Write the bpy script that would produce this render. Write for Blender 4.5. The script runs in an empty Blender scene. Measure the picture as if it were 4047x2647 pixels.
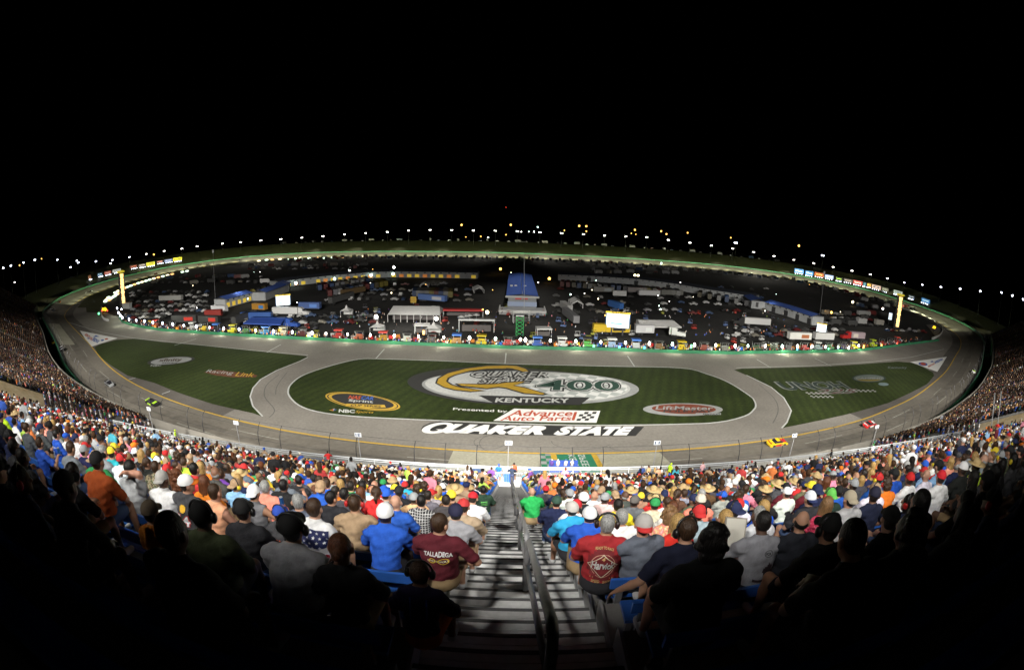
import bpy, bmesh, math, random
import numpy as np
from mathutils import Vector, Matrix
from mathutils.bvhtree import BVHTree
R = math.radians
S = bpy.context.scene
C = S.collection
rng = np.random.default_rng(7)
rnd = random.Random(11)

# ------------------------------------------------------------------ camera: a 16 mm class full-frame fisheye held above the crowd
CAM_H, PITCH, ROLL, F_PX, PW, PH = 40.0, 13.2, 1.6, 1900.0, 4047.0, 2647.0
S.render.engine = 'CYCLES'
cd = bpy.data.cameras.new('camera')
cam = bpy.data.objects.new('camera', cd)
C.objects.link(cam)
cd.type = 'PANO'
tgt = cd if hasattr(cd, 'panorama_type') else cd.cycles
tgt.panorama_type = 'FISHEYE_EQUISOLID'
tgt.fisheye_lens = F_PX / PW * 36.0
tgt.fisheye_fov = R(200)
cd.sensor_width = 36.0
cd.sensor_fit = 'HORIZONTAL'
cd.sensor_height = 36.0 * PH / PW
cd.clip_start, cd.clip_end = 0.05, 9000.0
_p, _r = R(PITCH), R(ROLL)
_f = Vector((0, math.cos(_p), -math.sin(_p)))
_u0 = Vector((0, math.sin(_p), math.cos(_p)))
_x0 = Vector((1, 0, 0))
_x = math.cos(_r) * _x0 + math.sin(_r) * _u0
_u = -math.sin(_r) * _x0 + math.cos(_r) * _u0
cam.matrix_world = Matrix(((_x.x, _u.x, -_f.x, 0), (_x.y, _u.y, -_f.y, 0), (_x.z, _u.z, -_f.z, CAM_H), (0, 0, 0, 1)))
S.camera = cam

# ------------------------------------------------------------------ night sky and exposure
W_ = bpy.data.worlds.new('World')
S.world = W_
W_.use_nodes = True
_nt = W_.node_tree
_bg = _nt.nodes['Background']
_sky = _nt.nodes.new('ShaderNodeTexSky')
_sky.sky_type = 'NISHITA'
_sky.sun_disc = False
_sky.sun_elevation = R(-8)
_sky.sun_rotation = R(200)
_nt.links.new(_sky.outputs['Color'], _bg.inputs['Color'])
_bg.inputs['Strength'].default_value = 0.05
S.view_settings.view_transform = 'Standard'
S.view_settings.look = 'None'
S.view_settings.exposure = 0.0
S.view_settings.gamma = 1.0
S.cycles.use_denoising = True
S.cycles.max_bounces = 4
S.cycles.diffuse_bounces = 2
S.cycles.glossy_bounces = 2
S.cycles.transparent_max_bounces = 6
S.cycles.use_light_tree = True

LAMP_GAIN = 1.0
def spot(name, loc, to, watts, size_deg, blend, radius, col=(1.0, 0.96, 0.88)):
    ld = bpy.data.lights.new(name, 'SPOT')
    ld.energy = watts * LAMP_GAIN
    ld.spot_size = R(size_deg)
    ld.spot_blend = blend
    ld.shadow_soft_size = radius
    ld.color = col
    o = bpy.data.objects.new(name, ld)
    C.objects.link(o)
    o.location = loc
    d = Vector(to) - Vector(loc)
    o.rotation_euler = d.to_track_quat('-Z', 'Y').to_euler()
    return o
# floodlights on the masts behind the grandstand
for i, x in enumerate((-66, -40, -14, 14, 40, 66)):
    spot('grandstand_floodlight', (x, -13, CAM_H + 21), (x * 1.15, 52, 8), 100000, 118, 0.6, 1.7, (1.0, .97, .91))
for x in (-95, -60, -30, 0, 30, 60, 95):
    spot('track_floodlight', (x, -13, CAM_H + 22), (x * 1.9, 106 + abs(x) * .55, 0), 1480000, 40, 1.0, 2.0, (1, .955, .86))

# ------------------------------------------------------------------ helpers
_right, _up, _fwd = np.array(_x), np.array(_u), np.array(_f)
def ray(px, py):
    dx, dy = px - PW / 2, -(py - PH / 2)
    r = math.hypot(dx, dy) + 1e-9
    th = 2 * math.asin(min(1, r / (2 * F_PX)))
    d = math.sin(th) * (dx / r * _right + dy / r * _up) + math.cos(th) * _fwd
    return d
def at(px, py, z=0.0):
    """world point at height z seen at a photo pixel"""
    d = ray(px, py)
    t = (z - CAM_H) / d[2]
    return Vector((d[0] * t, d[1] * t, z))
def at_dist(px, py, hd):
    """world point at horizontal distance hd"""
    d = ray(px, py)
    t = hd / math.hypot(d[0], d[1])
    return Vector((d[0] * t, d[1] * t, CAM_H + d[2] * t))

MATS = {}
def mat(name, col=(.5, .5, .5), rough=.7, metal=0.0, emis=0.0, ecol=None, noise=0.0, nscale=5.0, bump=0.0, sample=False):
    if name in MATS: return MATS[name]
    m = bpy.data.materials.new(name)
    m.use_nodes = True
    nt = m.node_tree
    b = nt.nodes['Principled BSDF']
    b.inputs['Base Color'].default_value = (*col, 1)
    b.inputs['Roughness'].default_value = rough
    b.inputs['Metallic'].default_value = metal
    if emis:
        b.inputs['Emission Color'].default_value = (*(ecol or col), 1)
        b.inputs['Emission Strength'].default_value = emis
        m.cycles.emission_sampling = 'AUTO' if sample else 'NONE'
    if noise or bump:
        tc = nt.nodes.new('ShaderNodeTexCoord')
        n = nt.nodes.new('ShaderNodeTexNoise')
        n.inputs['Scale'].default_value = nscale
        n.inputs['Detail'].default_value = 5
        nt.links.new(tc.outputs['Object'], n.inputs['Vector'])
        if noise:
            cr = nt.nodes.new('ShaderNodeValToRGB')
            cr.color_ramp.elements[0].position = .3
            cr.color_ramp.elements[1].position = .7
            cr.color_ramp.elements[0].color = (*[c * (1 - noise) for c in col], 1)
            cr.color_ramp.elements[1].color = (*[min(1, c * (1 + noise)) for c in col], 1)
            nt.links.new(n.outputs['Fac'], cr.inputs['Fac'])
            nt.links.new(cr.outputs['Color'], b.inputs['Base Color'])
        if bump:
            bp = nt.nodes.new('ShaderNodeBump')
            bp.inputs['Strength'].default_value = bump
            bp.inputs['Distance'].default_value = .02
            nt.links.new(n.outputs['Fac'], bp.inputs['Height'])
            nt.links.new(bp.outputs['Normal'], b.inputs['Normal'])
    MATS[name] = m
    return m
def objcol(name, rough=.8, var=.25, scale=9.0, bump=.0, stretch=(1, 1, 1), spec=.3):
    """material whose colour is the object's own colour, with cloth or hair variation"""
    if name in MATS: return MATS[name]
    m = mat(name, rough=rough)
    nt = m.node_tree
    b = nt.nodes['Principled BSDF']
    b.inputs['Specular IOR Level'].default_value = spec
    oi = nt.nodes.new('ShaderNodeObjectInfo')
    tc = nt.nodes.new('ShaderNodeTexCoord')
    mp = nt.nodes.new('ShaderNodeMapping')
    mp.inputs['Scale'].default_value = stretch
    n = nt.nodes.new('ShaderNodeTexNoise')
    n.inputs['Scale'].default_value = scale
    n.inputs['Detail'].default_value = 4
    mr = nt.nodes.new('ShaderNodeMapRange')
    mr.inputs[1].default_value, mr.inputs[2].default_value = .3, .7
    mr.inputs[3].default_value, mr.inputs[4].default_value = 1 - var, 1 + var * .5
    mx = nt.nodes.new('ShaderNodeVectorMath')
    mx.operation = 'SCALE'
    nt.links.new(tc.outputs['Object'], mp.inputs['Vector'])
    nt.links.new(mp.outputs['Vector'], n.inputs['Vector'])
    nt.links.new(n.outputs['Fac'], mr.inputs[0])
    nt.links.new(oi.outputs['Color'], mx.inputs[0])
    nt.links.new(mr.outputs[0], mx.inputs['Scale'])
    nt.links.new(mx.outputs[0], b.inputs['Base Color'])
    if bump:
        bp = nt.nodes.new('ShaderNodeBump')
        bp.inputs['Strength'].default_value = bump
        bp.inputs['Distance'].default_value = .02
        nt.links.new(n.outputs['Fac'], bp.inputs['Height'])
        nt.links.new(bp.outputs['Normal'], b.inputs['Normal'])
    return m

def tag(o, label=None, cat=None, group=None, kind=None):
    if label: o['label'] = label
    if cat: o['category'] = cat
    if group: o['group'] = group
    if kind: o['kind'] = kind
    return o
def empty(name, loc=(0, 0, 0), rz=0.0):
    o = bpy.data.objects.new(name, None)
    C.objects.link(o)
    o.location = loc
    o.rotation_euler = (0, 0, rz)
    return o
def link(name, me, m=None, parent=None, smooth=False):
    o = bpy.data.objects.new(name, me)
    C.objects.link(o)
    if m is not None and not me.materials: me.materials.append(m)
    if parent is not None: o.parent = parent
    if smooth: me.shade_smooth()
    return o
def copy_tree(o, parent=None):
    c = o.copy()
    C.objects.link(c)
    if parent is not None: c.parent = parent
    for ch in o.children: copy_tree(ch, c)
    return c
class MB:
    def __init__(s): s.v, s.f = [], []
    def add(s, vs, fs):
        n = len(s.v)
        s.v += [tuple(p) for p in vs]
        s.f += [tuple(i + n for i in f) for f in fs]
        return s
    def box(s, c, d, rz=0.0, taper=1.0):
        x, y, z = d[0] / 2, d[1] / 2, d[2] / 2
        co, si = math.cos(rz), math.sin(rz)
        vs = []
        for k in (-1, 1):
            t = taper if k > 0 else 1.0
            for a, b in ((-1, -1), (1, -1), (1, 1), (-1, 1)):
                px, py = a * x * t, b * y * t
                vs.append((c[0] + px * co - py * si, c[1] + px * si + py * co, c[2] + k * z))
        return s.add(vs, [(3, 2, 1, 0), (4, 5, 6, 7), (0, 1, 5, 4), (1, 2, 6, 5), (2, 3, 7, 6), (3, 0, 4, 7)])
    def tube(s, pts, r, n=8, closed=False, r2=None):
        pts = [Vector(p) for p in pts]
        rings = []
        for i, p in enumerate(pts):
            a = pts[max(i - 1, 0)] if not closed else pts[i - 1]
            b = pts[min(i + 1, len(pts) - 1)] if not closed else pts[(i + 1) % len(pts)]
            t = (b - a).normalized()
            q = Vector((0, 0, 1)) if abs(t.z) < .95 else Vector((1, 0, 0))
            x = t.cross(q).normalized()
            y = x.cross(t)
            rr = r if r2 is None else r + (r2 - r) * i / max(1, len(pts) - 1)
            rings.append([p + (x * math.cos(6.28318 * k / n) + y * math.sin(6.28318 * k / n)) * rr for k in range(n)])
        vs = [p for rg in rings for p in rg]
        fs = []
        m = len(pts)
        for i in range(m if closed else m - 1):
            j = (i + 1) % m
            fs += [(i * n + k, i * n + (k + 1) % n, j * n + (k + 1) % n, j * n + k) for k in range(n)]
        if not closed:
            fs += [tuple(range(n - 1, -1, -1)), tuple((m - 1) * n + k for k in range(n))]
        return s.add(vs, fs)
    def poly(s, pts): return s.add(pts, [tuple(range(len(pts)))])
    def prism(s, prof, x0, x1, axis=0, taper=None):
        """prof (a, z) polygon in the plane across the axis, extruded from x0 to x1"""
        n = len(prof)
        vs = []
        for x in (x0, x1):
            for a, z in prof: vs.append((x, a, z) if axis == 0 else (a, x, z))
        fs = [tuple(range(n)), tuple(range(2 * n - 1, n - 1, -1))] + [(i, i + n, (i + 1) % n + n, (i + 1) % n) for i in range(n)]
        return s.add(vs, fs)
    def ball(s, c, r, n=8, m=5):
        r = (r, r, r) if not hasattr(r, '__len__') else r
        vs = [(c[0], c[1], c[2] - r[2])]
        for i in range(1, m):
            a = math.pi * i / m
            for k in range(n):
                b = 6.28318 * k / n
                vs.append((c[0] + r[0] * math.sin(a) * math.cos(b), c[1] + r[1] * math.sin(a) * math.sin(b), c[2] - r[2] * math.cos(a)))
        vs.append((c[0], c[1], c[2] + r[2]))
        fs = [(0, 1 + (k + 1) % n, 1 + k) for k in range(n)]
        for i in range(m - 2):
            o1, o2 = 1 + i * n, 1 + (i + 1) * n
            fs += [(o1 + k, o1 + (k + 1) % n, o2 + (k + 1) % n, o2 + k) for k in range(n)]
        o1 = 1 + (m - 2) * n
        fs += [(o1 + k, o1 + (k + 1) % n, len(vs) - 1) for k in range(n)]
        return s.add(vs, fs)
    def mesh(s, name):
        me = bpy.data.meshes.new(name)
        me.from_pydata(s.v, [], s.f)
        me.update()
        return me
    def build(s, name, m, parent=None, smooth=False, recalc=False):
        me = s.mesh(name)
        if recalc:
            bm = bmesh.new(); bm.from_mesh(me)
            bmesh.ops.recalc_face_normals(bm, faces=bm.faces)
            bm.to_mesh(me); bm.free()
        return link(name, me, m, parent, smooth)
def flat(name, pts, m, parent=None, z=None):
    """one flat sheet, triangulated so that concave outlines fill properly"""
    bm = bmesh.new()
    vs = [bm.verts.new((p[0], p[1], p[2] if z is None else z)) for p in pts]
    f = bm.faces.new(vs)
    f.normal_update()
    if f.normal.z < 0: f.normal_flip()
    bmesh.ops.triangulate(bm, faces=[f])
    me = bpy.data.meshes.new(name)
    bm.to_mesh(me); bm.free()
    return link(name, me, m, parent)

# ------------------------------------------------------------------ lettering (the built-in font, turned into flat meshes)
TEXTS = {}
def letters(words, bold=.0, shear=.0):
    key = (words, bold, shear)
    if key not in TEXTS:
        cu = bpy.data.curves.new('lettering', 'FONT')
        cu.body = words
        cu.offset = bold
        cu.shear = shear
        cu.resolution_u = 3
        o = bpy.data.objects.new('lettering', cu)
        C.objects.link(o)
        dg = bpy.context.evaluated_depsgraph_get()
        me = bpy.data.meshes.new_from_object(o.evaluated_get(dg))
        n = len(me.vertices)
        co = np.zeros(n * 3); me.vertices.foreach_get('co', co)
        co = co.reshape(-1, 3)[:, :2]
        lo, hi = co.min(0), co.max(0)
        co = (co - lo) / (hi - lo)
        fs = [tuple(p.vertices) for p in me.polygons]
        TEXTS[key] = (co, fs, (hi - lo)[0] / (hi - lo)[1])
        bpy.data.objects.remove(o); bpy.data.meshes.remove(me); bpy.data.curves.remove(cu)
    return TEXTS[key]
def text_on(name, words, bl, br, tl, m, parent=None, bold=.0, shear=.0):
    """letters laid in the parallelogram bl-br-tl"""
    co, fs, _ = letters(words, bold, shear)
    bl, br, tl = Vector(bl), Vector(br), Vector(tl)
    vs = [bl + (br - bl) * float(a) + (tl - bl) * float(b) for a, b in co]
    me = bpy.data.meshes.new(name)
    me.from_pydata([tuple(v) for v in vs], [], fs)
    return link(name, me, m, parent)
# ------------------------------------------------------------------ ground, oval track, grass
def noise_mat(name, c1, c2, scale, rough=.9, scale2=None, bump=0.0, amp=(.87, 1.11), stripes=None):
    m = mat(name, c1, rough)
    nt = m.node_tree
    b = nt.nodes['Principled BSDF']
    b.inputs['Specular IOR Level'].default_value = .25
    tc = nt.nodes.new('ShaderNodeTexCoord')
    n = nt.nodes.new('ShaderNodeTexNoise')
    n.inputs['Scale'].default_value = scale
    n.inputs['Detail'].default_value = 6
    n.inputs['Roughness'].default_value = .65
    nt.links.new(tc.outputs['Object'], n.inputs['Vector'])
    cr = nt.nodes.new('ShaderNodeValToRGB')
    cr.color_ramp.elements[0].position, cr.color_ramp.elements[1].position = .32, .68
    cr.color_ramp.elements[0].color = (*c1, 1)
    cr.color_ramp.elements[1].color = (*c2, 1)
    nt.links.new(n.outputs['Fac'], cr.inputs['Fac'])
    out = cr.outputs['Color']
    if scale2:
        n2 = nt.nodes.new('ShaderNodeTexNoise')
        n2.inputs['Scale'].default_value = scale2
        n2.inputs['Detail'].default_value = 3
        nt.links.new(tc.outputs['Object'], n2.inputs['Vector'])
        mr = nt.nodes.new('ShaderNodeMapRange')
        mr.inputs[1].default_value, mr.inputs[2].default_value = .3, .7
        mr.inputs[3].default_value, mr.inputs[4].default_value = amp
        nt.links.new(n2.outputs['Fac'], mr.inputs[0])
        mx = nt.nodes.new('ShaderNodeVectorMath'); mx.operation = 'SCALE'
        nt.links.new(out, mx.inputs[0]); nt.links.new(mr.outputs[0], mx.inputs['Scale'])
        out = mx.outputs[0]
    if stripes:
        w = nt.nodes.new('ShaderNodeTexWave')
        w.inputs['Scale'].default_value = stripes[0]
        w.inputs['Distortion'].default_value = .6
        mp = nt.nodes.new('ShaderNodeMapping')
        mp.inputs['Rotation'].default_value = (0, 0, stripes[1])
        nt.links.new(tc.outputs['Object'], mp.inputs['Vector'])
        nt.links.new(mp.outputs['Vector'], w.inputs['Vector'])
        mr = nt.nodes.new('ShaderNodeMapRange')
        mr.inputs[3].default_value, mr.inputs[4].default_value = 1 - stripes[2], 1 + stripes[2]
        nt.links.new(w.outputs['Fac'], mr.inputs[0])
        mx = nt.nodes.new('ShaderNodeVectorMath'); mx.operation = 'SCALE'
        nt.links.new(out, mx.inputs[0]); nt.links.new(mr.outputs[0], mx.inputs['Scale'])
        out = mx.outputs[0]
    nt.links.new(out, b.inputs['Base Color'])
    if bump:
        bp = nt.nodes.new('ShaderNodeBump')
        bp.inputs['Strength'].default_value = bump
        nt.links.new(n.outputs['Fac'], bp.inputs['Height'])
        nt.links.new(bp.outputs['Normal'], b.inputs['Normal'])
    return m
M_DARK = noise_mat('dark asphalt', (.018, .018, .018), (.032, .031, .030), .05, scale2=.8)
M_ASPH = noise_mat('worn asphalt', (.178, .166, .148), (.232, .217, .194), .06, scale2=1.6)
M_TRACK = noise_mat('racing asphalt', (.160, .145, .122), (.208, .190, .162), .05, scale2=1.1)
M_CONC = noise_mat('pale concrete', (.34, .33, .26), (.42, .40, .32), .2, scale2=2)
M_APRON = noise_mat('apron asphalt', (.085, .078, .07), (.12, .11, .10), .08, scale2=2)
M_GRASS = noise_mat('mown grass', (.015, .0255, .0035), (.028, .042, .0075), .06, scale2=1.3, amp=(.70, 1.28), bump=.3, stripes=(.11, .35, .15))
M_BANK = noise_mat('rough grass', (.035, .040, .012), (.06, .062, .022), .1, scale2=1.4)
M_WHITE = mat('white paint', (.48, .49, .48), .8, noise=.16, nscale=2)
M_BRIGHT = mat('fresh white paint', (.74, .74, .73), .7, noise=.05, nscale=2)
M_BLACK = mat('black paint', (.022, .022, .022), .8)
M_YEL = mat('yellow paint', (.50, .32, .04), .7, noise=.15, nscale=3)
M_GOLD = mat('gold paint', (.42, .26, .02), .8, noise=.12, nscale=1)
M_GREENP = mat('green paint', (.02, .17, .09), .7, noise=.15, nscale=1)
M_DKGRN = mat('dark green paint', (.015, .05, .035), .8)
M_RED = mat('red paint', (.42, .07, .03), .8, noise=.15, nscale=1)
M_BLUE = mat('blue paint', (.04, .10, .36), .8)
M_GREY = mat('grey paint', (.28, .29, .29), .8, noise=.12, nscale=.6)
M_STEEL = mat('galvanised steel', (.55, .56, .57), .45, .6, noise=.12, nscale=12)
M_DKSTEEL = mat('dark steel', (.04, .04, .045), .5, .5)
M_NAVY = mat('navy panel', (.03, .07, .17), .6)

tag(flat('ground', [(-4000, -1500, 0), (4000, -1500, 0), (4000, 5000, 0), (-4000, 5000, 0)], M_DARK, z=-.5), kind='structure')
Z = .0
# outer edge of the racing surface (the foot of the outer wall), counter-clockwise seen from above, starting right of the start line
WALL = [(0, 60.5), (35, 61.5), (62, 64.5), (92, 70.5), (112, 77), (134, 85), (160, 97), (190, 112), (236, 139), (268, 158), (303, 184), (332, 216), (358, 262), (377, 325),
        (386, 390), (380, 450), (358, 505), (318, 548), (260, 572), (190, 578), (100, 581), (0, 585), (-110, 587), (-200, 592), (-270, 590), (-330, 570), (-378, 525), (-402, 465), (-407, 400), (-398, 335), (-371, 267), (-341, 223), (-310, 191), (-285, 171), (-240, 146), (-186, 117.5), (-147, 95.5), (-122, 83.5), (-105, 77), (-80, 69.5), (-45, 63)]
def closed_spline(pts, n):
    P = np.array(pts, float)
    d = np.hypot(*(np.roll(P, -1, 0) - P).T)
    t = np.concatenate([[0], np.cumsum(d)])
    L = t[-1]
    Q = np.concatenate([P[-4:], P, P[:5]])
    tt = np.concatenate([t[-5:-1] - L, t[:-1], t[:5] + L])
    s = np.linspace(0, L, n, endpoint=False)
    out = np.zeros((n, 2))
    for i, v in enumerate(s):                       # Catmull-Rom on the uneven knots
        k = np.searchsorted(tt, v, side='right') - 1
        p0, p1, p2, p3 = Q[k - 1], Q[k], Q[k + 1], Q[k + 2]
        h = tt[k + 1] - tt[k]
        m1 = (p2 - p0) / (tt[k + 1] - tt[k - 1]) * h
        m2 = (p3 - p1) / (tt[k + 2] - tt[k]) * h
        u = (v - tt[k]) / h
        out[i] = (2 * u**3 - 3 * u**2 + 1) * p1 + (u**3 - 2 * u**2 + u) * m1 + (-2 * u**3 + 3 * u**2) * p2 + (u**3 - u**2) * m2
    for _ in range(4): out = .25 * np.roll(out, 1, 0) + .5 * out + .25 * np.roll(out, -1, 0)
    return out, s, L
WC, WS, WL = closed_spline(WALL, 480)
_t = np.roll(WC, -1, 0) - np.roll(WC, 1, 0)
_t /= np.linalg.norm(_t, axis=1)[:, None]
WN = np.stack([-_t[:, 1], _t[:, 0]], 1)             # inward normal
_kap = np.abs(np.cross(np.roll(_t, -1, 0), np.roll(_t, 1, 0)))
WZ = np.where(WC[:, 1] > 300, 4.2, np.clip(2.3 + (np.abs(WC[:, 0]) - 90) * .012, 2.3, 4.4))
for _ in range(30): WZ = .25 * np.roll(WZ, 1) + .5 * WZ + .25 * np.roll(WZ, -1)
TW = 17.0
def tpt(i, t, dz=0.0):
    """point on the banked surface at station i, t = 0 at the outer wall, 1 at the yellow line"""
    i = int(i) % 480
    p = WC[i] + WN[i] * TW * t
    return Vector((p[0], p[1], WZ[i] * (1 - t) + .06 + dz))
def station(x, y): return int(np.argmin((WC[:, 0] - x)**2 + (WC[:, 1] - y)**2))
def strip(name, rows, m, closed=True, parent=None, flip=False):
    """quads between consecutive rows of points"""
    n = len(rows[0])
    vs = [p for r in rows for p in r]
    fs = []
    for a in range(len(rows) - 1):
        for i in range(n if closed else n - 1):
            j = (i + 1) % n
            q = (a * n + i, a * n + j, (a + 1) * n + j, (a + 1) * n + i)
            fs.append(q[::-1] if flip else q)
    me = bpy.data.meshes.new(name)
    me.from_pydata([tuple(v) for v in vs], [], fs)
    return link(name, me, m, parent, False)
def ring(name, offs, m, lo=0, hi=480, kind=None):
    """offs: (inset from the wall line, z or None for the banked surface, lift)"""
    closed = hi - lo >= 480
    rows = []
    for d, z, dz in offs:
        row = []
        for i in range(lo, hi):
            k = i % 480
            p = WC[k] + WN[k] * d
            zz = WZ[k] * (1 - d / TW) + .06 + dz if z is None else (z(k) if callable(z) else z)
            row.append((p[0], p[1], zz))
        rows.append(row)
    o = strip(name, rows, m, closed)
    if kind: tag(o, kind=kind)
    return o
ring('racetrack', [(0, None, 0), (6, None, 0), (12, None, 0), (17, None, 0)], M_TRACK, kind='structure')
_a0, _a1 = station(-66, 66), station(95, 72)
ring('apron', [(17, .05, 0), (27, .02, 0)], M_APRON, _a1, _a0 + 1, kind='structure')
ring('apron', [(17, .05, 0), (27, .02, 0)], M_ASPH, _a0 - 480, _a1 + 1, kind='structure')
M_GROOVE = noise_mat('rubbered groove', (.125, .113, .096), (.185, .169, .145), .12, scale2=.5, amp=(.8, 1.15))
ring('racing_groove_marking', [(7.2, None, .012), (10.8, None, .012)], M_GROOVE, kind='structure')
ring('yellow_line_marking', [(16.7, None, .03), (17.25, .11, 0)], M_YEL, kind='structure')
# front asphalt: pit road, run-off and the loop roads round the tri-oval grass
_sL, _sR = station(-330, 208), station(320, 200)
front = []
k = _sL
while k % 480 != _sR:
    p = WC[k % 480] + WN[k % 480] * 20; front.append((p[0], p[1], 0)); k += 2
pitl = [(470, 1254), (483, 1275), (530, 1290), (640, 1308), (1000, 1332), (1290, 1347), (1490, 1358), (1878, 1373), (2000, 1378), (2400, 1386), (2700, 1396), (2900, 1400), (3000, 1397), (3200, 1395), (3380, 1390), (3500, 1375), (3600, 1361), (3710, 1347)]
PITL = [at(*p) for p in pitl]
front += [(345, 250, 0), (300, 240, 0)] + [tuple(p) for p in PITL[::-1]] + [(-330, 240, 0), (-350, 255, 0)]
tag(flat('pit_road', front, M_ASPH, z=.03), kind='structure')

def lawn(name, px, label=None):
    o = flat(name, [at(*p) for p in px], M_GRASS, z=.07)
    tag(o, kind='stuff'); return o
G_MID = [(1139, 1543), (1145, 1568), (1181, 1602), (1252, 1627), (1378, 1644), (1588, 1656), (2000, 1673), (2210, 1679), (2420, 1681), (2672, 1677), (2840, 1669), (2945, 1644), (2980, 1618), (2987, 1602), (2980, 1582), (2962, 1564), (2882, 1513), (2798, 1480), (2693, 1455), (2420, 1448), (2000, 1438), (1756, 1427), (1504, 1419), (1420, 1420), (1336, 1438), (1252, 1463), (1189, 1488), (1151, 1518)]
G_LEFT = [(374, 1373), (402, 1359), (462, 1343), (536, 1338), (647, 1352), (832, 1368), (1100, 1396), (1208, 1407), (1217, 1412), (1185, 1428), (1092, 1465), (1030, 1500), (1000, 1534), (989, 1568), (1000, 1606), (1038, 1646), (1000, 1633), (840, 1597), (714, 1555), (609, 1513), (504, 1484), (441, 1446), (391, 1408)]
G_RIGHT = [(2901, 1462), (2930, 1457), (3100, 1453), (3273, 1448), (3457, 1435), (3549, 1429), (3618, 1435), (3687, 1472), (3692, 1485), (3664, 1518), (3595, 1554), (3509, 1593), (3341, 1639), (3089, 1692), (3110, 1669), (3127, 1623), (3097, 1572), (3047, 1530), (2950, 1483)]
def smooth_loop(px, n=4):
    P = np.array(px, float); out = []
    m = len(P)
    for i in range(m):
        p0, p1, p2, p3 = P[i - 1], P[i], P[(i + 1) % m], P[(i + 2) % m]
        for j in range(n):
            u = j / n
            out.append(tuple(.5 * (2 * p1 + (p2 - p0) * u + (2 * p0 - 5 * p1 + 4 * p2 - p3) * u * u + (3 * p1 - p0 - 3 * p2 + p3) * u**3)))
    return out
lawn('grass', smooth_loop(G_MID)); lawn('grass', G_LEFT); lawn('grass', G_RIGHT)
def edge_line(name, px, w, m, z=.085, closed=True):
    P = [at(*p) for p in px]
    L, Rr = [], []
    n = len(P)
    for i in range(n):
        a = P[i - 1] if closed else P[max(i - 1, 0)]
        b = P[(i + 1) % n] if closed else P[min(i + 1, n - 1)]
        t = (b - a); t.z = 0; t.normalize()
        nn = Vector((-t.y, t.x, 0))
        L.append((P[i].x + nn.x * w / 2, P[i].y + nn.y * w / 2, z)); Rr.append((P[i].x - nn.x * w / 2, P[i].y - nn.y * w / 2, z))
    return tag(strip(name, [L, Rr], m, closed), kind='structure')
edge_line('white_line_marking', smooth_loop(G_MID), .45, M_WHITE)
edge_line('white_line_marking', G_LEFT[8:16], .4, M_WHITE, closed=False)
edge_line('white_line_marking', G_RIGHT[13:], .4, M_WHITE, closed=False)
edge_line('white_line_marking', [(240, 1265), (400, 1313), (535, 1338), (700, 1354), (1000, 1385), (1217, 1404)], .35, M_WHITE, closed=False)
edge_line('white_line_marking', [(2910, 1454), (3200, 1446), (3450, 1430), (3600, 1412), (3730, 1380)], .35, M_WHITE, closed=False)
for a, b in (((1055, 1393), (1110, 1362)), ((1486, 1417), (1519, 1380)), ((1996, 1437), (2000, 1396)), ((2508, 1449), (2480, 1407)), ((3045, 1453), (2990, 1420)), ((3285, 1447), (3220, 1416)), ((690, 1365), (775, 1340)), ((508, 1501), (536, 1493)), ((640, 1558), (672, 1546))):
    edge_line('pit_stall_marking', [a, b], .35, M_WHITE, closed=False)
# rubbed-in tyre marks on the loop roads and near the start line
def skid(px, w=.35):
    if len(px) < 12:
        q = [px[0]] + list(px) + [px[-1]]
        px = [tuple(.5 * (2 * np.array(q[i]) + (np.array(q[i + 1]) - np.array(q[i - 1])) * u + (2 * np.array(q[i - 1]) - 5 * np.array(q[i]) + 4 * np.array(q[i + 1]) - np.array(q[i + 2])) * u * u + (3 * np.array(q[i]) - np.array(q[i - 1]) - 3 * np.array(q[i + 1]) + np.array(q[i + 2])) * u**3)) for i in range(1, len(q) - 2) for u in (0, .2, .4, .6, .8)]
        w *= .55
    return edge_line('tyre_mark', px, w, MATS.get('tyre black') or mat('tyre black', (.11, .105, .10), .9), z=.06, closed=False)
skid([(1065, 1650), (1085, 1620), (1050, 1575), (1045, 1545), (1060, 1515), (1110, 1475)], .5)
skid([(1090, 1560), (1092, 1535), (1105, 1510), (1140, 1465)], .4)
skid([(3000, 1520), (3060, 1575), (3075, 1625), (3050, 1680)], .5)
for cx, cy, rx, ry in ((1935, 1748, 62, 26), (1955, 1752, 60, 34), (2300, 1745, 120, 30), (2500, 1765, 90, 20)):
    skid([(cx + rx * math.cos(a), cy + ry * math.sin(a)) for a in np.linspace(.4, 5.6 if cx < 2000 else 3.2, 22)], .16)
# lane dashes on the banked front stretch
dash = MB()
for lane, sh in ((.38, 0), (.68, 3)):
    for k in range(sh - 52, 52, 9):
        a, b = [tpt(k, lane - .006, .025), tpt(k + 3, lane - .006, .025)], [tpt(k + 3, lane + .006, .025), tpt(k, lane + .006, .025)]
        dash.add(a + b, [(0, 1, 2, 3)])
tag(dash.build('lane_marking', mat('worn white paint', (.42, .42, .38), .8, noise=.3, nscale=1)), kind='structure')
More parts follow.
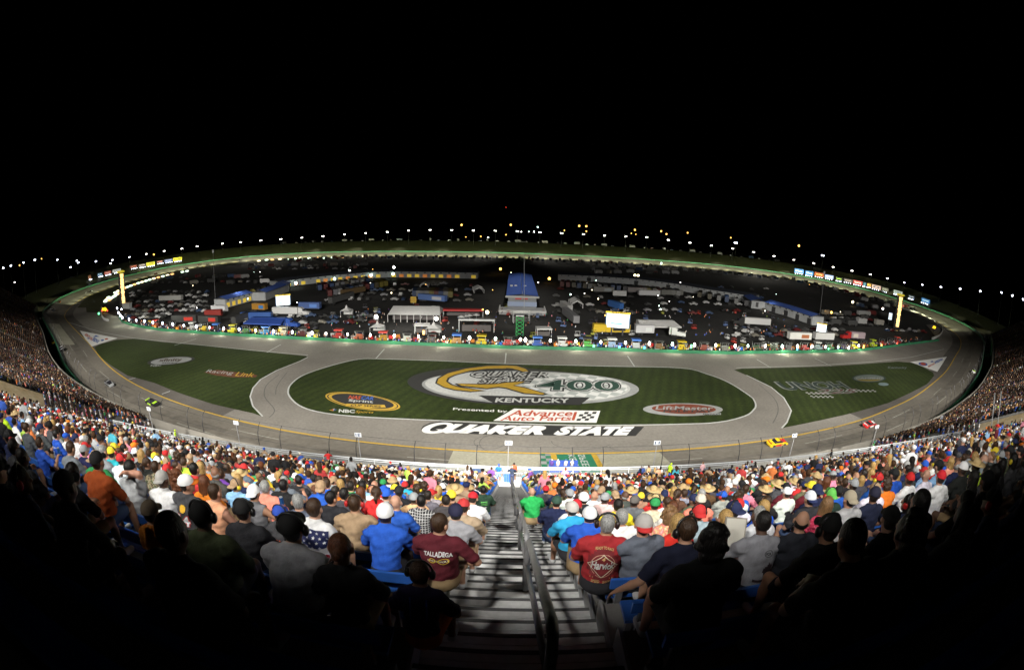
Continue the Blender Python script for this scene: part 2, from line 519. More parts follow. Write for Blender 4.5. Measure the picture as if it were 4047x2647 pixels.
# pale concrete start-line panel with green, gold and chequered bands, laid on the banked surface
def band(name, x0, x1, t0, t1, m, lift):
    """sheet on the banked front stretch between wall-line abscissae"""
    rows = []
    for t in np.linspace(t0, t1, 5):
        row = []
        for x in np.linspace(x0, x1, 9):
            f = np.interp(x, FX, FI)
            a, b = int(math.floor(f)), int(math.floor(f)) + 1
            row.append(tuple(tpt(a, t, lift).lerp(tpt(b, t, lift), f - a)))
        rows.append(row)
    return strip(name, rows, m, False)
_ks = list(range(-60, 61))
FX = np.array([WC[k % 480][0] for k in _ks]); FI = np.array(_ks, float)
tag(band('concrete_patch_marking', -10.5, 29, 0.02, .98, M_CONC, .03), kind='structure')
sl = empty('start_line', (7, 60, 2))
def bandp(*a):
    o = band(*a); o.parent = sl; o.matrix_parent_inverse = Matrix.Translation((-7, -60, -2)); return o
x0 = at(2131, 1784).x; x1 = at(2175, 1784).x; x2 = at(2198, 1784).x; x3 = at(2340, 1784).x; x4 = at(2362, 1784).x
for i in range(2):
    for j in range(12):
        bandp('chequer', x0 + (x1 - x0) * i / 2, x0 + (x1 - x0) * (i + 1) / 2, j / 12 + .01, (j + 1) / 12 + .008, M_GREENP if (i + j) % 2 else M_GREY, .05)
bandp('gold_band', x1, x2, .01, .98, M_YEL, .05)
bandp('green_band', x2, x3, .01, .98, M_GREENP, .05)
bandp('gold_band', x3, x4, .01, .98, M_YEL, .05)
tag(sl, 'green start finish line with chequered and gold bands across the track', 'start line')
def bank_text(words, xa, xb, ta, tb, m, lift, par):
    """letters running across the track (read from the side), mapped to x and banking position"""
    co, fs, _ = letters(words, .01)
    vs = []
    for a, b in co:
        x, t = xb + (xa - xb) * float(b), ta + (tb - ta) * float(a)
        f = np.interp(x, FX, FI); q = int(math.floor(f))
        vs.append(tuple(tpt(q, t, lift).lerp(tpt(q + 1, t, lift), f - q)))
    me = bpy.data.meshes.new('lettering'); me.from_pydata(vs, [], fs)
    o = link('lettering', me, m, par); o.matrix_parent_inverse = Matrix.Translation((-7, -60, -2)); return o
xa = x2 + (x3 - x2) * .30
bank_text('KENTUCKY', x2 + (x3 - x2) * .32, x2 + (x3 - x2) * .52, .96, .04, M_WHITE, .08, sl)
bank_text('SPEEDWAY', x2 + (x3 - x2) * .60, x2 + (x3 - x2) * .80, .96, .04, M_WHITE, .08, sl)
# left-turn light strip of new concrete
tag(strip('concrete_patch_marking', [[tuple(tpt(k, .08, .03)) for k in range(station(-216, 134) - 8, station(-216, 134) + 9)], [tuple(tpt(k, .55, .03)) for k in range(station(-216, 134) - 8, station(-216, 134) + 9)]], M_CONC, False), kind='structure')

# outer wall, painted green, with the catch fence on the front stretch
ow = ring('outer_wall', [(-.6, lambda k: WZ[k] - 1, 0), (-.6, lambda k: WZ[k] + 1.25, 0), (0, lambda k: WZ[k] + 1.25, 0), (0, lambda k: WZ[k] - .2, 0)], mat('green wall paint', (.025, .16, .075), .6, noise=.25, nscale=.3))
tag(ow, 'long green painted barrier wall around the outside of the oval track', 'barrier wall')
fence = empty('catch_fence', tuple(tpt(0, 0)))
tag(fence, 'catch fence of dark posts curving inward above the front stretch wall', 'fence')
_inv = Matrix.Translation(-tpt(0, 0))
k0, k1 = station(-262, 158) - 480, station(262, 155)
posts = np.linspace(k0, k1, 92)
tops = []
for f in posts:
    k = int(round(f))
    b = tpt(k, -.02); n = Vector((*WN[k % 480], 0))
    z = b.z + 1
    pts = [b + Vector((0, 0, 1)), b + Vector((0, 0, 4.6))] + [b + n * (1.9 * (1 - math.cos(a))) + Vector((0, 0, 4.6 + 2.6 * math.sin(a))) for a in (.4, .8, 1.2)]
    q = MB().tube(pts, .06, 6).build('post', M_DKSTEEL, fence); q.matrix_parent_inverse = _inv
for h, dx in ((1.7, 0), (3.0, 0), (4.4, 0), (6.2, .55), (7.0, 1.2)):
    pts = [tpt(k, -.02) + Vector((*WN[k % 480], 0)) * dx + Vector((0, 0, h)) for k in range(k0, k1 + 1)]
    q = MB().tube(pts, .025, 4).build('cable', M_DKSTEEL, fence); q.matrix_parent_inverse = _inv

# turn grass and far banks
olive = [(305, 1216), (351, 1165), (416, 1142), (490, 1119), (601, 1089), (739, 1063), (924, 1036), (1100, 1022), (1300, 1010), (1420, 1006), (1420, 1012), (1250, 1018), (1100, 1031), (930, 1045), (739, 1071), (640, 1094), (555, 1119), (480, 1147), (436, 1173), (410, 1205), (388, 1236), (342, 1234), (340, 1216)]
o = flat('grass', [at(*p) for p in olive], M_BANK, z=.1); tag(o, kind='stuff')
bk = []
for d, zf in ((-3, lambda k: WZ[k] - .8), (-13, lambda k: WZ[k] + .2 if abs(WC[k, 0]) > 285 else WZ[k] + 2), (-46, lambda k: 16.5 if WC[k, 1] > 420 else 9 + 7.5 * max(0, (WC[k, 1] - 200)) / 220), (-240, lambda k: 16 if WC[k, 1] > 420 else 9)):
    bk.append((d, zf, 0))
ring('hill', bk, M_BANK, station(300, 182), station(-306, 188) + 1, kind='structure')
# ------------------------------------------------------------------ emblems and lettering painted on the grass and the asphalt
def px3(p, z=.0): return at(p[0], p[1], z)
class Emblem:
    def __init__(s, name, label, px):
        s.o = empty(name, tuple(at(*px))); s.i = Matrix.Translation(-s.o.location); s.z = .10
        tag(s.o, label, 'ground emblem')
    def _p(s, o): o.parent = s.o; o.matrix_parent_inverse = s.i; return o
    def area(s, name, px, m, dz=.012):
        s.z += dz
        return s._p(flat(name, [at(*p) for p in px], m, z=s.z))
    def ell(s, name, L, Rr, T, B, m, dz=.012, n=56, grow=1.0):
        s.z += dz
        L, Rr, T, B = [at(*p) for p in (L, Rr, T, B)]
        c = (L + Rr) / 2; a = (Rr - L) / 2 * grow; b = (T - B) / 2 * grow
        return s._p(flat(name, [c + a * math.cos(t) + b * math.sin(t) for t in np.linspace(0, 6.2832, n, endpoint=False)], m, z=s.z))
    def text(s, words, bl, br, tl, m, bold=.02, shear=0, dz=.012):
        s.z += dz
        return s._p(text_on('lettering', words, *[at(*p)[:2] + (s.z,) for p in (bl, br, tl)], m, None, bold, shear))
def c1(p): return (1000 + p[0] / 2.38, 1400 + p[1] / 2.38)
def c2(p): return (2000 + p[0] / 2.38, 1400 + p[1] / 2.38)
M_CHK = mat('chequered paint', (.6, .6, .6), .8)
_n = M_CHK.node_tree
_c = _n.nodes.new('ShaderNodeTexChecker'); _c.inputs['Scale'].default_value = .42
_c.inputs['Color1'].default_value = (.62, .63, .62, 1); _c.inputs['Color2'].default_value = (.36, .39, .38, 1)
_tc = _n.nodes.new('ShaderNodeTexCoord'); _mp = _n.nodes.new('ShaderNodeMapping'); _mp.inputs['Rotation'].default_value = (0, 0, .5)
_n.links.new(_tc.outputs['Object'], _mp.inputs['Vector']); _n.links.new(_mp.outputs['Vector'], _c.inputs['Vector'])
_n.links.new(_c.outputs['Color'], _n.nodes['Principled BSDF'].inputs['Base Color'])

e = Emblem('race_emblem', 'huge white oval race emblem with gold ring painted on the middle lawn', (2100, 1520))
e.ell('shadow_oval', (1616, 1497), (2420, 1535), (2050, 1452), (2000, 1597), M_BLACK)
e.ell('rim_oval', (1670, 1512), (2524, 1535), (2105, 1462), (2090, 1592), M_GREY)
e.ell('white_oval', (1682, 1511), (2490, 1533), (2090, 1461), (2080, 1580), M_WHITE)
e.ell('chequer_oval', (2060, 1520), (2480, 1531), (2230, 1474), (2230, 1570), M_CHK)
ringo = [c1(p) for p in ((2380, 110), (2200, 115), (2000, 140), (1830, 185), (1745, 235), (1730, 275), (1800, 312), (1900, 337), (2050, 352), (2170, 345), (2060, 333), (1950, 318), (1860, 293), (1815, 260), (1830, 225), (1900, 195), (2050, 157), (2200, 140), (2380, 137))]
ringb = [c1(p) for p in ((2380, 102), (2200, 106), (1990, 131), (1815, 178), (1728, 232), (1712, 277), (1790, 320), (1895, 346), (2050, 362), (2195, 348), (2060, 325), (1960, 310), (1880, 288), (1835, 260), (1850, 230), (1910, 202), (2060, 165), (2210, 149), (2380, 146))]
arc = [c2(p) for p in ((0, 110), (100, 115), (180, 140), (232, 182), (180, 176), (120, 152), (60, 138), (0, 133))]
arcb = [c2(p) for p in ((0, 102), (110, 106), (195, 133), (255, 190), (170, 186), (110, 162), (55, 147), (0, 142))]
tail = [c1((1920, 285)), c1((2150, 292)), c1((2300, 287)), c2((0, 275)), c2((180, 262)), c2((110, 290)), c2((60, 302)), c2((160, 320)), c2((362, 376)), c2((340, 386)), c2((170, 371)), c2((0, 322)), c1((2310, 312)), c1((2200, 327)), c1((1960, 302))]
tailb = [c1((1890, 281)), c1((2150, 284)), c1((2300, 279)), c2((0, 267)), c2((210, 252)), c2((130, 288)), c2((80, 300)), c2((170, 313)), c2((395, 380)), c2((345, 395)), c2((160, 380)), c2((0, 332)), c1((2310, 322)), c1((2200, 336)), c1((1940, 310))]
e.area('ring_outline', ringb, M_BLACK); e.area('ring_outline', arcb, M_BLACK, 0)
e.area('gold_ring', ringo, M_GOLD); e.area('gold_ring', arc, M_GOLD, 0)
q1 = dict(bold=.06, shear=.25)
e.text('QUAKER', (1850, 1497), (2172, 1500), (1862, 1467), M_BLACK, .10, .3)
e.text('STATE', (1882, 1520), (2112, 1518), (1895, 1494), M_BLACK, .10, .3)
e.text('QUAKER', (1856, 1494), (2166, 1497), (1867, 1469), M_WHITE, .0, .3)
e.text('STATE', (1888, 1517), (2106, 1515), (1900, 1496), M_WHITE, .0, .3)
e.area('tail_outline', tailb, M_BLACK); e.area('gold_tail', tail, M_GOLD)
e.text('400', (2108, 1549), (2462, 1552), (2122, 1499), M_BLACK, .075)
e.text('400', (2113, 1547), (2456, 1550), (2126, 1501), M_WHITE, .045)
e.text('400', (2117, 1545), (2452, 1548), (2130, 1503), M_DKGRN, .015)
bar = [(1890, 1566), (2332, 1574), (2292, 1604), (1960, 1601)]
e.area('name_bar', bar, M_BLACK)
e.text('KENTUCKY', (1955, 1594), (2250, 1596), (1962, 1576), M_WHITE, .03)
e = Emblem('sponsor_panel', 'white parts store panel with chequered end painted below the big emblem', (2160, 1645))
e.text('Presented by', (1789, 1624), (2006, 1634), (1792, 1612), M_BRIGHT, .015)
e.area('white_panel', [(1949, 1664), (2032, 1616), (2372, 1625), (2357, 1672)], M_BRIGHT)
e.text('Advance', (2010, 1645), (2259, 1646), (2028, 1622), M_RED, .02)
e.text('Auto Parts', (1975, 1664), (2255, 1664), (1990, 1645), M_RED, .02)
e.area('red_bar', [(2258, 1663), (2270, 1663), (2281, 1630), (2270, 1630)], M_RED)
for i in range(4):
    for j in range(4):
        if (i + j) % 2 == 0:
            f = lambda u, v: (2277 + u * 16 + v * 4.5, 1665 - v * 8.7 - u * .3)
            e.area('chequer', [f(i, j), f(i + 1, j), f(i + 1, j + 1), f(i, j + 1)], M_BLACK, .001)
e = Emblem('track_banner', 'long black painted banner with white motor oil lettering across the run-off asphalt', (2100, 1697))
qb = [(1664, 1697), (1672, 1685), (1700, 1672), (1740, 1666), (2546, 1687), (2512, 1724), (2200, 1722), (1900, 1717), (1750, 1711), (1690, 1708)]
e.area('black_field', qb, M_BLACK)
e.ell('lettering', (1671, 1694), (1791, 1690), (1752, 1668), (1712, 1712), M_BRIGHT)
e.ell('counter', (1702, 1696), (1765, 1688), (1748, 1677), (1722, 1703), M_BLACK)
e.area('lettering', [(1722, 1698), (1752, 1698), (1792, 1712), (1762, 1714)], M_BRIGHT)
e.text('UAKER', (1752, 1712), (2158, 1721), (1770, 1676), M_BRIGHT, .075, .45)
e.text('STATE', (2186, 1722), (2512, 1722), (2196, 1686), M_BRIGHT, .075, .45)
e = Emblem('series_oval', 'black oval with yellow double rim painted at the lawn corner by the loop road', (1433, 1585))
e.ell('yellow_rim', (1287, 1570), (1578, 1601), (1405, 1551), (1455, 1618), M_YEL)
e.ell('black_ring', (1294, 1571), (1571, 1600), (1406, 1553), (1454, 1616), M_BLACK)
e.ell('yellow_ring', (1299, 1571), (1566, 1600), (1407, 1554), (1453, 1614), M_YEL)
e.ell('black_oval', (1312, 1573), (1554, 1598), (1410, 1557), (1450, 1611), M_BLACK)
e.area('yellow_strip', [(1365, 1604), (1370, 1597), (1520, 1602), (1525, 1612), (1450, 1615)], M_YEL)
e.text('NAS', (1375, 1578), (1425, 1581), (1380, 1564), M_RED, .03, .2)
e.text('CAR', (1427, 1581), (1476, 1584), (1430, 1566), M_BLUE, .03, .2)
e.text('Sprint', (1377, 1591), (1474, 1598), (1380, 1579), M_WHITE, .02)
e.text('CUP SERIES', (1385, 1608), (1505, 1613), (1387, 1600), M_BLACK, .02)
e = Emblem('broadcaster_mark', 'small white broadcaster lettering with coloured feathers painted below the yellow rimmed oval', (1380, 1625))
for i, m in enumerate((M_YEL, M_RED, M_GREY, M_BLUE, M_GREENP)):
    e.area('feather', [(1318, 1625), (1300 + i * 8, 1622 - (2 - abs(i - 2)) * 3), (1308 + i * 8, 1621 - (2 - abs(i - 2)) * 3)], m, .002)
e.text('NBC', (1338, 1631), (1402, 1634), (1340, 1618), M_WHITE, .04)
e.text('Sports', (1404, 1635), (1476, 1638), (1406, 1623), M_GOLD, .0, .3)
e = Emblem('pole_day_oval', 'pale oval with rusty red centre painted in the lawn by the exit loop', (2698, 1618))
e.ell('pale_oval', (2541, 1617), (2856, 1619), (2700, 1593), (2700, 1643), M_GREY)
e.ell('red_oval', (2576, 1614), (2829, 1619), (2700, 1598), (2700, 1637), mat('rust paint', (.16, .035, .015), .9, noise=.2, nscale=.5))
e.text('LiftMaster', (2590, 1620), (2818, 1622), (2595, 1605), M_GREY, .02)
e.text('POLE DAY', (2620, 1631), (2815, 1631), (2624, 1621), M_BLACK, .03)
e.area('name_strip', [(2745, 1641), (2849, 1641), (2849, 1634), (2750, 1634)], M_GREY)
e.text('KENTUCKY', (2778, 1641), (2846, 1641), (2779, 1635), M_BLACK, .02)
e = Emblem('white_oval_emblem', 'white oval with black rim and brown script on the west lawn', (677, 1425))
e.ell('black_rim', (583, 1432), (770, 1420), (690, 1410), (660, 1443), M_BLACK)
e.ell('white_oval', (597, 1431), (757, 1421), (688, 1412), (663, 1440), M_GREY)
e.text('xfinity', (625, 1434), (722, 1431), (627, 1419), mat('brown paint', (.06, .035, .025), .8), .03, .2)
e.text('SERIES', (640, 1438), (700, 1437), (641, 1434), M_BLACK, .02)
e.text('NBC', (595, 1450), (637, 1449), (597, 1443), M_GREY, .03)
e = Emblem('orange_script', 'faded orange and white script painted on the west lawn grass', (910, 1478))
e.area('red_smear', [(806, 1472), (850, 1484), (920, 1492), (1010, 1492), (1018, 1484), (940, 1473), (860, 1462)], mat('faded rust paint', (.09, .028, .008), .9, noise=.3, nscale=.6))
e.text('Racing', (812, 1476), (925, 1486), (815, 1460), M_GREY, .0, .4)
e.text('Link', (928, 1487), (1005, 1491), (932, 1471), M_GOLD, .0, .4)
M_UN = mat('deep green paint', (.008, .02, .016), .9)
e = Emblem('race_lettering', 'large dark outlined race lettering with chequered flags painted on the east lawn', (3220, 1530))
def c4(p): return (2950 + p[0] / 2.1696, 900 + p[1] / 2.1696)
e.text('UNOH', c4((322, 1396)), c4((905, 1386)), c4((228, 1320)), mat('faded grey paint', (.17, .18, .17), .9, noise=.2, nscale=.6), .06)
e.text('UNOH', c4((338, 1393)), c4((896, 1384)), c4((245, 1323)), M_UN, .03)
e.text('225', c4((575, 1430)), c4((950, 1422)), c4((590, 1388)), mat('faded grey paint'), .06, .2)
e.text('225', c4((580, 1428)), c4((945, 1420)), c4((595, 1390)), mat('dark red paint', (.06, .012, .01), .9), .0, .2)
for i in range(10):
    for (bx, by) in ((505, 1412), (545, 1442), (910, 1392)):
        u, v = i % 5, i // 5
        e.area('chequer', [c4((bx + (u * 2 + v) * 20, by + v * 10)), c4((bx + (u * 2 + v) * 20 + 20, by + v * 10)), c4((bx + (u * 2 + v) * 20 + 23, by + v * 10 + 9)), c4((bx + (u * 2 + v) * 20 + 3, by + v * 10 + 9))], mat('faded white paint', (.28, .28, .27), .9, noise=.25, nscale=.8), .0005)
e = Emblem('truck_series_oval', 'dark oval with yellow lower half painted high on the east lawn', (3432, 1494))
e.ell('rim', c4((905, 1290)), c4((1195, 1292)), c4((1050, 1257)), c4((1050, 1325)), M_UN)
e.ell('grey_oval', c4((920, 1291)), c4((1180, 1292)), c4((1050, 1261)), c4((1050, 1321)), mat('dull grey paint', (.08, .10, .09), .9))
e.area('yellow_band', [c4((940, 1302)), c4((1160, 1302)), c4((1120, 1315)), c4((1050, 1319)), c4((980, 1315))], mat('dull gold paint', (.13, .10, .01), .9))
e.text('CAMPING', c4((935, 1300)), c4((1165, 1300)), c4((940, 1284)), mat('faded grey paint'), .03)
e = Emblem('grass_patch_mark', 'small pale blue oval mark on grass beside the chequered lettering', (3490, 1518))
e.ell('pale_oval', c4((1130, 1340)), c4((1220, 1345)), c4((1175, 1330)), c4((1175, 1357)), mat('pale blue paint', (.12, .17, .18), .9))
e = Emblem('faint_lettering', 'faint grey sponsor lettering near the far tip of the east lawn', (3545, 1452))
e.text('Kentucky', c4((1210, 1215)), c4((1375, 1215)), c4((1215, 1190)), mat('dull grey paint'), .03)
def tri(name, label, a, b, c, t):
    e = Emblem(name, label, a)
    e.area('white_triangle', [a, b, c], M_BRIGHT)
    return e
e = tri('speedway_triangle', 'white asphalt triangle with red and blue lettering at the west lawn tip', (316, 1307), (465, 1337), (357, 1372), 1)
def z1(p): return (p[0] / 2.1636, 800 + p[1] / 2.1636)
e.text('KENTUCKY', z1((722, 1135)), z1((790, 1190)), z1((740, 1120)), M_RED, .05); e.text('SPEEDWAY', z1((785, 1180)), z1((835, 1210)), z1((805, 1155)), M_BLUE, .05)
e.ell('blue_badge', z1((862, 1181)), z1((890, 1180)), z1((878, 1173)), z1((874, 1188)), M_BLUE); e.ell('red_badge', z1((896, 1171)), z1((925, 1168)), z1((910, 1164)), z1((908, 1177)), M_RED)
e.area('arrow', [z1((742, 1163)), z1((770, 1158)), z1((758, 1172))], M_BLUE); e.area('arrow', [z1((795, 1155)), z1((850, 1150)), z1((820, 1138))], M_BLUE)
e = tri('speedway_triangle', 'white asphalt triangle with red and blue lettering at the east lawn tip', (3597, 1431), (3742, 1410), (3704, 1470), 1)
e.text('KENTUCKY', c4((1560, 1200)), c4((1620, 1170)), c4((1555, 1185)), M_RED, .05); e.text('SPEEDWAY', c4((1620, 1168)), c4((1690, 1135)), c4((1610, 1150)), M_BLUE, .05)
e.ell('badge_rim', c4((1475, 1165)), c4((1552, 1175)), c4((1515, 1155)), c4((1510, 1185)), M_BLUE); e.ell('red_badge', c4((1490, 1166)), c4((1540, 1173)), c4((1515, 1158)), c4((1512, 1180)), M_RED)
e.area('arrow', [c4((1575, 1155)), c4((1608, 1155)), c4((1592, 1142))], M_BLUE)
# ------------------------------------------------------------------ grandstand: a straight upper tier with the aisle, a lower tier and bent side stands
ROW, RISE, TREAD_H = 0.8, 0.44, 1.95
NROW = 42
AX = 0.13                                              # middle of the aisle
def tread_z(k): return CAM_H - TREAD_H - RISE * k
M_STAND = noise_mat('grandstand concrete', (.16, .155, .145), (.23, .22, .205), .7, scale2=6)
M_STEP = noise_mat('aluminium tread', (.52, .52, .51), (.64, .64, .63), 1.5, rough=.55, scale2=9)
M_RISER_SHADE = mat('riser and step shade', (.09, .09, .09), .9)
M_TAN = noise_mat('stained concrete', (.50, .36, .18), (.74, .62, .42), .35, scale2=1.5)
M_BENCH = mat('blue bench plastic', (.03, .13, .50), .45, noise=.2, nscale=3)
M_RAIL = mat('brushed rail steel', (.30, .30, .305), .45, .3, noise=.1, nscale=20)
M_WRAIL = mat('white rail', (.50, .52, .54), .45)
gs = empty('grandstand', (0, 0, 0))
tag(gs, 'steep grandstand of stepped concrete rows running down to the track', 'grandstand')
prof = []
for k in range(-4, NROW):
    z, y = tread_z(k), k * ROW
    prof += [(y - .4, z), (y + .4, z)]
prof += [(33.7, 19.45), (35.5, 19.45), (35.5, 18.2)]
for nm, xa, xb in (('row_steps', -61, AX - .86), ('row_steps', AX + .86, 63)):
    strip(nm, [[(xa, p[0], p[1]) for p in prof], [(xb, p[0], p[1]) for p in prof]], M_STAND, False, gs)
ri = MB()
for k in range(-4, NROW):
    for h in (0, 1):
        y, z = k * ROW - .4 + h * .4, tread_z(k) - h * .22 + .22 - .22
        w = .85
        # a tread of grooved planks with a dark slot and a dark strip toward the nose painting in step shadow
        st_ = MB()
        for q in range(3): st_.box((AX, y + .055 + q * .112, z - .02), (2 * w, .102, .04))
        st_.build('stair_tread', M_STEP, gs)
        ri.box((AX, y + .362, z - .022), (2 * w, .05, .04))
        ri.box((AX, y + .395, z - .13), (2 * w, .01, .18))
        ri.box((AX, y + .2, z - .06), (2 * w, .38, .02))
ri.build('riser_and_shade_strip', M_RISER_SHADE, gs)
MB().box((AX, 34.4, 19.47), (1.9, 2.0, .06)).build('landing', M_STEP, gs)
sd = MB()
for s in (-1, 1):
    n = len(prof)
    pts = [(AX + s * .86, p[0], p[1] + .02) for p in prof[:-3]]
    for a in range(0, len(pts) - 1):
        pass
for s in (-1, 1):
    sd = MB()
    for k in range(-3, NROW): sd.box((AX + s * .865, k * ROW, tread_z(k) - .10), (.03, .81, .34))
    sd.build('aisle_stringer', mat('dull steel', (.30, .30, .30), .6, .3), gs)

# lower tier and side stands follow the outer wall
kL, kR = station(-300, 181), station(292, 175)
FRONT, FZ, SLOPE = 6.0, 8.0, .55
def fpt(k, d):
    """stand surface point at station k, d metres behind the front edge"""
    p = WC[k % 480] - WN[k % 480] * (FRONT + d)
    return Vector((p[0], p[1], FZ + SLOPE * d))
def depth(k):
    x = WC[k % 480][0]
    n = -WN[k % 480]
    if -62 < x < 64: return max(4.0, (fpt(k, 0).y - 37.2) / max(.3, -n[1]))
    return 60.0
def stand_strip(name, ks):
    rows = []
    nrow = int(max(depth(k) for k in ks) / ROW)
    for r in range(nrow):
        a, b = [], []
        for k in ks:
            p, q = fpt(k, r * ROW), fpt(k, (r + 1) * ROW)
            a.append((p.x, p.y, p.z + .0)); b.append((q.x, q.y, p.z + .0))
        rows += [a, b]
    return strip(name, rows, M_STAND, False, gs, flip=True)
allk = list(range(kL - 480, kR + 1))
segL = [k for k in allk if WC[k % 480][0] <= -60]
segC = [k for k in allk if -64 <= WC[k % 480][0] <= 66]
segR = [k for k in allk if WC[k % 480][0] >= 62]
stand_strip('side_rows', segL); stand_strip('side_rows', segR)
# centre lower tier: straight rows
lp = []
for r in range(26):
    y = 57 - r * ROW
    if y < 37.4: break
    lp += [(y, 6.6 + r * .42), (y - ROW, 6.6 + r * .42)]
strip('lower_rows', [[(-64, p[0], p[1]) for p in lp], [(66, p[0], p[1]) for p in lp]], M_STAND, False, gs, flip=True)
fr = [[], [], [], []]
for k in allk:
    p = fpt(k, 0); n = Vector((*WN[k % 480], 0))
    for i, (dn, z) in enumerate(((0, p.z - .4), (0, p.z + .95), (.25, p.z + .95), (.25, -.3))):
        q = p + n * dn; fr[i].append((q.x, q.y, z))
strip('front_parapet', fr, mat('parapet concrete', (.17, .16, .14), .85, noise=.15, nscale=.4), False, gs)
# bare concrete wedges where the stand bends
for sx, seg in ((-1, segL), (1, segR)):
    k = seg[-1] if sx < 0 else seg[0]
    x0 = -61 if sx < 0 else 63
    a = [(x0, y, CAM_H - TREAD_H - .25 - .55 * y) for y in np.linspace(34, -6, 12)]
    b = []
    for y, d in zip(np.linspace(34, -6, 12), np.linspace(22, 60, 12)):
        q = fpt(k, d); b.append((q.x, q.y, q.z))
    strip('concrete_wedge', [a, b], M_TAN, False, gs, flip=sx < 0)

WEDGE = []
for sx, seg in ((-1, segL), (1, segR)):
    k = seg[-1] if sx < 0 else seg[0]
    x0 = -61 if sx < 0 else 63
    a, b = [], []
    for t in np.linspace(0, 1, 24):
        y = 57 + (34 - 57) * t
        a.append((x0, y, 6.6 + (19.2 - 6.6) * t)); q = fpt(k, 22 * t); b.append((q.x, q.y, q.z))
    strip('wedge_rows', [a, b], M_STAND, False, gs, flip=sx < 0)
    WEDGE.append((a, b))
# benches: one per row and side
def ordw(n):
    base = 'zeroth first second third fourth fifth sixth seventh eighth ninth tenth eleventh twelfth thirteenth fourteenth fifteenth sixteenth seventeenth eighteenth nineteenth'.split()
    tens = {2: ('twenty', 'twentieth'), 3: ('thirty', 'thirtieth'), 4: ('forty', 'fortieth'), 5: ('fifty', 'fiftieth'), 6: ('sixty', 'sixtieth')}
    if n < 20: return base[n]
    t, u = divmod(n, 10)
    return tens[t][1] if u == 0 else tens[t][0] + '-' + base[u]
for k in range(1, NROW):
    z, y = tread_z(k), k * ROW
    for s, nm in ((-1, 'left'), (1, 'right')):
        xa, xb = (-60, AX - .95) if s < 0 else (AX + .95, 62)
        c, L = (xa + xb) / 2, xb - xa
        b = empty('bleacher_bench', (AX + s * .95, y, z))
        tag(b, f'blue bleacher bench with low backrest, {ordw(k)} row down on the {nm} of the aisle', 'bench', 'blue bleacher benches')
        ox, oy, oz = AX + s * .95, y, z
        MB().box((c - ox, -.13, .42), (L, .28, .04)).build('seat', M_BENCH, b)
        MB().box((c - ox, -.345, .70), (L, .035, .13)).build('backrest', M_BENCH, b)
        if k > 15: continue
        fr = MB().box((c - ox, -.15, .385), (L - .1, .04, .03))
        for i in range(int(L / 1.9) + 1):
            x = s * (.12 + i * 1.9)
            fr.box((x, -.33, .36), (.07, .045, .72)); fr.box((x, -.15, .385), (.06, .36, .035)); fr.box((x, -.05, .19), (.06, .05, .38))
        fr.build('frame', mat('bench bracket steel', (.22, .22, .23), .5, .4), b)

# aisle handrails: looped tubes with a mid rail and two posts
def handrail(ya, yb, i):
    o = empty('handrail', (AX, ya, tread_z(ya / ROW)))
    z = lambda y: CAM_H - TREAD_H - .55 * y
    f = lambda y, h: Vector((AX + .14, y, z(y) + h)) - o.location
    top = [f(ya, 0), f(ya, .72), f(ya + .05, .84), f(ya + .18, .90), f((ya + yb) / 2, .90), f(yb - .18, .90), f(yb - .04, .84), f(yb, .72), f(yb, 0)]
    MB().tube(top, .037, 10).build('top_rail', M_RAIL, o, True)
    MB().tube([f(ya, .45), f(yb, .45)], .030, 8).build('mid_rail', M_RAIL, o, True)
    return o
segs = [(1.75, 4.75, 'nearest the camera, half in shadow'), (5.05, 7.6, 'just past the shadow line'), (7.9, 10.4, 'about eleven rows down'), (10.7, 13.6, 'about fifteen rows down'), (13.9, 17.2, 'about nineteen rows down'), (17.5, 22.0, 'halfway down the aisle'), (22.4, 27.5, 'low on the aisle'), (28.0, 33.2, 'at the foot of the aisle')]
for i, (a, b, t) in enumerate(segs):
    tag(handrail(a, b, i), 'grey tubular handrail in the middle of the aisle, ' + t, 'handrail', 'aisle handrails')

# rail along the front of the concourse
cr = empty('guard_rail', (0, 35.0, 19.45))
tag(cr, 'long white guard rail with wire mesh along the front of the concourse', 'guard rail')
M_MESH = mat('wire mesh', (.30, .34, .38), .6)
_nt = M_MESH.node_tree
_nt.nodes['Principled BSDF'].inputs['Alpha'].default_value = .22
for h, r in ((1.12, .06), (.94, .035), (.08, .03)):
    MB().tube([(-45, 0, h), (60, .2, h)], r, 8).build('rail', M_WRAIL, cr, True)
for i, x in enumerate(np.arange(-45, 60.1, 2.4)):
    MB().box((x, .03, .55), (.05, .05, 1.1)).build('post', M_WRAIL, cr)
MB().poly([(-45, .06, .1), (60, .26, .1), (60, .26, 1.0), (-45, .06, 1.0)]).build('mesh_infill', M_MESH, cr)
MB().box((7.5, .2, -.3), (105, .12, .5)).build('kerb', mat('pale kerb', (.5, .5, .48), .8), cr)

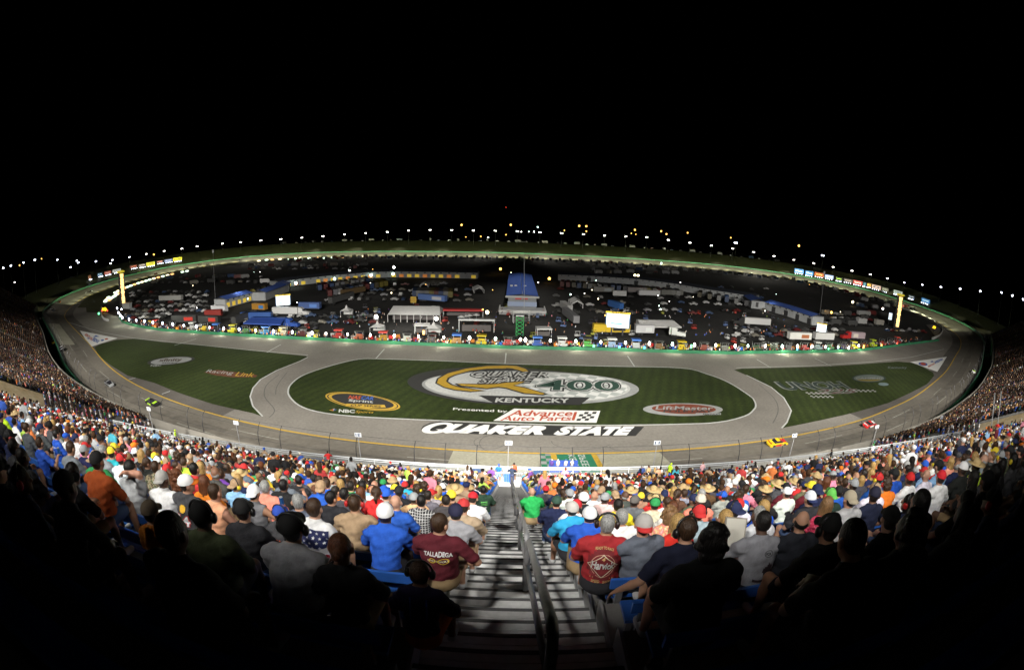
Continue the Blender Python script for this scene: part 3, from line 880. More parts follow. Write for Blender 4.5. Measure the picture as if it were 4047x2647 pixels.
# small stairs, gates and barriers on the concourse
def stairs(px, py, i):
    d = at(px, py, 20.3)
    p = Vector((d.x, min(34.4, max(33.9, d.y)), 19.45))
    o = empty('metal_stairs', p)
    s = MB()
    for j in range(6): s.box((0, .3 - j * .14, .14 + j * .17), (1.5, .20, .045))
    s.build('tread', M_WRAIL, o)
    for x in (-.78, .78):
        MB().tube([(x, .45, 0), (x, .45, 1.1), (x, -.55, 1.5), (x, -.55, 0)], .03, 6).build('side_rail', M_RAIL, o)
    return o
wh = ['beyond the lime vested guard', 'under the tall section sign', 'beside the person in red', 'left of the aisle landing', 'right of the aisle landing', 'beside the lime vested steward', 'below the leaning person in black', 'near the far right end of the rail', 'near the far left end of the rail']
for i, (px, py) in enumerate(((590, 1717), (760, 1749), (1361, 1840), (1840, 1880), (2174, 1884), (2647, 1866), (3247, 1816), (3623, 1749), (454, 1681))):
    tag(stairs(px, py, i), 'white slatted metal stairs on the concourse, ' + wh[i], 'stairs', 'concourse stairs')
def barrier(name, px, py, w, lab, m):
    d = at(px, py, 20.2)
    o = empty(name, (d.x, min(34.6, max(34.0, d.y)), 19.45))
    MB().tube([(-w / 2, 0, 0), (-w / 2, 0, 1.05), (w / 2, 0, 1.05), (w / 2, 0, 0)], .035, 6).build('frame', m, o)
    q = MB()
    for x in np.arange(-w / 2 + .15, w / 2, .15): q.box((x, 0, .55), (.02, .02, .95))
    q.build('bar', M_DKSTEEL if m is not M_RAIL else M_RAIL, o)
    tag(o, lab, 'barrier', 'concourse barriers')
barrier('crowd_barrier', 2760, 1865, 2.2, 'navy crowd barrier on the concourse beside the striped shirt', mat('navy frame', (.03, .05, .14), .5))
barrier('crowd_barrier', 2000, 1880, 2.6, 'silver crowd barrier across the foot of the aisle', M_RAIL)
barrier('crowd_barrier', 2900, 1850, 2.4, 'silver barrier gate on the concourse right of the striped shirt', M_RAIL)
barrier('crowd_barrier', 1100, 1800, 2.2, 'silver barrier gate on the concourse left of the red shirt', M_RAIL)
barrier('crowd_barrier', 1270, 1825, 2.0, 'navy crowd barrier next to the person in red', mat('navy frame', (.03, .05, .14), .5))
barrier('crowd_barrier', 3400, 1790, 2.4, 'silver barrier gate near the pink shirted person', M_RAIL)
for px, py, lab in ((1885, 1880, 'blue bin lid panel left of the aisle landing'), (2130, 1895, 'navy panel right of the aisle landing'), (2010, 1867, 'bright blue cooler box on the rail above the aisle')):
    d = at(px, py, 20.2)
    o = empty('utility_box', (d.x, 34.6, 19.45))
    MB().box((0, 0, .45), (.8, .5, .9)).build('body', M_BENCH if 'bright' in lab else M_NAVY, o); MB().box((0, 0, .93), (.84, .54, .07)).build('lid', M_WHITE if 'bright' in lab else M_NAVY, o)
    tag(o, lab, 'box')

# section signs on slim posts in the lower tier
signs = [(588, 1618, '1A'), (933, 1673, '1C'), (1415, 1721, '1E'), (2010, 1753, '1F'), (2597, 1752, '11'), (3140, 1723, '1J'), (3466, 1689, '1L'), (3721, 1651, '1N'), (1580, 0, '')]
sw = ['above the left end of the rail', 'near the lime vested guard', 'above the person in red', 'over the aisle', 'near the pale start concrete', 'beside the yellow car', 'below the red and white car', 'over the far right lower seats']
for i, (px, py, w) in enumerate(signs[:8]):
    yy = 46.0
    d = ray(px, py); t = yy / d[1]
    p = Vector((d[0] * t, yy, CAM_H + d[2] * t))
    o = empty('section_sign', (p.x, p.y, p.z - 6))
    ft = Vector((0.15 * (-1 if p.x > 0 else 1) * min(1, abs(p.x) / 15), -.2, -1.2))
    MB().tube([ft, (0, 0, 5.75)], .045, 6).build('post', mat('dull post', (.22, .22, .23), .6), o)
    MB().box((0, 0, 6.1), (.78, .05, .5)).build('panel', mat('sign white', (.5, .52, .56), .5), o)
    q = text_on('lettering', w, (-.28, -.04, 5.93), (.28, -.04, 5.93), (-.28, -.04, 6.27), mat('sign ink', (.03, .05, .10), .6), o, .03)
    tag(o, 'white section sign on a slim pole, ' + sw[i], 'sign', 'section signs')

# two tall thin poles at the right end of the lower seats
for px, pyt, pyb, lab in ((3932, 1552, 1700, 'tall thin pole at the right end stand, with the crossbar'), (3957, 1545, 1690, 'tall thin pole at the right end stand, farther one')):
    b = at_dist(px - 16, pyb, 68); t = at_dist(px, pyt, 68)
    o = empty('net_pole', b)
    MB().tube([(0, 0, 0), t - b], .09, 6).build('shaft', M_STEEL, o)
    if 'crossbar' in lab: MB().tube([(t - b) * .45, (t - b) * .45 + Vector((1.2, .6, .3))], .06, 6).build('crossbar', M_STEEL, o)
    tag(o, lab, 'pole')
# suites behind the last row, under the floodlight masts (out of the picture, they shade the top rows)
pb = empty('suite_building', (0, -16.06, CAM_H), R(1.6))
MB().box((0, 0, 6.9), (190, 26, .6)).build('roof', mat('dull ceiling', (.14, .14, .14), .9), pb)
for s_ in (-1, 1):
    MB().box((s_ * 52, 13.3, 6.9), (84, .7, .58)).build('added_shade_wing', mat('dull ceiling'), pb); MB().box((s_ * 55, 13.95, 6.9), (84, .6, .58)).build('added_shade_wing', mat('dull ceiling'), pb)  # unseen side boxes added to bring the roof's shade farther forward
MB().box((0, -10, 2.2), (190, 1, 9)).build('wall', mat('dull ceiling'), pb)
tag(pb, 'dark suite building behind the top rows of the stand', 'building')
for i, x in enumerate((-66, -40, -14, 14, 40, 66)):
    o = empty('floodlight_mast', (x, -13, CAM_H + 7.2))
    MB().tube([(0, 0, 0), (0, 0, 14.4)], .25, 8, r2=.15).build('pole', M_STEEL, o)
    MB().box((0, .2, 13.2), (4.5, .3, .8)).build('lamp_head', M_STEEL, o)
    tag(o, 'floodlight mast on the roof behind the top rows', 'floodlight', 'floodlight masts behind the stand')
# ------------------------------------------------------------------ floodlight poles round the oval
M_LAMP = mat('lit lamp white', (1, .97, .88), .5, emis=14.0)
M_LAMPB = mat('lit lamp bluish', (.75, .82, 1), .5, emis=14.0)
M_LAMPO = mat('lit lamp orange', (1, .50, .10), .5, emis=6.0)
M_LAMPG = mat('lit lamp green', (.15, 1, .35), .5, emis=3.0)
M_LAMPR = mat('lit lamp red', (1, .08, .04), .5, emis=3.0)
M_POLE = mat('lamp pole', (.012, .012, .012), .5, .5)
def k1(p): return (p[0] / 2.1636, 800 + p[1] / 2.1636)
def k2(p): return (1000 + p[0] / 2.1636, 850 + p[1] / 2.1636)
def k3(p): return (2000 + p[0] / 2.1636, 850 + p[1] / 2.1636)
def k4(p): return (2950 + p[0] / 2.1696, 900 + p[1] / 2.1696)
lamps = [k1(p) for p in ((25, 562), (90, 542), (198, 515), (295, 492), (488, 492), (655, 500), (818, 505), (960, 492), (1105, 467), (1249, 442), (1402, 416), (1554, 395), (1684, 377), (1901, 353), (2057, 340), (2230, 326))]
lamps += [k2(p) for p in ((238, 206), (418, 194), (599, 180), (783, 167), (965, 155), (1150, 144), (1332, 133), (1515, 128), (1700, 129), (1886, 132), (2073, 135), (2261, 140))]
lamps += [k3(p) for p in ((289, 148), (475, 155), (660, 165), (842, 175), (1024, 184), (1203, 190), (1386, 213), (1571, 236), (1755, 261), (1937, 288), (2117, 317), (2292, 350))]
lamps += [k4(p) for p in ((408, 276), (578, 305), (745, 337), (907, 368), (1065, 402), (1212, 436), (1355, 471), (1510, 489), (1670, 508), (1835, 525), (2007, 544), (2190, 556), (2284, 582), (2375, 615))]
OUT = WC - WN * 26
OAZ = np.arctan2(OUT[:, 0], OUT[:, 1])
OD = np.hypot(OUT[:, 0], OUT[:, 1])
def outside(px, py, off=26):
    """point on a line off metres outside the wall, in the direction of a photo pixel"""
    d = ray(px, py); az = math.atan2(d[0], d[1])
    P = WC - WN * off
    A = np.arctan2(P[:, 0], P[:, 1]); D = np.hypot(P[:, 0], P[:, 1])
    sel = np.where(np.abs(A - az) < .03)[0]
    k = int(sel[np.argmax(D[sel])]) if len(sel) else int(np.argmin(np.abs(A - az)))
    hd = D[k]
    return at_dist(px, py, hd), k
poleproto = {}
def floodlight(p, zb, aim, bluish, tight=True, size=1.0):
    h = p.z - zb
    o = empty('floodlight_pole', (p.x, p.y, zb), math.atan2(-(aim[0] - p.x), aim[1] - p.y))
    MB().tube([(0, 0, 0), (0, 0, h)], .28 * size, 8, r2=.16 * size).build('pole', M_POLE, o)
    MB().box((0, -.1, h - .2), (3.6 * size, .35, .3)).build('crossarm', M_POLE, o)
    vs_ = rnd.uniform(.78, 1.15)
    for x in (-1.0, 1.0):
        b = MB()
        b.ball((x * size, .35, h + rnd.uniform(-.15, .15)), (.8 * size * vs_, .45, .56 * size * vs_), 8, 5)
        b.build('lamp_head', M_LAMPB if bluish else M_LAMP, o)
    return o
for i, (px, py) in enumerate(lamps):
    p, k = outside(px, py, 30 if WC[0][0] is None else 28)
    zb = 10.0 if WC[k, 1] < 420 else 13.0
    if p.z < zb + 6: zb = p.z - 12
    aim = WC[k] + WN[k] * 10
    o = floodlight(p, zb, aim, px < 560 or px > 3450)
    tag(o, 'tall floodlight pole outside the oval track with its twin lamps lit', 'floodlight', 'floodlight poles around the oval')
    if i % 2 == 0 and k is not None:
        spot('track_floodlight', (p.x, p.y, p.z + .2), (*(WC[k] + WN[k] * 14), 0), 90000 if WC[k, 1] < 420 else 150000, 62, .9, .8, (1, .94, .82))
for k in range(station(330, 216), station(-335, 215), 4):
    p = WC[k] + WN[k] * 27
    q = WC[k] - WN[k] * 2
    spot('trackside_light', (p[0], p[1], 5.5), (q[0], q[1], 3.0), 17000 if WC[k, 1] < 420 else 42000, 84, 1, .5, (.94, 1, .62))
# extra floodlights seen among them
for px, py, lab, big in ((*k1((668, 515)), 'bluish lamp close beside its taller twin at the west end', 1), (*k1((600, 555)), 'single bluish lamp lower than its neighbours over the west stand', 1), (*k1((945, 522)), 'upper bluish lamp over the west billboards', 1), (*k1((962, 558)), 'bright bluish lamp just above the white billboard', 1.3), (*k1((1092, 543)), 'bright bluish lamp above the billboards right of the lit pylon', 1.4),
                         (*k3((1965, 238)), 'bright bluish lamp standing higher than the row above the east backstretch', 1.5), (*k4((655, 238)), 'bright bluish lamp on the tallest mast near the east screen', 1.5)):
    p, k = outside(px, py, 60)
    o = floodlight(p, max(8, p.z - 22), WC[k], True, size=big)
    tag(o, lab, 'floodlight')

# far street lamps beyond the speedway
far = [(*k2((1783, 85)), 'o', 1.5), (*k2((2204, 84)), 'o', 1.5), (*k2((1617, 228)), 'o', 1), (*k2((1683, 210)), 'w', 1.2), (*k2((1738, 203)), 'o', .9), (*k2((1820, 190)), 'o', .9), (*k2((1824, 210)), 'w', 1), (*k2((1948, 183)), 'o', .9), (*k2((2010, 199)), 'g', 2.2), (*k2((2163, 168)), 'o', .8), (*k2((1109, 230)), 'g', 1), (*k3((626, 93)), 'o', 1.4), (*k3((687, 96)), 'o', 1.4), (*k3((687, 139)), 'o', 1), (*k3((499, 132)), 'o', .8), (*k3((1102, 127)), 'o', 1.4), (*k3((1071, 157)), 'o', .7), (*k3((1110, 165)), 'o', .7), (*k3((1327, 138)), 'o', 1.3), (*k3((1372, 163)), 'o', 1.3), (*k3((1553, 152)), 'o', 1.1), (*k3((1922, 194)), 'o', 1), (*k3((240, 143)), 'w', .9), (*k3((270, 103)), 'g', .9), (*k3((1945, 370)), 'g', 1.4), (*k3((2163, 408)), 'w', .9), (*k3((131, 143)), 'w', .7), (*k3((195, 143)), 'w', .6), (*k4((1238, 466)), 'r', 1.1), (*k4((1565, 548)), 'r', 1.1), (*k4((450, 155)), 'o', 1.3), (*k1((167, 538)), 'o', .8), (*k1((1315, 446)), 'o', .9), (*k1((355, 482)), 'o', .6), (2000, 820, 'r', .5), (*k1((125, 683)), 'w', .7), (*k4((2140, 715)), 'w', .7)]
for i, (px, py, c, sz) in enumerate(far):
    p = at_dist(px, py, 1000 if 900 < px < 3000 else 760)
    zb = min(12, p.z - 6)
    o = empty('street_lamp', (p.x, p.y, zb))
    MB().tube([(0, 0, 0), (0, 0, p.z - zb)], .15, 6).build('pole', M_POLE, o)
    MB().ball((0, 0, p.z - zb), 1.25 * sz, 8, 5).build('lamp', {'o': M_LAMPO, 'w': M_LAMP, 'g': mat('lit lamp greenish', (.7, 1, .85), .5, emis=10), 'r': M_LAMPR}[c], o)
    tag(o, {'o': 'small orange street lamp glowing in the dark beyond the speedway', 'w': 'small white lamp glowing in the dark beyond the speedway', 'g': 'small greenish white lamp glowing beyond the speedway', 'r': 'small red light glowing in the dark beyond the speedway'}[c], 'street lamp', {'o': 'orange street lamps', 'w': 'white far lamps', 'g': 'greenish far lamps', 'r': 'red far lights'}[c])

# lit billboards outside the turns
def quad_board(px, col, words, lab, tcol=(.9, .9, .9), em=.5, ink=.0):
    """px: corner pixels of the lower left, lower right, upper left"""
    a, k = outside(*px[0], 9); b, _ = outside(*px[1], 9)
    hd = math.hypot(a.x, a.y)
    c = at_dist(*px[2], hd)
    w = (b - a); w.z = 0
    L, H = w.length, max(3.0, c.z - (a.z + b.z) / 2)
    u = w.normalized()
    zc = (a.z + b.z) / 2
    o = empty('billboard', (a.x, a.y, zc), math.atan2(u.y, u.x))
    MB().box((L / 2, .25, H / 2), (L, .4, H)).build('panel', mat('billboard %.2f %.2f %.2f' % col, col, .6, emis=em), o)
    fr = MB()
    for x in (.2, L / 2, L - .2): fr.box((x, .4, -3), (.3, .3, 6.5))
    fr.box((L / 2, .4, -.5), (L, .25, .25))
    fr.build('frame', M_POLE, o)
    for x in np.linspace(L * .15, L * .85, 4):
        MB().ball((x, -1.0, -.8), .40, 6, 4).build('lamp', M_LAMPB, o)
    if words: text_on('lettering', words, (L * .12, -.02, H * .28), (L * .88, -.02, H * .28), (L * .12, -.02, H * .78), mat('billboard ink %.2f %.2f %.2f' % tcol, tcol, .6, emis=max(em * .9, .1)), o, .04)
    tag(o, lab, 'billboard', 'billboards outside the turns')
def z4(p): return (350 + p[0] / 5.19, 1000 + p[1] / 5.19)
for l, r, t, col, w, lab, tc in (
    ((0, 535), (55, 520), (0, 462), (.18, .07, .03), '', 'dark rusty billboard at the far end of the west row', (1, 1, 1)),
    ((190, 478), (285, 455), (180, 425), (.03, .08, .14), 'Sprint', 'dark billboard with pale blue lettering in the west row', (.6, .8, .9)),
    ((330, 447), (462, 418), (330, 385), (.30, .06, .04), 'Coca-Cola', 'dim red billboard in the west row', (.7, .4, .35)),
    ((500, 415), (662, 362), (500, 355), (.55, .55, .52), 'BUSCH', 'white billboard behind the head of the west pylon', (.15, .15, .2)),
    ((850, 315), (1000, 290), (850, 272), (.12, .03, .015), 'CRAFTSMAN', 'dark billboard with red lettering right of the west pylon', (.8, .25, .15)),
    ((1030, 292), (1172, 265), (1030, 245), (.12, .09, .08), 'TOYOTA', 'dim grey billboard beside the red lettered one', (.7, .6, .6)),
    ((1190, 268), (1362, 245), (1188, 200), (.75, .70, .06), '5 HOUR', 'plain yellow billboard in the middle of the west row', (.3, .2, .02)),
    ((1392, 215), (1535, 190), (1390, 180), (.03, .01, .01), 'HONDA', 'black billboard with pink lettering between yellow and blue boards', (.9, .4, .35)),
    ((1558, 192), (1725, 165), (1555, 140), (.14, .17, .36), 'MILITARY', 'blue and pale billboard beside the bright yellow board', (.6, .6, .75)),
    ((1738, 170), (1915, 145), (1733, 105), (.95, .80, .05), 'Loves', 'bright yellow billboard with a red heart at the end of the west row', (.1, .08, .02))):
    quad_board((z4(l), z4(r), z4(t)), col, w, lab, tc)
for l, r, t, col, w, lab, tc in (
    ((410, 385), (490, 392), (408, 347), (.10, .30, .70), 'Blue', 'bright blue billboard at the start of the east row', (.8, .9, 1)),
    ((502, 403), (572, 410), (500, 365), (.04, .22, .60), 'Blue', 'second blue billboard beside the first in the east row', (.7, .85, 1)),
    ((582, 415), (662, 422), (580, 378), (.45, .09, .02), 'Arby', 'orange red billboard in the east row', (.9, .6, .2)),
    ((671, 432), (744, 438), (670, 398), (.30, .38, .75), 'PEPSI', 'pale blue and white billboard behind the tall mast', (.85, .9, 1)),
    ((765, 448), (822, 456), (765, 418), (.01, .02, .01), 'UNOH', 'black billboard with green lettering in the east row', (.55, .9, .1)),
    ((833, 462), (907, 470), (833, 432), (.10, .08, .08), 'BANK', 'dim dark billboard right of the green lettering', (.5, .4, .4)),
    ((914, 480), (993, 492), (913, 445), (.55, .06, .06), 'Coca-Cola', 'red billboard with white script in the east row', (.95, .9, .9)),
    ((1002, 496), (1022, 500), (1000, 466), (.08, .22, .30), '', 'narrow teal billboard between the red and orange boards', (1, 1, 1)),
    ((1032, 502), (1068, 508), (1030, 472), (.45, .20, .03), 'MAX', 'small orange billboard with yellow lettering in the east row', (.9, .6, .1)),
    ((1074, 522), (1150, 530), (1072, 483), (.72, .50, .45), 'O', 'pale pink billboard with a dark round emblem', (.1, .12, .2)),
    ((1160, 540), (1215, 548), (1158, 506), (.16, .15, .10), 'FORD', 'dim olive billboard below the pale pink one', (.5, .5, .4)),
    ((1260, 565), (1335, 573), (1258, 530), (.55, .62, .58), 'WEST', 'white billboard behind the head of the east pylon', (.12, .15, .15)),
    ((1388, 600), (1440, 610), (1385, 572), (.02, .03, .05), 'Sprint', 'black billboard with white lettering and a yellow arrow', (.8, .85, .9)),
    ((1498, 635), (1570, 648), (1496, 596), (.03, .17, .45), 'NATIONWIDE', 'dark blue billboard nearest the right stand', (.6, .8, .95))):
    quad_board((k4(l), k4(r), k4(t)), col, w, lab, tc)

# ------------------------------------------------------------------ vehicles (built at true size; copies share their meshes)
def wheels(o, xs, yh, r, w=.28, m=None):
    for x in xs:
        for y in (-yh, yh):
            MB().tube([(x, y - w / 2, r), (x, y + w / 2, r)], r, 12).build('wheel', m or mat('tyre rubber', (.02, .02, .02), .9), o)
RC = {}
def race_car(loc, rz, c1, c2, lab, group=None, roll=0.0):
    key = (c1, c2)
    if 'body' not in RC:
        low = MB().prism([(-2.45, .20), (-2.48, .55), (-2.35, .86), (-1.4, .95), (.75, .92), (1.9, .78), (2.42, .55), (2.46, .18)], -.98, .98)
        low.v = [(p[1], p[0] * (1 - .04 * abs(p[1])), p[2]) for p in low.v]
        RC['body'] = low.mesh('body')
        RC['roof'] = MB().add([(-1.45, -.78, .92), (-1.45, .78, .92), (.95, .78, .90), (.95, -.78, .90), (-.75, -.60, 1.32), (-.75, .60, 1.32), (.15, .60, 1.34), (.15, -.60, 1.34)], [(4, 7, 6, 5), (0, 1, 2, 3)]).mesh('roof')
        RC['windows'] = MB().add([(-1.45, -.78, .92), (-1.45, .78, .92), (.95, .78, .90), (.95, -.78, .90), (-.75, -.60, 1.315), (-.75, .60, 1.315), (.15, .60, 1.335), (.15, -.60, 1.335)], [(0, 4, 5, 1), (1, 5, 6, 2), (2, 6, 7, 3), (3, 7, 4, 0)]).mesh('window')
        RC['spoiler'] = MB().box((-2.35, 0, 1.02), (.05, 1.55, .22)).mesh('spoiler')
        RC['wheel'] = MB().tube([(0, -.14, .34), (0, .14, .34)], .34, 12).mesh('wheel')
        RC['hood'] = MB().box((1.35, 0, .89), (1.2, 1.3, .015)).mesh('hood')
        RC['panel'] = MB().box((-.3, .99, .55), (1.6, .02, .40)).mesh('number_panel'); RC['panel2'] = MB().box((-.3, -.99, .55), (1.6, .02, .40)).mesh('number_panel')
    o = empty('race_car', loc, rz)
    if roll: o.rotation_euler = (roll, 0, rz)
    for nm, me, col, rough in (('body', RC['body'], c1, .25), ('roof', RC['roof'], c1, .25), ('window', RC['windows'], (.02, .02, .025), .15), ('spoiler', RC['spoiler'], c2, .4), ('hood', RC['hood'], c2, .3), ('number_panel', RC['panel'], c2, .3), ('number_panel', RC['panel2'], c2, .3)):
        q = link(nm, me, objcol('glossy paint', .25, .05, 2, spec=.5), o); q.color = (*col, 1)
    for x in (-1.5, 1.45):
        for y in (-.86, .86):
            q = link('wheel', RC['wheel'], mat('tyre rubber', (.02, .02, .02), .9), o); q.location = (x, y, 0)
    tag(o, lab, 'race car', group or 'race cars on the track')
    return o
def on_track(px, py):
    """track point and heading seen at a photo pixel"""
    p = at(px, py, 1.6)
    for _ in range(6):
        k = station(p.x, p.y)
        t = min(1.2, max(0, float(np.dot(np.array([p.x, p.y]) - WC[k], WN[k])) / TW))
        z = WZ[k] * max(0, 1 - t) + .07
        p = at(px, py, z)
    tx = np.roll(WC, -1, 0)[k] - WC[k]
    return p, math.atan2(tx[1], tx[0]), k, (math.atan2(WZ[k], TW) if t < 1 else 0.0)
YEL, WHT, BLK, ORG, GRY, RED_, BLU, LIM = (.75, .50, .02), (.72, .72, .72), (.02, .02, .02), (.75, .22, .02), (.25, .26, .27), (.55, .03, .03), (.04, .12, .5), (.45, .75, .05)
cars = [(604, 1598, BLK, LIM, 'black race car with lime green numbers below the west lawn'), (433, 1522, GRY, BLK, 'grey race car following behind the black and lime one'), (3070, 1757, YEL, RED_, 'yellow race car with red trim on the front stretch'), (3435, 1684, RED_, WHT, 'red and white race car entering the dogleg ahead of the yellow one'),
        (245, 1384, BLK, WHT, 'black and white race car on the pale concrete strip'), (212, 1355, YEL, BLK, 'yellow race car high against the west wall'), (3848, 1471, WHT, LIM, 'white race car alone in the east turn'), (203, 1224, GRY, WHT, 'silver race car high in the west turn, outer of a pair'), (211, 1229, GRY, BLK, 'grey race car in the west turn, inner of a pair'), (237, 1196, ORG, BLK, 'orange race car in the west turn alone'), (308, 1168, LIM, WHT, 'lime race car behind a white one in the west turn'), (312, 1162, WHT, BLK, 'white race car just above the lime one'), (336, 1161, WHT, GRY, 'pale grey race car leading the lime one'), (361, 1152, BLK, WHT, 'dark race car with white roof past the grass bank'), (414, 1132, YEL, ORG, 'amber race car on the upper west bend'), (509, 1104, ORG, YEL, 'orange race car right of the west pylon'), (577, 1093, WHT, RED_, 'white race car ahead of the orange one by the pylon'), (617, 1083, ORG, WHT, 'pale orange race car under the dark billboards'), (549, 1077, LIM, YEL, 'lime and yellow race car high by the outer wall')]
for px, py, a, b, lab in cars:
    p, h, k, bank = on_track(px, py)
    race_car(p, h, a, b, lab, roll=bank)
pack = [(730, 1056, WHT), (734, 1062, BLK), (763, 1049, YEL), (788, 1049, ORG), (822, 1048, YEL), (911, 1031, WHT), (918, 1027, GRY), (948, 1030, WHT), (1127, 1011, WHT), (1154, 1012, WHT), (1186, 1012, WHT)]
for px, py, a in pack:
    p, h, k, bank = on_track(px, py)
    race_car(p, h, a, WHT, 'distant race car in the pack on the far bend, painted ' + {WHT: 'white', YEL: 'yellow', ORG: 'orange', BLK: 'black', GRY: 'grey'}[a], 'race cars far round the west bend')

# trackside lamps low on the inner wall of the west turn
ts = [z4(p) for p in ((2020, 370), (1925, 388), (1715, 433), (1620, 455), (1523, 478), (1430, 500), (1340, 523), (1252, 547), (1175, 572), (1095, 595), (1018, 618), (940, 645), (866, 670), (797, 697), (733, 724), (605, 780), (548, 812), (625, 825), (575, 850), (535, 880), (490, 908), (445, 940), (410, 910), (385, 940), (362, 965), (345, 990), (418, 965))]
ts += [k2(p) for p in ((50, 392), (115, 384), (165, 382), (230, 377), (291, 378), (360, 373), (405, 366), (480, 369), (545, 366), (612, 367), (680, 363), (765, 360), (935, 352))]
tl = [mat('lit lens warm', (1, .88, .55), .5, emis=2.2), mat('lit lens green white', (.75, 1, .75), .5, emis=2.2), mat('lit lens amber', (1, .55, .2), .5, emis=1.6)]
for i, p in enumerate(ts):
    w = at(*p, .8)
    az = math.atan2(-w.x, w.y)
    o = empty('trackside_lamp', (w.x, w.y, 0), az)
    MB().box((0, 0, .35), (.8, .6, .7)).build('housing', M_POLE, o)
    s = 1.0 + math.hypot(w.x, w.y) / 420
    MB().ball((0, -.4, .9), (1.0 * s, .5, .42 * s), 8, 5).build('lens', tl[i % 3 if i % 4 else 1], o)
    tag(o, 'low trackside lamp glowing along the inside of the west turn', 'lamp', 'trackside lamps along the inner wall')
M_WALLW = mat('white wall paint', (.62, .62, .60), .7, noise=.1, nscale=.5)
def wall_px(name, px, h, m, lab, cat='barrier wall', w=.5):
    P = [at(*p) for p in px]
    A, B = [], []
    rows = [[], [], [], []]
    for i, p in enumerate(P):
        t = (P[min(i + 1, len(P) - 1)] - P[max(i - 1, 0)]).normalized()
        n = Vector((-t.y, t.x, 0)) * w / 2
        for r, (s, z) in enumerate(((-1, -.4), (-1, h), (1, h), (1, -.4))): rows[r].append((p.x + n.x * s, p.y + n.y * s, z))
    o = strip(name, rows, m, False)
    return tag(o, lab, cat)
wall_px('inner_wall', [k1((870, 905)), k1((868, 940)), k1((872, 980)), k1((890, 1005)), k1((930, 1020))], 1.3, M_WALLW, 'white curved wall end by the yellow arrow at the west pit entry')
z5 = lambda p: (3400 + p[0] / 5.19, 1100 + p[1] / 5.19)
wall_px('inner_wall', [z5(p) for p in ((830, 610), (980, 660), (1190, 720), (1350, 790), (1500, 870), (1600, 950), (1670, 1020), (1690, 1070), (1670, 1130), (1620, 1185), (1560, 1215), (1470, 1250))], 1.2, M_WALLW, 'white curved wall round the inside of the east turn')
wall_px('pit_wall', pitl, 1.1, mat('green wall paint'), 'long low green pit wall between pit road and the pit boxes')
o = empty('arrow_sign', at(*k1((898, 945))))
d = at_dist(*k1((898, 912)), math.hypot(o.location.x, o.location.y)) - o.location
MB().box((0, 0, d.z / 2), (.2, .2, d.z)).build('post', M_POLE, o)
MB().prism([(-2.6, -.8), (.4, -.8), (.4, -1.3), (2.6, .0), (.4, 1.3), (.4, .8), (-2.6, .8)], -.15, .15, axis=1).build('arrow', mat('lit amber panel', (1, .6, .02), .5, emis=2.0), o).location = (0, 0, d.z)
for x in (-2.8, 2.8): MB().ball((x, 0, d.z - .8), .55, 8, 5).build('lamp', M_LAMPR, o)
tag(o, 'lit yellow arrow sign with red lamps over the west pit entry wall', 'sign')
o = empty('arrow_sign', at(*z5((1500, 1110))))
MB().box((0, 0, 1.5), (.2, .2, 3)).build('post', M_POLE, o)
MB().prism([(-2.3, -.5), (-.8, .9), (.6, .6), (2.3, .2), (1.2, -1.0), (-.4, -.9)], -.15, .15, axis=1).build('panel', mat('lit amber panel'), o).location = (0, 0, 3.6)
tag(o, 'lit yellow sign standing inside the east turn wall', 'sign')
for px, lab in ((z4((210, 1240)), 'green signal lamp by the west pit entry'), (k4((1520, 658)), 'green signal lamp at the east end of the backstretch'), (k4((2035, 1042)), 'green signal lamp on the east wall')):
    w = at(*px, 2.0); o = empty('signal_lamp', (w.x, w.y, 0))
    MB().box((0, 0, .9), (.15, .15, 1.8)).build('post', M_POLE, o); MB().ball((0, 0, 2), .7, 8, 5).build('lamp', M_LAMPG, o); tag(o, lab, 'signal lamp')

# lit scoring pylons
def pylon(base, top, lab, n=18):
    b = at(*base); hd = math.hypot(b.x, b.y); t = at_dist(*top, hd)
    h = t.z
    o = empty('scoring_pylon', (b.x, b.y, 0), math.atan2(-b.x, b.y))
    w = 4.2
    MB().box((0, .5, h * .47), (w, 1.2, h * .94)).build('tower', M_BLACK, o)
    r2 = random.Random(3)
    for i in range(n):
        z = h * (.06 + .86 * i / n)
        MB().box((.55, -.2, z + h * .02), (w * .42 + r2.random() * .9, .25, h * .036)).build('number_row', mat('lit amber digits', (1, .62, .22), .5, emis=2.4), o)
    MB().ball((0, .3, h * .97), (w * .72, .5, h * .035), 14, 6).build('crown_sign', mat('lit yellow oval', (.75, .6, .03), .5, emis=.5), o)
    text_on('lettering', 'Sprint', (-w * .5, -.35, h * .957), (w * .5, -.35, h * .957), (-w * .5, -.35, h * .983), M_BLACK, o, .03)
    tag(o, lab, 'scoring pylon', 'scoring pylons')
pylon(z4((715, 1120)), z4((650, 362)), 'tall lit scoring pylon with amber digits at the west end of pit road')
pylon(z5((735, 1030)), z5((810, 315)), 'tall lit scoring pylon with amber digits inside the east turn')

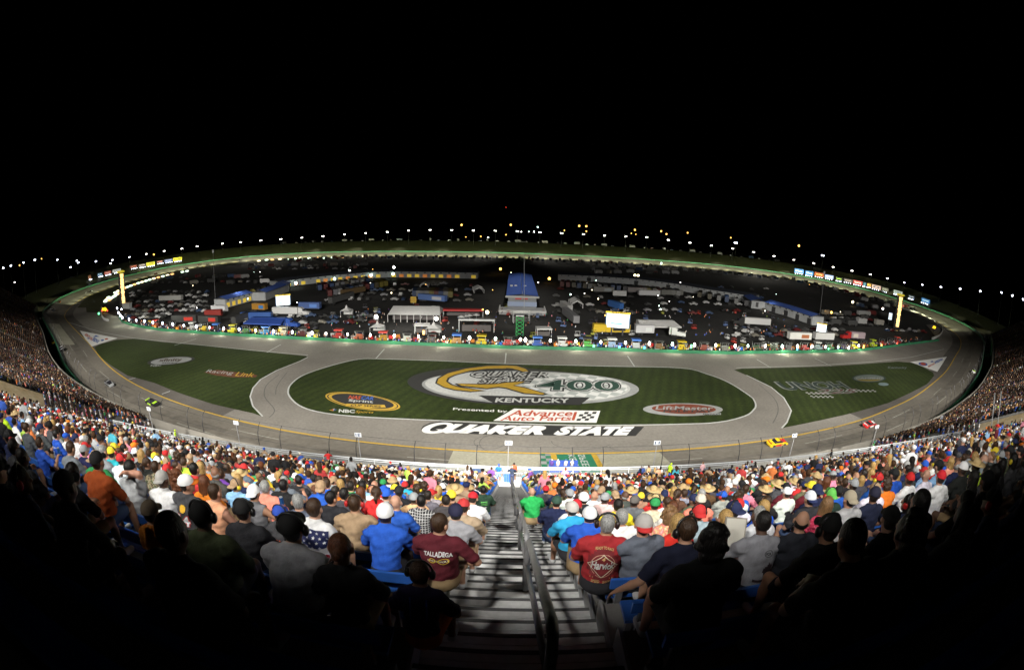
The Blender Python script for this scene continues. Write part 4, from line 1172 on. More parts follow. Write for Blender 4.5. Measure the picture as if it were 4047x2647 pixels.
# video screens
def screen(px, base, lab, glow, name='video_screen', frame=None, words='Sprint Vision'):
    """px: lower-left, lower-right, upper-left pixels of the panel; base: pixel of its foot"""
    frame = frame or mat('yellow frame added glow', (.75, .52, .03), .5, emis=.35)  # emission added so the frame shows up, it holds no lamp
    b = at(*base); hd = math.hypot(b.x, b.y)
    a, c, t = at_dist(*px[0], hd), at_dist(*px[1], hd), at_dist(*px[2], hd)
    L, H = (c - a).length, t.z - a.z
    u = (c - a); rz = math.atan2(u.y, u.x)
    o = empty(name, (b.x, b.y, 0), rz)
    q = Matrix.Rotation(-rz, 3, 'Z') @ (a - o.location)
    MB().box((q.x + L / 2, q.y + .05, q.z + H / 2), (L, .3, H)).build('screen', mat('lit screen', (.85, .95, 1), .4, emis=glow), o)
    MB().box((q.x + L * .45, q.y - .13, q.z + H * .3), (L * .5, .02, H * .10)).build('picture', mat('lit screen blue', (.1, .45, .75), .4, emis=.7), o)
    MB().box((q.x + L / 2, q.y + .5, q.z + H * .5), (L * 1.10, .4, H * 1.06)).build('housing', M_NAVY, o)
    MB().box((q.x + L / 2, q.y + .3, q.z + H * 1.08), (L * 1.1, .3, H * .13)).build('frame', frame, o)
    text_on('lettering', words, (q.x + L * .2, q.y + .12, q.z + H * 1.04), (q.x + L * .9, q.y + .12, q.z + H * 1.04), (q.x + L * .2, q.y + .12, q.z + H * 1.13), M_BLACK, o, .06)
    for e in (.25, .75): MB().box((q.x + L * e, q.y + .6, q.z / 2), (.6, .5, q.z)).build('mast', M_DKSTEEL, o)
    tag(o, lab, 'video screen', 'video screens in the infield')
    return o
screen((k2((200, 775)), k2((318, 775)), k2((205, 695))), k2((260, 835)), 'lit video screen in a yellow frame above the white semi truck', 1.05)
scr = screen((k3((855, 955)), k3((1048, 955)), k3((858, 838))), k3((950, 1030)), 'largest video screen, white and overexposed, above a yellow trailer', 2.2)
screen((k4((600, 886)), k4((680, 890)), k4((610, 822))), k4((640, 925)), 'lit video screen in a yellow frame near the east white trailers', .7)
screen((k4((1217, 785)), k4((1245, 785)), k4((1222, 728))), k4((1232, 830)), 'narrow lit screen left of the east pylon', 1.5, frame=M_NAVY, words='TV')

# pit lights along the pit wall, and pit boxes
plx = [k1(p) for p in ((1008, 903), (1045, 912), (1020, 942), (1035, 962), (1053, 983), (1108, 998), (1170, 1007), (1241, 1014), (1313, 1024), (1396, 1032), (1484, 1040), (1577, 1050), (1683, 1059), (1797, 1068), (1917, 1078), (2049, 1083), (2190, 1093), (2341, 1101))]
plx += [k2(p) for p in ((178, 992), (340, 1000), (508, 1007), (627, 1012), (812, 1018), (1006, 1025), (1210, 1031), (1416, 1038), (1632, 1044), (1851, 1050), (2072, 1057), (2283, 1063), (2327, 1065))]
plx += [k3(p) for p in ((375, 1072), (593, 1078), (806, 1084), (1016, 1090), (1219, 1096), (1415, 1102), (1604, 1108), (1785, 1110), (1950, 1115), (2060, 1116), (2210, 1119), (2353, 1121))]
plx += [k4(p) for p in ((155, 1012), (298, 1014), (430, 1013), (555, 1016), (672, 1019), (780, 1022), (873, 1028), (955, 1008), (1350, 1020))]
PX_ = np.array([p[0] for p in pitl], float); PY_ = np.array([p[1] for p in pitl], float)
for i, (px, py) in enumerate(plx):
    by = float(np.interp(px, PX_, PY_)) - 4
    b = at(px, by) if px > 500 else at(px, py + 30)
    t = at_dist(px, py, math.hypot(b.x, b.y))
    o = empty('pit_lamp', (b.x, b.y, 0))
    MB().tube([(0, 0, 0), (0, 0, t.z)], .06, 6).build('pole', M_POLE, o)
    _s = rnd.uniform(.7, 1.1)
    MB().ball((0, 0, t.z), (.42 * _s, .4, .66 * _s), 8, 6).build('lamp', M_LAMPB if px < 1250 else (M_LAMP if i % 4 else mat('lit lamp greenish', (.7, 1, .85), .5, emis=10)), o)
    tag(o, 'white pit stall lamp glowing on a slim pole at the pit wall', 'lamp', 'pit stall lamps along the pit wall')
    if i % 2 == 0:
        ld = bpy.data.lights.new('pit_glow', 'POINT'); ld.energy = 1000; ld.shadow_soft_size = .6; ld.color = (.95, 1, .72)
        lo = bpy.data.objects.new('pit_glow', ld); C.objects.link(lo); lo.location = (b.x, b.y - 2.2, t.z + .3)
BX = [(k1((1340, 1075)), (.30, .05, .03), 'r'), (k1((1480, 1085)), (.03, .03, .03), 'k'), (k1((1650, 1110)), (.6, .6, .6), 'w'), (k1((1755, 1122)), (.75, .52, .02), 'k'), (k1((1855, 1125)), (.02, .02, .03), 'b'), (k1((2000, 1142)), (.80, .72, .02), 'y'), (k1((2110, 1148)), (.1, .25, .08), 'k'), (k1((2285, 1158)), (.05, .25, .55), 'b'),
      (k2((118, 1048)), (.05, .30, .60), 'b'), (k2((268, 1050)), (.65, .60, .45), 'y'), (k2((430, 1062)), (.10, .02, .02), 'k'), (k2((738, 1078)), (.60, .05, .04), 'r'), (k2((915, 1080)), (.50, .12, .05), 'k'), (k2((1118, 1085)), (.55, .30, .02), 'r'), (k2((1320, 1098)), (.62, .66, .62), 'k'), (k2((1530, 1105)), (.10, .10, .10), 'k'), (k2((1745, 1112)), (.55, .30, .10), 'b'), (k2((1955, 1120)), (.85, .65, .01), 'y'), (k2((2180, 1120)), (.55, .06, .06), 'k'),
      (k3((265, 1125)), (.04, .12, .50), 'b'), (k3((475, 1130)), (.70, .70, .72), 'w'), (k3((690, 1140)), (.10, .50, .08), 'k'), (k3((900, 1150)), (.35, .50, .75), 'w'), (k3((1105, 1155)), (.60, .65, .68), 'b'), (k3((1300, 1160)), (.25, .13, .05), 'k'), (k3((1493, 1165)), (.85, .60, .02), 'y'), (k3((1685, 1170)), (.30, .06, .04), 'k'), (k3((1860, 1178)), (.25, .26, .24), 'k'), (k3((2130, 1175)), (.05, .12, .06), 'k'), (k3((2280, 1175)), (.04, .04, .04), 'k'),
      (k4((75, 1062)), (.06, .06, .06), 'k'), (k4((215, 1068)), (.03, .05, .03), 'k'), (k4((350, 1068)), (.15, .15, .16), 'k'), (k4((487, 1070)), (.45, .05, .05), 'k'), (k4((600, 1070)), (.45, .60, .62), 'w'), (k4((700, 1070)), (.05, .20, .06), 'k'), (k4((820, 1070)), (.10, .08, .14), 'k'), (k4((910, 1062)), (.70, .62, .03), 'y'), (k4((1000, 1060)), (.25, .09, .02), 'k'), (k4((1075, 1055)), (.55, .70, .02), 'y'), (k4((1155, 1050)), (.40, .05, .03), 'k'), (k4((1225, 1040)), (.10, .10, .10), 'k'), (k4((1285, 1030)), (.45, .04, .04), 'r')]
cname = lambda c: 'lime' if c[1] > .6 and c[0] > .5 and c[2] < .03 and c[1] > c[0] else 'yellow' if c[0] > .65 and c[1] > .45 and c[2] < .1 else 'white' if min(c) > .4 else 'orange' if c[0] > .4 and c[1] > .2 else 'red' if c[0] > .2 and c[1] < .13 else 'blue' if c[2] > .35 else 'green' if c[1] > c[0] * 1.5 and c[1] > c[2] * 1.4 else 'grey' if max(c) > .12 else 'black'
for i, (px, col, cn) in enumerate(BX):
    b = at(px[0], float(np.interp(px[0], PX_, PY_)) - 12)
    o = empty('pit_box', (b.x, b.y, 0))
    mcol = mat('pit box %.2f %.2f %.2f' % col, tuple(c * .5 for c in col), .5)
    mcan = {'k': M_BLACK, 'b': mat('blue canopy', (.05, .15, .5), .6), 'w': M_WHITE, 'y': mcol, 'r': mat('red canopy', (.5, .05, .04), .6)}[cn]
    MB().box((0, 0, .95), (2.5, 1.5, 1.5), taper=.96).build('cabinet', mcol, o)
    MB().box((0, -.2, 1.95), (2.3, .5, .5)).build('seat_back', mcol, o)
    f = MB()
    for x in (-1.25, 1.25):
        for y in (-.7, .7): f.box((x, y, 2.3), (.06, .06, 2.0))
    f.box((0, -.7, 3.28), (2.5, .06, .06)).box((0, .7, 3.28), (2.5, .06, .06)).box((-1.25, 0, 3.28), (.06, 1.4, .06)).box((1.25, 0, 3.28), (.06, 1.4, .06))
    f.build('frame', M_STEEL, o)
    MB().box((0, 0, 3.4), (3.2, 2.4, .12)).box((0, -1.2, 3.22), (3.2, .06, .36)).build('canopy', mcan, o)
    MB().box((0, -2.1, 1.25), (3.4, .15, .75)).build('wall_banner', mcol, o)
    nm = {'k': 'black', 'b': 'blue', 'w': 'white', 'y': cname(col), 'r': 'red'}[cn]
    tag(o, f'{cname(col)} pit box under a {nm} canopy, {ordw(i + 1)} along the wall from the west', 'pit box', 'pit boxes behind the pit wall')
for i, (px, m) in enumerate(((k3((748, 1125)), M_LAMPG), (k3((967, 1137)), mat('lit lamp blue', (.1, .5, 1), .5, emis=3)), (k3((1180, 1140)), mat('lit lamp blue')), (k3((1577, 1122)), M_LAMPG), (k4((432, 1058)), mat('lit lamp blue')), (k4((700, 1052)), M_LAMPG), (k4((1000, 1018)), M_LAMPO), (k4((1155, 1018)), M_LAMPO), (k4((1290, 1008)), M_LAMPR), (k2((1460, 1003)), M_LAMPO))):
    b = at(px[0], float(np.interp(px[0], PX_, PY_)) - 3); t = at_dist(*px, math.hypot(b.x, b.y))
    o = empty('pit_sign', (b.x, b.y, 0)); MB().tube([(0, 0, 0), (0, 0, max(1, t.z))], .05, 6).build('pole', M_POLE, o)
    MB().box((0, 0, max(1, t.z)), (.7, .12, 1.3)).build('board', m, o)
    tag(o, ['green board between green and white pit boxes', 'blue board beside the pale blue pit box', 'blue board right of the white and blue pit box', 'green board right of the big yellow pit box', 'blue board by the red pit box in the east', 'green board among the dark east pit boxes', 'orange lit board left of the lime box', 'amber lit board right of the lime box', 'red lit board at the last red pit box', 'orange lit board before the peaked white tent'][i], 'pit board')

# tyre stacks, tool carts and crates between the pit boxes
cart = MB().box((0, 0, .75), (1.6, .8, 1.0)).box((0, 0, 1.32), (1.7, .9, .1)).box((-.9, 0, 1.1), (.1, .7, .08)); cart_me = cart.mesh('tool_cart'); cart_me.materials.append(objcol('cart paint', .4, .1, 3))
tyre = MB()
for i in range(4): tyre.tube([(0, 0, .3 * i + .02), (0, 0, .3 * i + .28)], .36, 10)
tyre_me = tyre.mesh('tyre_stack'); tyre_me.materials.append(mat('tyre rubber'))
for i in range(110):
    px = 560 + 2900 * (i + rnd.random() * .8) / 110
    b = at(px, float(np.interp(px, PX_, PY_)) - rnd.uniform(7, 26))
    if i % 3 == 0:
        o = link('tyre_stack', tyre_me); tag(o, 'stack of black tyres standing behind the pit wall', 'tyres', 'tyre stacks behind the pit wall')
    else:
        o = link('tool_cart', cart_me); o.color = (*rnd.choice([(.5, .03, .03), (.03, .1, .4), (.4, .4, .42), (.03, .03, .03), (.6, .42, .03), (.5, .5, .5), (.5, .18, .03)]), 1)
        tag(o, 'wheeled tool cart standing behind the pit wall', 'tool cart', 'tool carts behind the pit wall')
    o.location = (b.x, b.y, 0); o.rotation_euler = (0, 0, rnd.uniform(-.4, .4))
# ------------------------------------------------------------------ buildings, tents, trucks and parked vehicles inside the oval
M_ROOFB = mat('blue metal roof', (.03, .08, .33), .95, noise=.1, nscale=.3)
M_WALLG = mat('pale garage wall', (.30, .31, .32), .8, noise=.1, nscale=.4)
M_DOOR = mat('dark doorway', (.02, .02, .022), .8)
M_TENT = mat('white tent fabric', (.5, .5, .5), .7, noise=.06, nscale=1)
M_LITY = mat('lit yellow bay', (.8, .55, .06), .6, emis=.35)
M_LITO = mat('lit orange bay', (.75, .25, .05), .6, emis=.30)
def paddock(px, py): p = at(px, py); return p
PAD = []
def pad_light(p, h, w, size=150, col=(1, .95, .85)):
    ld = bpy.data.lights.new('paddock_light', 'SPOT'); ld.energy = w; ld.spot_size = R(size); ld.spot_blend = 1; ld.shadow_soft_size = .5; ld.color = col
    o = bpy.data.objects.new('paddock_light', ld); C.objects.link(o); o.location = (p[0], p[1], h)
# curved garage rows: a run of bays along a traced footing line
def garage(name, px, h, depth_, bays, lab, lit, roof=M_ROOFB):
    P = [at(*p) for p in px]
    d = np.cumsum([0] + [(P[i + 1] - P[i]).length for i in range(len(P) - 1)])
    xs, ys = [p.x for p in P], [p.y for p in P]
    f = lambda s: Vector((float(np.interp(s, d, xs)), float(np.interp(s, d, ys)), 0))
    o = empty(name, P[0])
    L = d[-1]
    wall, rf, dr, ly, lo = MB(), MB(), MB(), MB(), MB()
    for i in range(bays):
        a, b = f(L * i / bays), f(L * (i + 1) / bays)
        u = (b - a); w = u.length; rz = math.atan2(u.y, u.x); c = (a + b) / 2 - o.location
        n = Vector((-u.y, u.x, 0)).normalized()
        if n.y < 0: n = -n
        q = c + n * depth_ / 2
        wall.box((q.x, q.y, h / 2), (w + .02, depth_, h), rz)
        for s in (0, 1):
            m = c + n * (depth_ * (.25 + .5 * s))
            e1, e2 = a - o.location, b - o.location
            y0, y1 = n * (-.8 if s == 0 else depth_ / 2), n * (depth_ / 2 if s == 0 else depth_ + .8)
            z0, z1 = (h + .1, h + 1.5) if s == 0 else (h + 1.5, h + .1)
            rf.add([(e1 + y0) + Vector((0, 0, z0)), (e2 + y0) + Vector((0, 0, z0)), (e2 + y1) + Vector((0, 0, z1)), (e1 + y1) + Vector((0, 0, z1))], [(0, 1, 2, 3)])
        g = c - n * .06
        if lit and lit[i % len(lit)] == 'y': MB().box((g.x, g.y, h * .33), (w * .55, .08, h * .5), rz).build('lit_bay', M_LITY, o)
        elif lit and lit[i % len(lit)] == 'o': MB().box((g.x, g.y, h * .33), (w * .55, .08, h * .5), rz).build('lit_bay', M_LITO, o)
        elif lit and lit[i % len(lit)] == 'd': MB().box((g.x, g.y, h * .36), (w * .62, .08, h * .68), rz).build('doorway', M_DOOR, o)
        MB().box((g.x, g.y, h * .86), (w * .22, .08, h * .14), rz).build('window', M_DOOR, o)
    wall.build('wall', M_WALLG, o); rf.build('roof', roof, o)
    tag(o, lab, 'garage')
    for s in (.15, .5, .85):
        p = f(L * s); pad_light((p.x - 4, p.y - 18), 9, 1800)
garage('garage_building', [k2((215, 628)), k2((400, 600)), k2((700, 565)), k2((1000, 540)), k2((1160, 533)), k2((1920, 545))], 4.4, 12, 26, 'long curved pale garage row with yellow and orange lit bays, west of the blue roof', 'yyoynyoyyo', mat('dark roof', (.03, .035, .05), .8))
garage('garage_building', [k3((445, 558)), k3((800, 575)), k3((1130, 598)), k3((1450, 640)), k3((1720, 690)), k3((2130, 755))], 4.4, 12, 30, 'long curved pale garage row with small dark windows, east of the blue roof', 'nnnndnnnnnnd', mat('dark roof', (.03, .035, .05), .8))
garage('garage_building', [k1((1930, 905)), k1((2160, 840)), k1((2370, 760)), k2((205, 640))], 4.6, 9, 14, 'low garage with blue roof and pale yellow lit columns at the west', 'yyyy')
garage('garage_building', [k3((2140, 760)), k4((150, 700)), k4((350, 760)), k4((560, 835))], 4.6, 9, 12, 'low dark garage with blue roof slanting toward the east screen', 'nd')
# central building with the blue roof and the stage in front
RZ = 6.4
nL, nR = at(*k3((3, 690)), RZ), at(*k3((274, 690)), RZ)
fL, fR = at(*k3((22, 503)), RZ), at(*k3((236, 503)), RZ)
w = (nR - nL).length; L_ = (fL.y - nL.y)
o = empty('victory_building', ((nL.x + nR.x) / 2, nL.y, 0))
MB().box((0, L_ / 2 + .6, RZ / 2), (w - 2, L_ - 1, RZ)).build('wall', M_WALLG, o)
r_ = MB()
for s in (-1, 1):
    r_.add([(s * w / 2, 0, RZ), (s * .12, 0, RZ + 1.1), (s * .12, L_, RZ + 1.1), (s * w / 2, L_, RZ)], [(0, 1, 2, 3)])
r_.build('roof', M_ROOFB, o)
MB().box((0, -.2, RZ - .35), (w + .6, .4, .9)).build('fascia', mat('pale fascia', (.5, .5, .5), .7), o)
MB().box((0, .02, RZ * .42), (w * .9, .1, 2.2)).build('window', mat('lit blue window', (.30, .36, .50), .3, emis=.10), o)
MB().box((-w * .12, -.05, RZ - 1.2), (3.0, .12, .6)).box((w * .10, -.05, RZ - 1.2), (2.2, .12, .6)).build('red_sign', mat('red sign', (.5, .04, .04), .6, emis=.15), o)
MB().box((0, -7, .6), (w * 1.36, 13, 1.2)).build('stage', M_WALLG, o)
MB().box((0, -13.7, 1.6), (w * 1.36, .4, 1.0)).box((-w * .68, -7, 1.6), (.4, 13, 1.0)).box((w * .68, -7, 1.6), (.4, 13, 1.0)).build('parapet', mat('pale fascia'), o)
ft = at_dist(*k3((155, 330)), math.hypot(nL.x, nL.y + 2))
MB().tube([(1.0, -1, 1), (ft.x - o.location.x, 1, ft.z)], .16, 8, r2=.08).build('flagpole', M_STEEL, o)
for px in (.15, .30, .62): MB().box((w * (px - .5), L_ * .32, RZ + .8), (1.4, 1.4, .8)).build('vent', M_STEEL, o)
tag(o, 'long building with a bright blue ridged roof and stage in the middle of the infield', 'building')
pad_light((o.location.x, o.location.y - 30), 16, 5000, 110)
for f in (.0, .35, .7): pad_light((o.location.x, o.location.y + L_ * f), 40, 22000, 110)

def gable_tent(pl, pr, h, L, lab, rot=None, m=None):
    a, b = at(*pl), at(*pr)
    u = b - a; w = u.length; rz = math.atan2(u.y, u.x) if rot is None else rot
    o = empty('tent', (a + b) / 2, rz)
    MB().add([(-w / 2, 0, h * .62), (0, 0, h), (w / 2, 0, h * .62), (-w / 2, L, h * .62), (0, L, h), (w / 2, L, h * .62)], [(0, 1, 4, 3), (1, 2, 5, 4)]).build('roof', m or M_TENT, o)
    MB().add([(-w / 2, -.02, h * .62), (0, -.02, h), (w / 2, -.02, h * .62), (w / 2 - .6, -.02, h * .55), (0, -.02, h * .85), (-w / 2 + .6, -.02, h * .55)], [(0, 5, 4, 1), (1, 4, 3, 2)]).build('gable', M_TENT, o)
    p = MB()
    for x in (-w / 2, w / 2):
        for y in (0, L / 2, L): p.box((x, y, h * .31), (.35, .35, h * .62))
    p.build('frame', M_TENT, o)
    MB().add([(-w / 2 + .1, 0, 0), (-w / 2 + .1, L, 0), (-w / 2 + .1, L, h * .6), (-w / 2 + .1, 0, h * .6), (w / 2 - .1, 0, 0), (w / 2 - .1, L, 0), (w / 2 - .1, L, h * .6), (w / 2 - .1, 0, h * .6)], [(0, 1, 2, 3), (4, 7, 6, 5)]).build('side_wall', mat('grey tent side', (.25, .25, .26), .8), o)
    tag(o, lab, 'tent'); return o
gable_tent(k2((1428, 625)), k2((1495, 625)), 3.2, 10, 'small white gabled tent, farthest of the open ended ones')
gable_tent(k2((1890, 668)), k2((1975, 668)), 3.4, 12, 'white gabled tent standing just west of the blue roofed building')
gable_tent(k3((562, 795)), k3((655, 798)), 3.9, 13, 'white gabled tent east of the stage, largest of the open ended ones')
a, b = at(*k2((1152, 915))), at(*k2((1600, 920)))
o = empty('tent', (a + b) / 2, math.atan2((b - a).y, (b - a).x)); w = (b - a).length
MB().add([(-w / 2, 0, 3.1), (w / 2, 0, 3.1), (w / 2 - 1, 8, 5.4), (-w / 2 + 1, 8, 5.4), (w / 2, 16, 3.1), (-w / 2, 16, 3.1)], [(0, 1, 2, 3), (3, 2, 4, 5), (0, 3, 5), (1, 4, 2)]).build('roof', M_TENT, o)
p = MB()
for i in range(9): p.box((-w / 2 + w * i / 8, .1, 1.55), (.2, .2, 3.1))
p.build('frame', M_TENT, o)
MB().box((0, 9, 1.4), (w * .9, 8, 2.6)).build('interior', mat('dim interior', (.10, .09, .09), .9), o)
tag(o, 'big white marquee with a ridged roof, widest tent in the infield', 'tent'); pad_light((o.location.x, o.location.y - 10), 14, 9000, 140)
def peak_tent(px, w, h, lab):
    p = at(*px); o = empty('tent', p)
    MB().add([(-w / 2, -w / 2, h * .5), (w / 2, -w / 2, h * .5), (w / 2, w / 2, h * .5), (-w / 2, w / 2, h * .5), (-w * .12, -w * .12, h * .72), (w * .12, -w * .12, h * .72), (w * .12, w * .12, h * .72), (-w * .12, w * .12, h * .72), (0, 0, h)], [(0, 1, 5, 4), (1, 2, 6, 5), (2, 3, 7, 6), (3, 0, 4, 7), (4, 5, 8), (5, 6, 8), (6, 7, 8), (7, 4, 8)]).build('roof', M_TENT, o)
    f = MB()
    for x in (-1, 1):
        for y in (-1, 1): f.box((x * w * .48, y * w * .48, h * .25), (.15, .15, h * .5))
    f.build('frame', M_STEEL, o); MB().box((0, w * .4, h * .25), (w * .9, .05, h * .45)).build('back_wall', M_TENT, o)
    tag(o, lab, 'tent')
peak_tent(k2((802, 858)), 4.6, 4.8, 'small white peaked tent beside the white semi truck')
peak_tent(k2((1065, 1000)), 4.8, 4.4, 'small white peaked tent behind the orange and yellow pit box')
peak_tent(k2((1545, 1015)), 5, 4.8, 'small white peaked tent behind the dark pit box below the marquee')
def flat_canopy(pl, pr, h, d, lab, m=M_TENT):
    a, b = at(*pl), at(*pr); u = b - a; w = u.length
    o = empty('canopy_tent', (a + b) / 2, math.atan2(u.y, u.x))
    MB().box((0, d / 2, h), (w, d, .5)).build('roof', m, o)
    f = MB()
    for x in (-w / 2 + .2, w / 2 - .2):
        for y in (.2, d - .2): f.box((x, y, h / 2), (.2, .2, h))
    f.build('frame', M_STEEL, o); MB().box((0, d * .6, h * .3), (w * .8, d * .4, h * .5)).build('counter', mat('dim interior'), o)
    tag(o, lab, 'canopy')
flat_canopy(k2((1378, 1015)), k2((1510, 1015)), 3.0, 4, 'white flat canopy between the two small peaked tents')
flat_canopy(k3((262, 1045)), k3((392, 1045)), 3.0, 4, 'white flat canopy behind the blue pit box east of the stage')
flat_canopy(k3((60, 925)), k3((205, 925)), 4.4, 3, 'tall white gantry frame in front of the stage', M_WHITE)
flat_canopy(k2((1620, 865)), k2((1970, 870)), 2.6, 4, 'long low red banner stand beside the marquee', mat('red banner', (.45, .03, .03), .6))
flat_canopy(k2((1755, 1000)), k2((2065, 1005)), 4.6, 2.5, 'pale steel truss gate behind the big yellow pit box', M_STEEL)
for i, p in enumerate(((1780, 915), (1850, 905), (1910, 900))):
    q = at(*k2(p)); o = empty('parasol', q)
    MB().tube([(0, 0, 0), (0, 0, 2.6)], .06, 6).build('pole', M_STEEL, o)
    MB().add([(1.6 * math.cos(t), 1.6 * math.sin(t), 2.2) for t in np.linspace(0, 5.4978, 8)] + [(0, 0, 2.9)], [(k, (k + 1) % 8, 8) for k in range(8)]).build('shade', M_TENT, o)
    tag(o, 'pale parasol standing near the red banner stand', 'parasol', 'parasols by the red banner')
q = at(*k3((115, 1030))); o = empty('green_tower', q)
f = MB()
for z in np.arange(0, 7, 1.4):
    for s in (-1, 1): f.tube([(s * 1.3, 0, z), (-s * 1.3, 0, z + 1.4)], .14, 6)
for s in (-1, 1): f.box((s * 1.3, 0, 3.7), (.22, .22, 7.4))
f.build('lattice', mat('tower green', (.03, .28, .08), .6), o); MB().box((0, 0, 7.4), (3, 1.4, .3)).build('platform', M_STEEL, o)
tag(o, 'green lattice tower in front of the white gantry', 'tower')

# trucks
TM = {}
def semi(pl, pr, col, lab, cab=None, rev=False, length=None, awning=None, stripe=None, fade=None, tractor=True):
    a, b = at(*pl), at(*pr)
    u = b - a; L = length or u.length; rz = math.atan2(u.y, u.x) + (math.pi if rev else 0)
    o = empty('semi_truck' if tractor else 'trailer', (a + b) / 2, rz)
    x0 = -L / 2; x1 = L / 2 - (6.0 if tractor else 0)
    MB().box(((x0 + x1) / 2, 0, 2.55), (x1 - x0, 2.6, 2.9)).build('trailer_box', mat('truck %.2f %.2f %.2f' % col, col, .4), o)
    MB().box(((x0 + x1) / 2, 0, .95), ((x1 - x0) * .9, 2.2, .3)).build('chassis', M_BLACK, o)
    if stripe: MB().box((x0 + (x1 - x0) * .7, 0, 2.4), ((x1 - x0) * .35, 2.64, 1.6)).build('graphic', mat('truck %.2f %.2f %.2f' % stripe, stripe, .4), o)
    if tractor:
        cc = cab or col
        m = mat('truck %.2f %.2f %.2f' % cc, cc, .35)
        MB().prism([(x1 + .3, .9), (x1 + .3, 3.9), (x1 + 1.6, 3.9), (x1 + 2.9, 3.0), (x1 + 3.6, 2.2), (x1 + 5.9, 1.95), (x1 + 6.0, .7)], -1.2, 1.2, axis=1).build('cab', m, o)
        MB().box((x1 + 2.9, 0, 2.75), (.9, 2.45, .7)).build('window', mat('truck glass', (.02, .02, .03), .2), o)
        xs = (x0 + 1.4, x0 + 2.6, x1 + 1.0, x1 + 2.1, x1 + 5.0)
    else: xs = (x0 + 1.4, x0 + 2.6)
    for x in xs:
        for y in (-1.05, 1.05):
            MB().tube([(x, y - .15, .52), (x, y + .15, .52)], .52, 12).build('wheel', mat('tyre rubber'), o)
    if awning:
        MB().add([(x0, -1.35, 3.9), (x1, -1.35, 3.9), (x1 + 1, -6.5, 2.7), (x0 - 1, -6.5, 2.7), (x0 - 1, -6.5, 2.3), (x1 + 1, -6.5, 2.3)], [(0, 1, 2, 3), (3, 2, 5, 4)]).build('awning', awning, o)
    tag(o, lab, 'truck' if tractor else 'trailer', None)
    return o
Wc, Bc = (.46, .46, .46), (.02, .06, .26)
semi(k2((176, 858)), k2((490, 862)), Wc, 'white semi truck parked below the west video screen, its cab facing east', stripe=(.45, .45, .46))
semi(k2((5, 950)), k2((395, 965)), Bc, 'blue hauler with a wide royal blue awning behind the west pit boxes', awning=mat('blue awning', (.02, .055, .26), .6))
semi(k2((-95, 905)), k2((165, 905)), (.03, .08, .26), 'second blue hauler half hidden behind the blue awning', tractor=False)
semi(k2((5, 820)), k2((115, 825)), (.36, .18, .03), 'orange and blue painted trailer west of the white semi truck', stripe=(.05, .2, .5), tractor=False)
semi(k2((400, 812)), k2((578, 815)), (.06, .10, .25), 'dark hauler with blue graphics behind the white semi truck', stripe=(.1, .2, .5), tractor=False)
semi(k1((1480, 1035)), k1((1690, 1035)), (.03, .03, .03), 'black hauler with red ends nearest the west pit entry', stripe=(.4, .03, .02), tractor=False)
semi(k1((1710, 1040)), k1((1880, 1045)), (.03, .03, .03), 'black hauler with a red graphic beside the first black one', stripe=(.45, .03, .02), tractor=False)
semi(k1((1760, 990)), k1((1900, 985)), (.2, .02, .015), 'red trailer behind the two black haulers', tractor=False)
semi(k1((2000, 1060)), k1((2180, 990)), (.05, .05, .05), 'black trailer with a grey roof parked at an angle by the blue awning', tractor=False)
semi(k2((660, 770)), k2((850, 715)), (.06, .06, .06), 'dark hauler parked slantwise in the west paddock', tractor=False)
semi(k2((760, 700)), k2((950, 665)), (.09, .06, .03), 'dim amber hauler parked beyond the slantwise dark one', tractor=False)
semi(k2((1420, 735)), k2((1650, 755)), (.10, .17, .40), 'blue and white hauler row end west of the blue roofed building', stripe=(.5, .5, .55), tractor=False)
semi(k2((1430, 690)), k2((1700, 700)), (.10, .07, .04), 'brown dim hauler behind the blue and white one', tractor=False)
semi(k3((1115, 978)), k3((1425, 982)), Wc, 'white trailer with a broad white awning beside the largest screen', awning=M_TENT, tractor=False)
semi(k3((1100, 1022)), k3((1255, 1025)), (.5, .5, .52), 'short white trailer with lit panels in front of the white awning', stripe=(.6, .62, .62), tractor=False)
semi(k3((1390, 1035)), k3((1532, 1048)), (.60, .62, .60), 'white box van with a green swoosh near the largest screen', stripe=(.35, .5, .35))
semi(k3((1935, 935)), k3((2250, 955)), Wc, 'white semi trailer with a black cab alone in the east paddock', cab=(.02, .02, .02), rev=True)
semi(k3((910, 700)), k3((1025, 705)), (.5, .5, .5), 'short white trailer in the middle of the east paddock', tractor=False)
semi(k3((1130, 695)), k3((1308, 700)), (.55, .55, .56), 'white trailer farther back beside the short white one', tractor=False)
semi(k3((745, 665)), k3((915, 670)), (.20, .19, .18), 'grey hauler with pale graphics at the far east row', stripe=(.3, .33, .35), tractor=False)
semi(k3((1035, 668)), k3((1210, 672)), (.22, .2, .2), 'grey hauler behind the white trailer at the far east row', stripe=(.35, .34, .33), tractor=False)
semi(k3((1320, 690)), k3((1505, 695)), (.15, .15, .14), 'dim grey hauler at the right of the far east row', tractor=False)
semi(k3((740, 1015)), k3((1050, 1020)), (.5, .34, .015), 'yellow trailer with a black and white arrow emblem under the largest screen', stripe=(.02, .02, .02), tractor=False)
semi(k3((500, 860)), k3((600, 945)), (.18, .18, .19), 'grey coach with headlamps on beside the largest screen', tractor=False)
semi(k3((480, 800)), k3((545, 845)), (.35, .35, .35), 'pale coach parked nose on near the open white tent', tractor=False)
semi(k3((885, 790)), k3((985, 822)), (.04, .12, .35), 'blue hauler parked slantwise behind the largest screen', tractor=False)
semi(k4((355, 970)), k4((540, 975)), (.62, .62, .60), 'white trailer with a printed orange panel near the east screen', stripe=(.35, .12, .05), tractor=False)
semi(k4((575, 970)), k4((735, 975)), Wc, 'plain white trailer right of the printed one', tractor=False)
